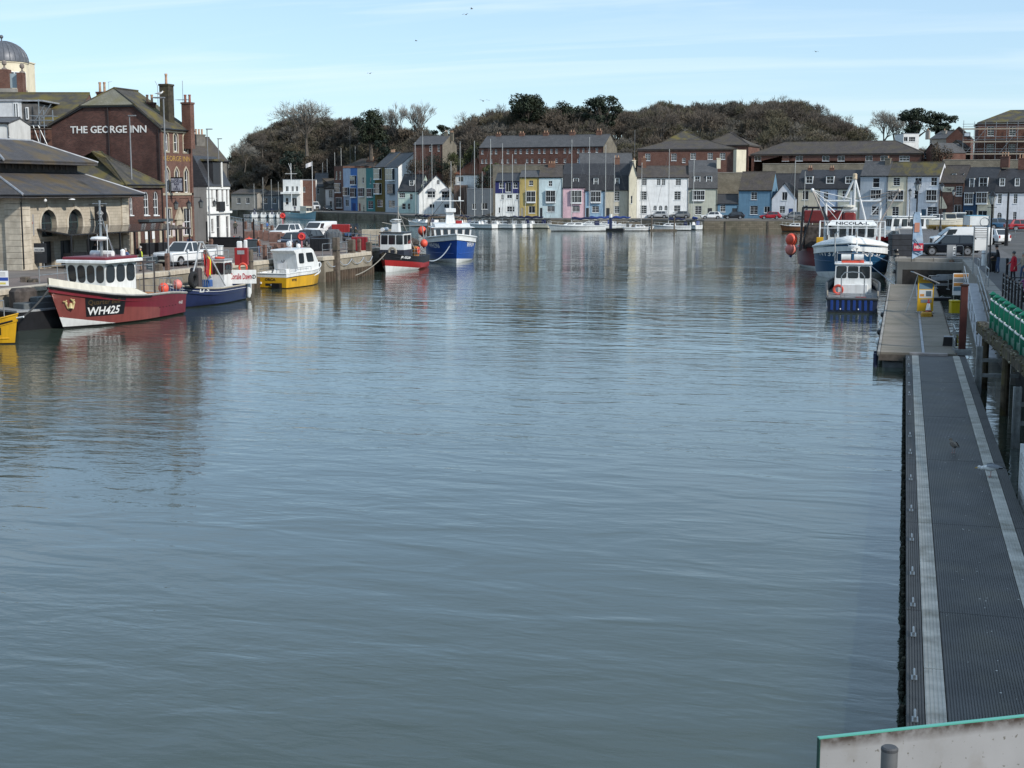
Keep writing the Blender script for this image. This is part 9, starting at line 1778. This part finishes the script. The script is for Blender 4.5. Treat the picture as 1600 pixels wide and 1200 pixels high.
for i, yy in enumerate((74, 79, 84.5, 90)): o = thing('deck_fender', 'black fender and lines on the landing stage edge, %s from the near end' % nth[i], 'fender', (-1.05, yy, .45), 0, 'fenders along the landing stage'); MB().tb([(0, -.4, 0), (0, .4, 0)], .16, 10).ball((0, .4, 0), .16, 10).ball((0, -.4, 0), .16, 10).b('fender', BLACK if i % 2 else WHITE, o, True); MB().tb([(0, 0, .1), (.2, 0, .3)], .02).b('line', ROPE, o)
# ================================================================== PEOPLE AND BIRDS
SKIN = mat('skin', (.42, .25, .18), .6, var=.08); HAIRG = mat('grey_hair', (.32, .3, .28), .8, var=.2); HAIRD = mat('dark_hair', (.03, .022, .018), .7)
def cloth(nm, c): return mat('cloth_' + nm, c, .85, var=.18, scale=6, bump=.15, bscale=30)
def person(label, p, rz, H=1.74, top=None, legs=None, shoes=None, hair=HAIRD, pose='stand', hat=None, vest=None, sleeve=True, long_coat=False):
 o = thing('person', label, 'person', p, rz, 'people on the quays'); k = H / 1.75
 J = {}; E = []
 def j(n, x, y, z, r): J[n] = (Vector((x, y, z)) * k, r * k)
 lean = {'stand': 0., 'bend': .42, 'sit': .1, 'lean': .14}[pose]; hz = .93 if pose != 'sit' else .48
 def up(dz, y=0.): return (y + dz * math.sin(lean), hz + dz * math.cos(lean))
 j('pel', 0, 0, hz, .135); y_, z_ = up(.2); j('sp', 0, y_, z_, .125); y_, z_ = up(.42); j('ch', 0, y_, z_, .15); y_, z_ = up(.56); j('nk', 0, y_ + .01, z_, .06); y_, z_ = up(.66); j('hb', 0, y_ + .03, z_, .085); y_, z_ = up(.76); j('ht', 0, y_ + .03, z_, .085); J['nose'] = (J['hb'][0] + Vector((0, .105, .02)) * k, .018 * k)
 E += [('pel', 'sp'), ('sp', 'ch'), ('ch', 'nk'), ('nk', 'hb'), ('hb', 'ht'), ('hb', 'nose')]
 for s_, S in ((-1, 'l'), (1, 'r')):
  y_, z_ = up(.47); j('sh' + S, s_ * .18, y_, z_, .07)
  if pose == 'bend': el, wr = (s_ * .22, y_ + .18, z_ - .22), (s_ * .16, y_ + .38, z_ - .38)
  elif pose == 'lean' or (pose == 'stand' and s_ > 0): el, wr = (s_ * .25, y_ + .05, z_ - .27), (s_ * .18, y_ + .24, z_ - .36)
  elif pose == 'sit': el, wr = (s_ * .23, y_ + .08, z_ - .26), (s_ * .15, y_ + .28, z_ - .36)
  else: el, wr = (s_ * .25, y_ - .03, z_ - .28), (s_ * .26, y_ + .05, z_ - .53)
  j('el' + S, *el, .05); j('wr' + S, *wr, .034); dv = (Vector(wr) - Vector(el)).normalized(); pm = Vector(wr) + dv * .07; j('hd' + S, *pm, .036); E += [('ch', 'sh' + S), ('sh' + S, 'el' + S), ('el' + S, 'wr' + S), ('wr' + S, 'hd' + S)]
  sdv = dv.cross(Vector((0, 1, .3))).normalized()
  for q in range(4):
   b = pm + dv * .03 + sdv * (q - 1.5) * .021; e1 = b + dv * (.045, .052, .05, .038)[q]; e2 = e1 + dv * .02 + Vector((0, .02, -.015)); j('f%d%s' % (q, S), *e1, .009); j('g%d%s' % (q, S), *e2, .008); E += [('hd' + S, 'f%d%s' % (q, S)), ('f%d%s' % (q, S), 'g%d%s' % (q, S))]
  t1 = Vector(wr) + dv * .03 + sdv * -.055; j('t' + S, *t1, .011); E += [('wr' + S, 't' + S)]
  if pose == 'sit': kn, an = (s_ * .11, .44, hz), (s_ * .11, .46, .09)
  else: kn, an = (s_ * .1, .03 + (.05 if s_ > 0 else -.02), .5), (s_ * .11, (.08 if s_ > 0 else -.06), .08)
  j('hp' + S, s_ * .095, 0, hz - .05, .095); j('kn' + S, *kn, .068); j('an' + S, *an, .048); j('to' + S, an[0] + s_ * .02, an[1] + .16, .045, .042); E += [('pel', 'hp' + S), ('hp' + S, 'kn' + S), ('kn' + S, 'an' + S), ('an' + S, 'to' + S)]
 names = list(J); me = bpy.data.meshes.new('body'); me.from_pydata([J[n][0] for n in names], [(names.index(a), names.index(b)) for a, b in E], [])
 tmp = bpy.data.objects.new('body', me); COL.objects.link(tmp); tmp.modifiers.new('skin', 'SKIN')
 for v, n in zip(me.skin_vertices[0].data, names): v.radius = (J[n][1], J[n][1]); v.use_root = n == 'pel'
 tmp.modifiers.new('sub', 'SUBSURF').levels = 1; tmp.modifiers['sub'].render_levels = 1
 dg = bpy.context.evaluated_depsgraph_get(); dg.update(); bm_ = bpy.data.meshes.new_from_object(tmp.evaluated_get(dg)); bpy.data.objects.remove(tmp)
 for m_ in (top, legs, SKIN, shoes or BLACK, vest or top): bm_.materials.append(m_)
 nz = (J['nk'][0].z + J['hb'][0].z) / 2 - .01; waist = J['pel'][0].z - (.25 * k if long_coat else .02)
 hl, hr = J['hdl'][0], J['hdr'][0]; ch_ = J['ch'][0]; sp_ = J['sp'][0]; rad = [(J[n][0], n) for n in names]
 mi = []
 for f in bm_.polygons:
  c = f.center; n = min(rad, key=lambda a: (a[0] - c).length)[1]
  if n in ('hb', 'ht', 'nose', 'nk') and c.z > nz - .04 or n[:2] in ('hd',) or n[0] in 'fgt' and n not in ('tol', 'tor'): mi.append(2)
  elif n[:2] in ('an', 'to') and c.z < .11 * k: mi.append(3)
  elif n[:2] in ('kn', 'an', 'to', 'hp') and not (long_coat and n[:2] == 'hp') or n == 'pel' and c.z < waist: mi.append(1)
  elif vest and n in ('ch', 'sp'): mi.append(4)
  else: mi.append(0)
 bm_.polygons.foreach_set('material_index', mi); bm_.polygons.foreach_set('use_smooth', [True] * len(mi)); link('body', bm_, o)
 c = J['ht'][0] + Vector((0, -.012, .012)) * k; cap = MB()
 prof = [(math.cos(a) * .105 * k, math.sin(a) * .105 * k) for a in [i * math.pi / 2 / 5 for i in range(6)]]; prof[-1] = (.004, prof[-1][1]); cap.lt([(.1 * k, -.06 * k)] + prof, tuple(c), 14)
 if hat: cap.lt([(.13 * k, 0), (.12 * k, .012 * k)], (c.x, c.y + .04 * k, c.z), 14)
 cap.b('hat' if hat else 'hair', hat or hair, o, True)
 if long_coat:
  yb_, zb = J['pel'][0].y, J['pel'][0].z
  MB().lt([(.21 * k, -.34 * k), (.2 * k, -.15 * k), (.175 * k, .08 * k), (.15 * k, .2 * k)], (0, yb_, zb), 16).b('coat_skirt', top, o, True)
 return o
def face(px, rel): return YAW + R(rel) - math.pi / 2        # rel: 0 = facing right in view, 90 = away, -90 = towards camera
YV = cloth('hi_vis', (.55, .62, .05)); JN_ = cloth('jeans', (.05, .08, .15)); DK_ = cloth('black_coat', (.02, .021, .024)); RD_ = cloth('red_coat', (.42, .015, .03)); BL_ = cloth('blue_jacket', (.06, .1, .22)); BG_ = cloth('beige', (.35, .29, .22)); PU_ = cloth('purple', (.22, .03, .16)); GN_ = cloth('olive', (.06, .06, .045)); RB_ = cloth('royal', (.02, .12, .4))
person('man in yellow hi-vis vest and brown trousers by the menu board', gl(221, 424), face(0, 175), 1.78, DK_, cloth('brown_trousers', (.2, .13, .09)), vest=YV, hair=HAIRG)
person('woman in a blue jacket bending forward beside the hi-vis man', gl(204, 423), face(0, 190), 1.66, BL_, BL_, hair=HAIRG, pose='bend')
person('person in dark clothes walking away along the quay street', gl(368, 366), face(0, 95), 1.76, GN_, DK_)
q = gl(417, 359); sb2 = thing('stone_bench', 'pale stone bench where a person in blue sits', 'bench', q, YAW); MB().cb(-.9, .9, -.25, .25, .12, .42, .03).b('seat', ASHBLK, sb2); MB().box(-.7, -.4, -.2, .2, 0, .12).box(.4, .7, -.2, .2, 0, .12).b('foot', ASHBLK, sb2)
person('person in a bright blue jacket sitting on the stone bench', (q.x, q.y, ZL), face(0, -40), 1.7, RB_, DK_, pose='sit')
person('dark figure beside the crab pots, nearer the red container', gl(549, 377), face(0, 150), 1.78, DK_, DK_); person('second dark figure beside the crab pots, to the right', gl(556, 378), face(0, -120), 1.72, GN_, JN_)
person('person in dark clothes on the far quay before the teal house', G(568.5, 331, ZF), face(0, 0), 1.75, DK_, DK_); person('person standing at the far quay wall near the harbour office', G(461, 332, ZF), face(0, -90), 1.75, cloth('navy', (.02, .03, .07)), DK_)
person('man in a dark coat and jeans leaning over the litter bin', gr(1559, 427), face(0, 165), 1.8, DK_, JN_, pose='lean', hat=cloth('dark_cap', (.02, .02, .025)))
person('person in a bright red coat and grey cap at the right edge', gr(1583, 439), face(0, 185), 1.72, RD_, DK_, hat=cloth('grey_cap', (.1, .1, .1)), long_coat=True)
person('person in a pale beige jacket right of the red coat', gr(1598, 440), face(0, 190), 1.7, BG_, JN_, hair=HAIRG); person('person in a purple coat cut off at the right edge', gr(1603, 474), face(0, 180), 1.66, PU_, DK_, long_coat=True)
person('person in a navy coat outside the inn door', gl(297, 398), face(0, -60), 1.72, cloth('navy', (.02, .03, .07)), JN_, long_coat=True); person('person in a rust jumper near the bicycle hoops', gl(404, 402), face(0, 20), 1.7, cloth('rust', (.25, .08, .04)), JN_); person('person in black by the fish market counter', gl(150, 414), face(0, 120), 1.76, DK_, DK_)
def gull(label, p, rz, s=1., backm=None, bodym=None, headm=None, down=False):
 o = thing('gull', label, 'gull', p, rz, 'gulls'); bodym = bodym or mat('gull_white', (.72, .72, .7), .8, var=.06); backm = backm or mat('gull_grey', (.3, .32, .35), .8, var=.08); headm = headm or bodym
 mb = MB(); st = [(-.19, .01, .225), (-.15, .045, .23), (-.07, .078, .235), (.02, .085, .245), (.1, .07, .26), (.14, .045, .285)] if not down else [(-.2, .01, .24), (-.15, .045, .235), (-.06, .078, .225), (.03, .085, .22), (.11, .07, .215), (.16, .045, .215)]
 n = 12; P = []
 for x, r, z in st:
  for i in range(n): a = 2 * math.pi * i / n; P.append((x * s, r * math.cos(a) * s, (z + r * .95 * math.sin(a)) * s))
 F = [tuple(range(n - 1, -1, -1)), tuple(range((len(st) - 1) * n, len(st) * n))] + [(k * n + i, k * n + (i + 1) % n, (k + 1) * n + (i + 1) % n, (k + 1) * n + i) for k in range(len(st) - 1) for i in range(n)]
 hx, hz_ = (.2, .36) if not down else (.26, .215)
 mb.add(P, F).tb([(st[-1][0] * s, 0, st[-1][2] * s), ((hx - .02) * s, 0, (hz_ - .02) * s)], [.05 * s, .042 * s], 10).ball((hx * s, 0, hz_ * s), .047 * s, 10).b('body', [bodym], o, True)
 MB().tb([((hx + .03) * s, 0, (hz_ - .005) * s), ((hx + .085) * s, 0, (hz_ - .012) * s), ((hx + .105) * s, 0, (hz_ - .03) * s)], [.017 * s, .012 * s, .004 * s], 6).b('bill', plain('gull_bill', (.5, .3, .03), .4), o)
 for e in (-1, 1):
  MB().ball(((hx + .02) * s, e * .036 * s, (hz_ + .012) * s), .008 * s, 6).b('eye', BLACK, o)
  w = MB(); W_ = [(.1, .062, .30), (.11, .092, .26), (.0, .1, .24), (-.14, .075, .215), (-.3, .028, .22), (-.24, .035, .25), (-.1, .062, .3), (.0, .07, .325)]; w.add([(x * s, e * y * s, z * s) for x, y, z in W_] + [(.0, e * .108 * s, .28 * s)], [(i, (i + 1) % 8, 8) for i in range(8)]).b('wing', backm, o, True)
  MB().tb([(-.16 * s, e * .055 * s, .225 * s), (-.32 * s, e * .02 * s, .225 * s)], [.022 * s, .006 * s], 5).b('wing_tip', BLACK, o)
  MB().tb([(0, e * .035 * s, .17 * s), (.005 * s, e * .035 * s, .01 * s)], .008 * s, 6).tb([(-.01 * s, e * .035 * s, .006 * s), (.05 * s, e * .05 * s, .004 * s)], .007 * s, 5).tb([(0, e * .035 * s, .006 * s), (.055 * s, e * .025 * s, .004 * s)], .007 * s, 5).b('leg', mat('gull_leg', (.45, .28, .25), .6), o)
 MB().add([(-.17 * s, -.04 * s, .225 * s), (-.17 * s, .04 * s, .225 * s), (-.29 * s, .05 * s, .215 * s), (-.29 * s, -.05 * s, .215 * s), (-.17 * s, 0, .245 * s), (-.29 * s, 0, .225 * s)], [(0, 4, 5, 3), (4, 1, 2, 5), (0, 3, 2, 1)]).b('tail', headm, o); return o
p = G(1490, 708, ZP); BRNG = mat('juvenile_brown', (.2, .17, .14), .85, var=.35, scale=20); gull('mottled brown young gull standing in the middle of the walkway', (p.x, p.y, ZP), YAW + R(100), 1.0, mat('juvenile_back', (.12, .1, .085), .85, var=.4, scale=25), BRNG, BRNG)
p = G(1548, 746, ZP); gull('white and grey gull stooping on the right pale strip of the walkway', (p.x, p.y, ZP + .012), YAW + R(165), 1.12, down=True)
q = gl(264, 418); gull('gull perched on the lamp post by the white pickup', (q.x - .3, q.y, ZAT(153, q.dot(FH)) + .06), YAW + R(20), 1.15)
for i, (x, y, d) in enumerate(((737, 14, 210), (728, 23, 220), (755, 158, 150), (650, 64, 260), (578, 115, 240), (1275, 81, 260))):
 p = D(x, y, d); o = thing('flying_gull', 'small dark gull in flight, %s' % ('highest in the sky', 'second of the high pair', 'low over the left skyline gap', 'over the upper left cloud streak', 'over the wooded hill', 'alone on the right')[i], 'gull', p, i * 1.1, 'gulls in flight'); MB().tb([(-.22, 0, 0), (0, 0, .02), (.2, 0, .03)], [.02, .07, .03], 6).b('body', mat('gull_shadow', (.2, .2, .2), .8), o); MB().add([(.08, 0, .03), (-.1, 0, .03), (-.05, .35, .16), (.1, .35, .16), (-.18, .7, .06), (-.1, .7, .06), (-.05, -.35, .16), (.1, -.35, .16), (-.18, -.7, .06), (-.1, -.7, .06)], [(0, 3, 2, 1), (3, 5, 4, 2), (0, 1, 6, 7), (7, 6, 8, 9)]).b('wings', mat('gull_grey', (.3, .32, .35)), o)
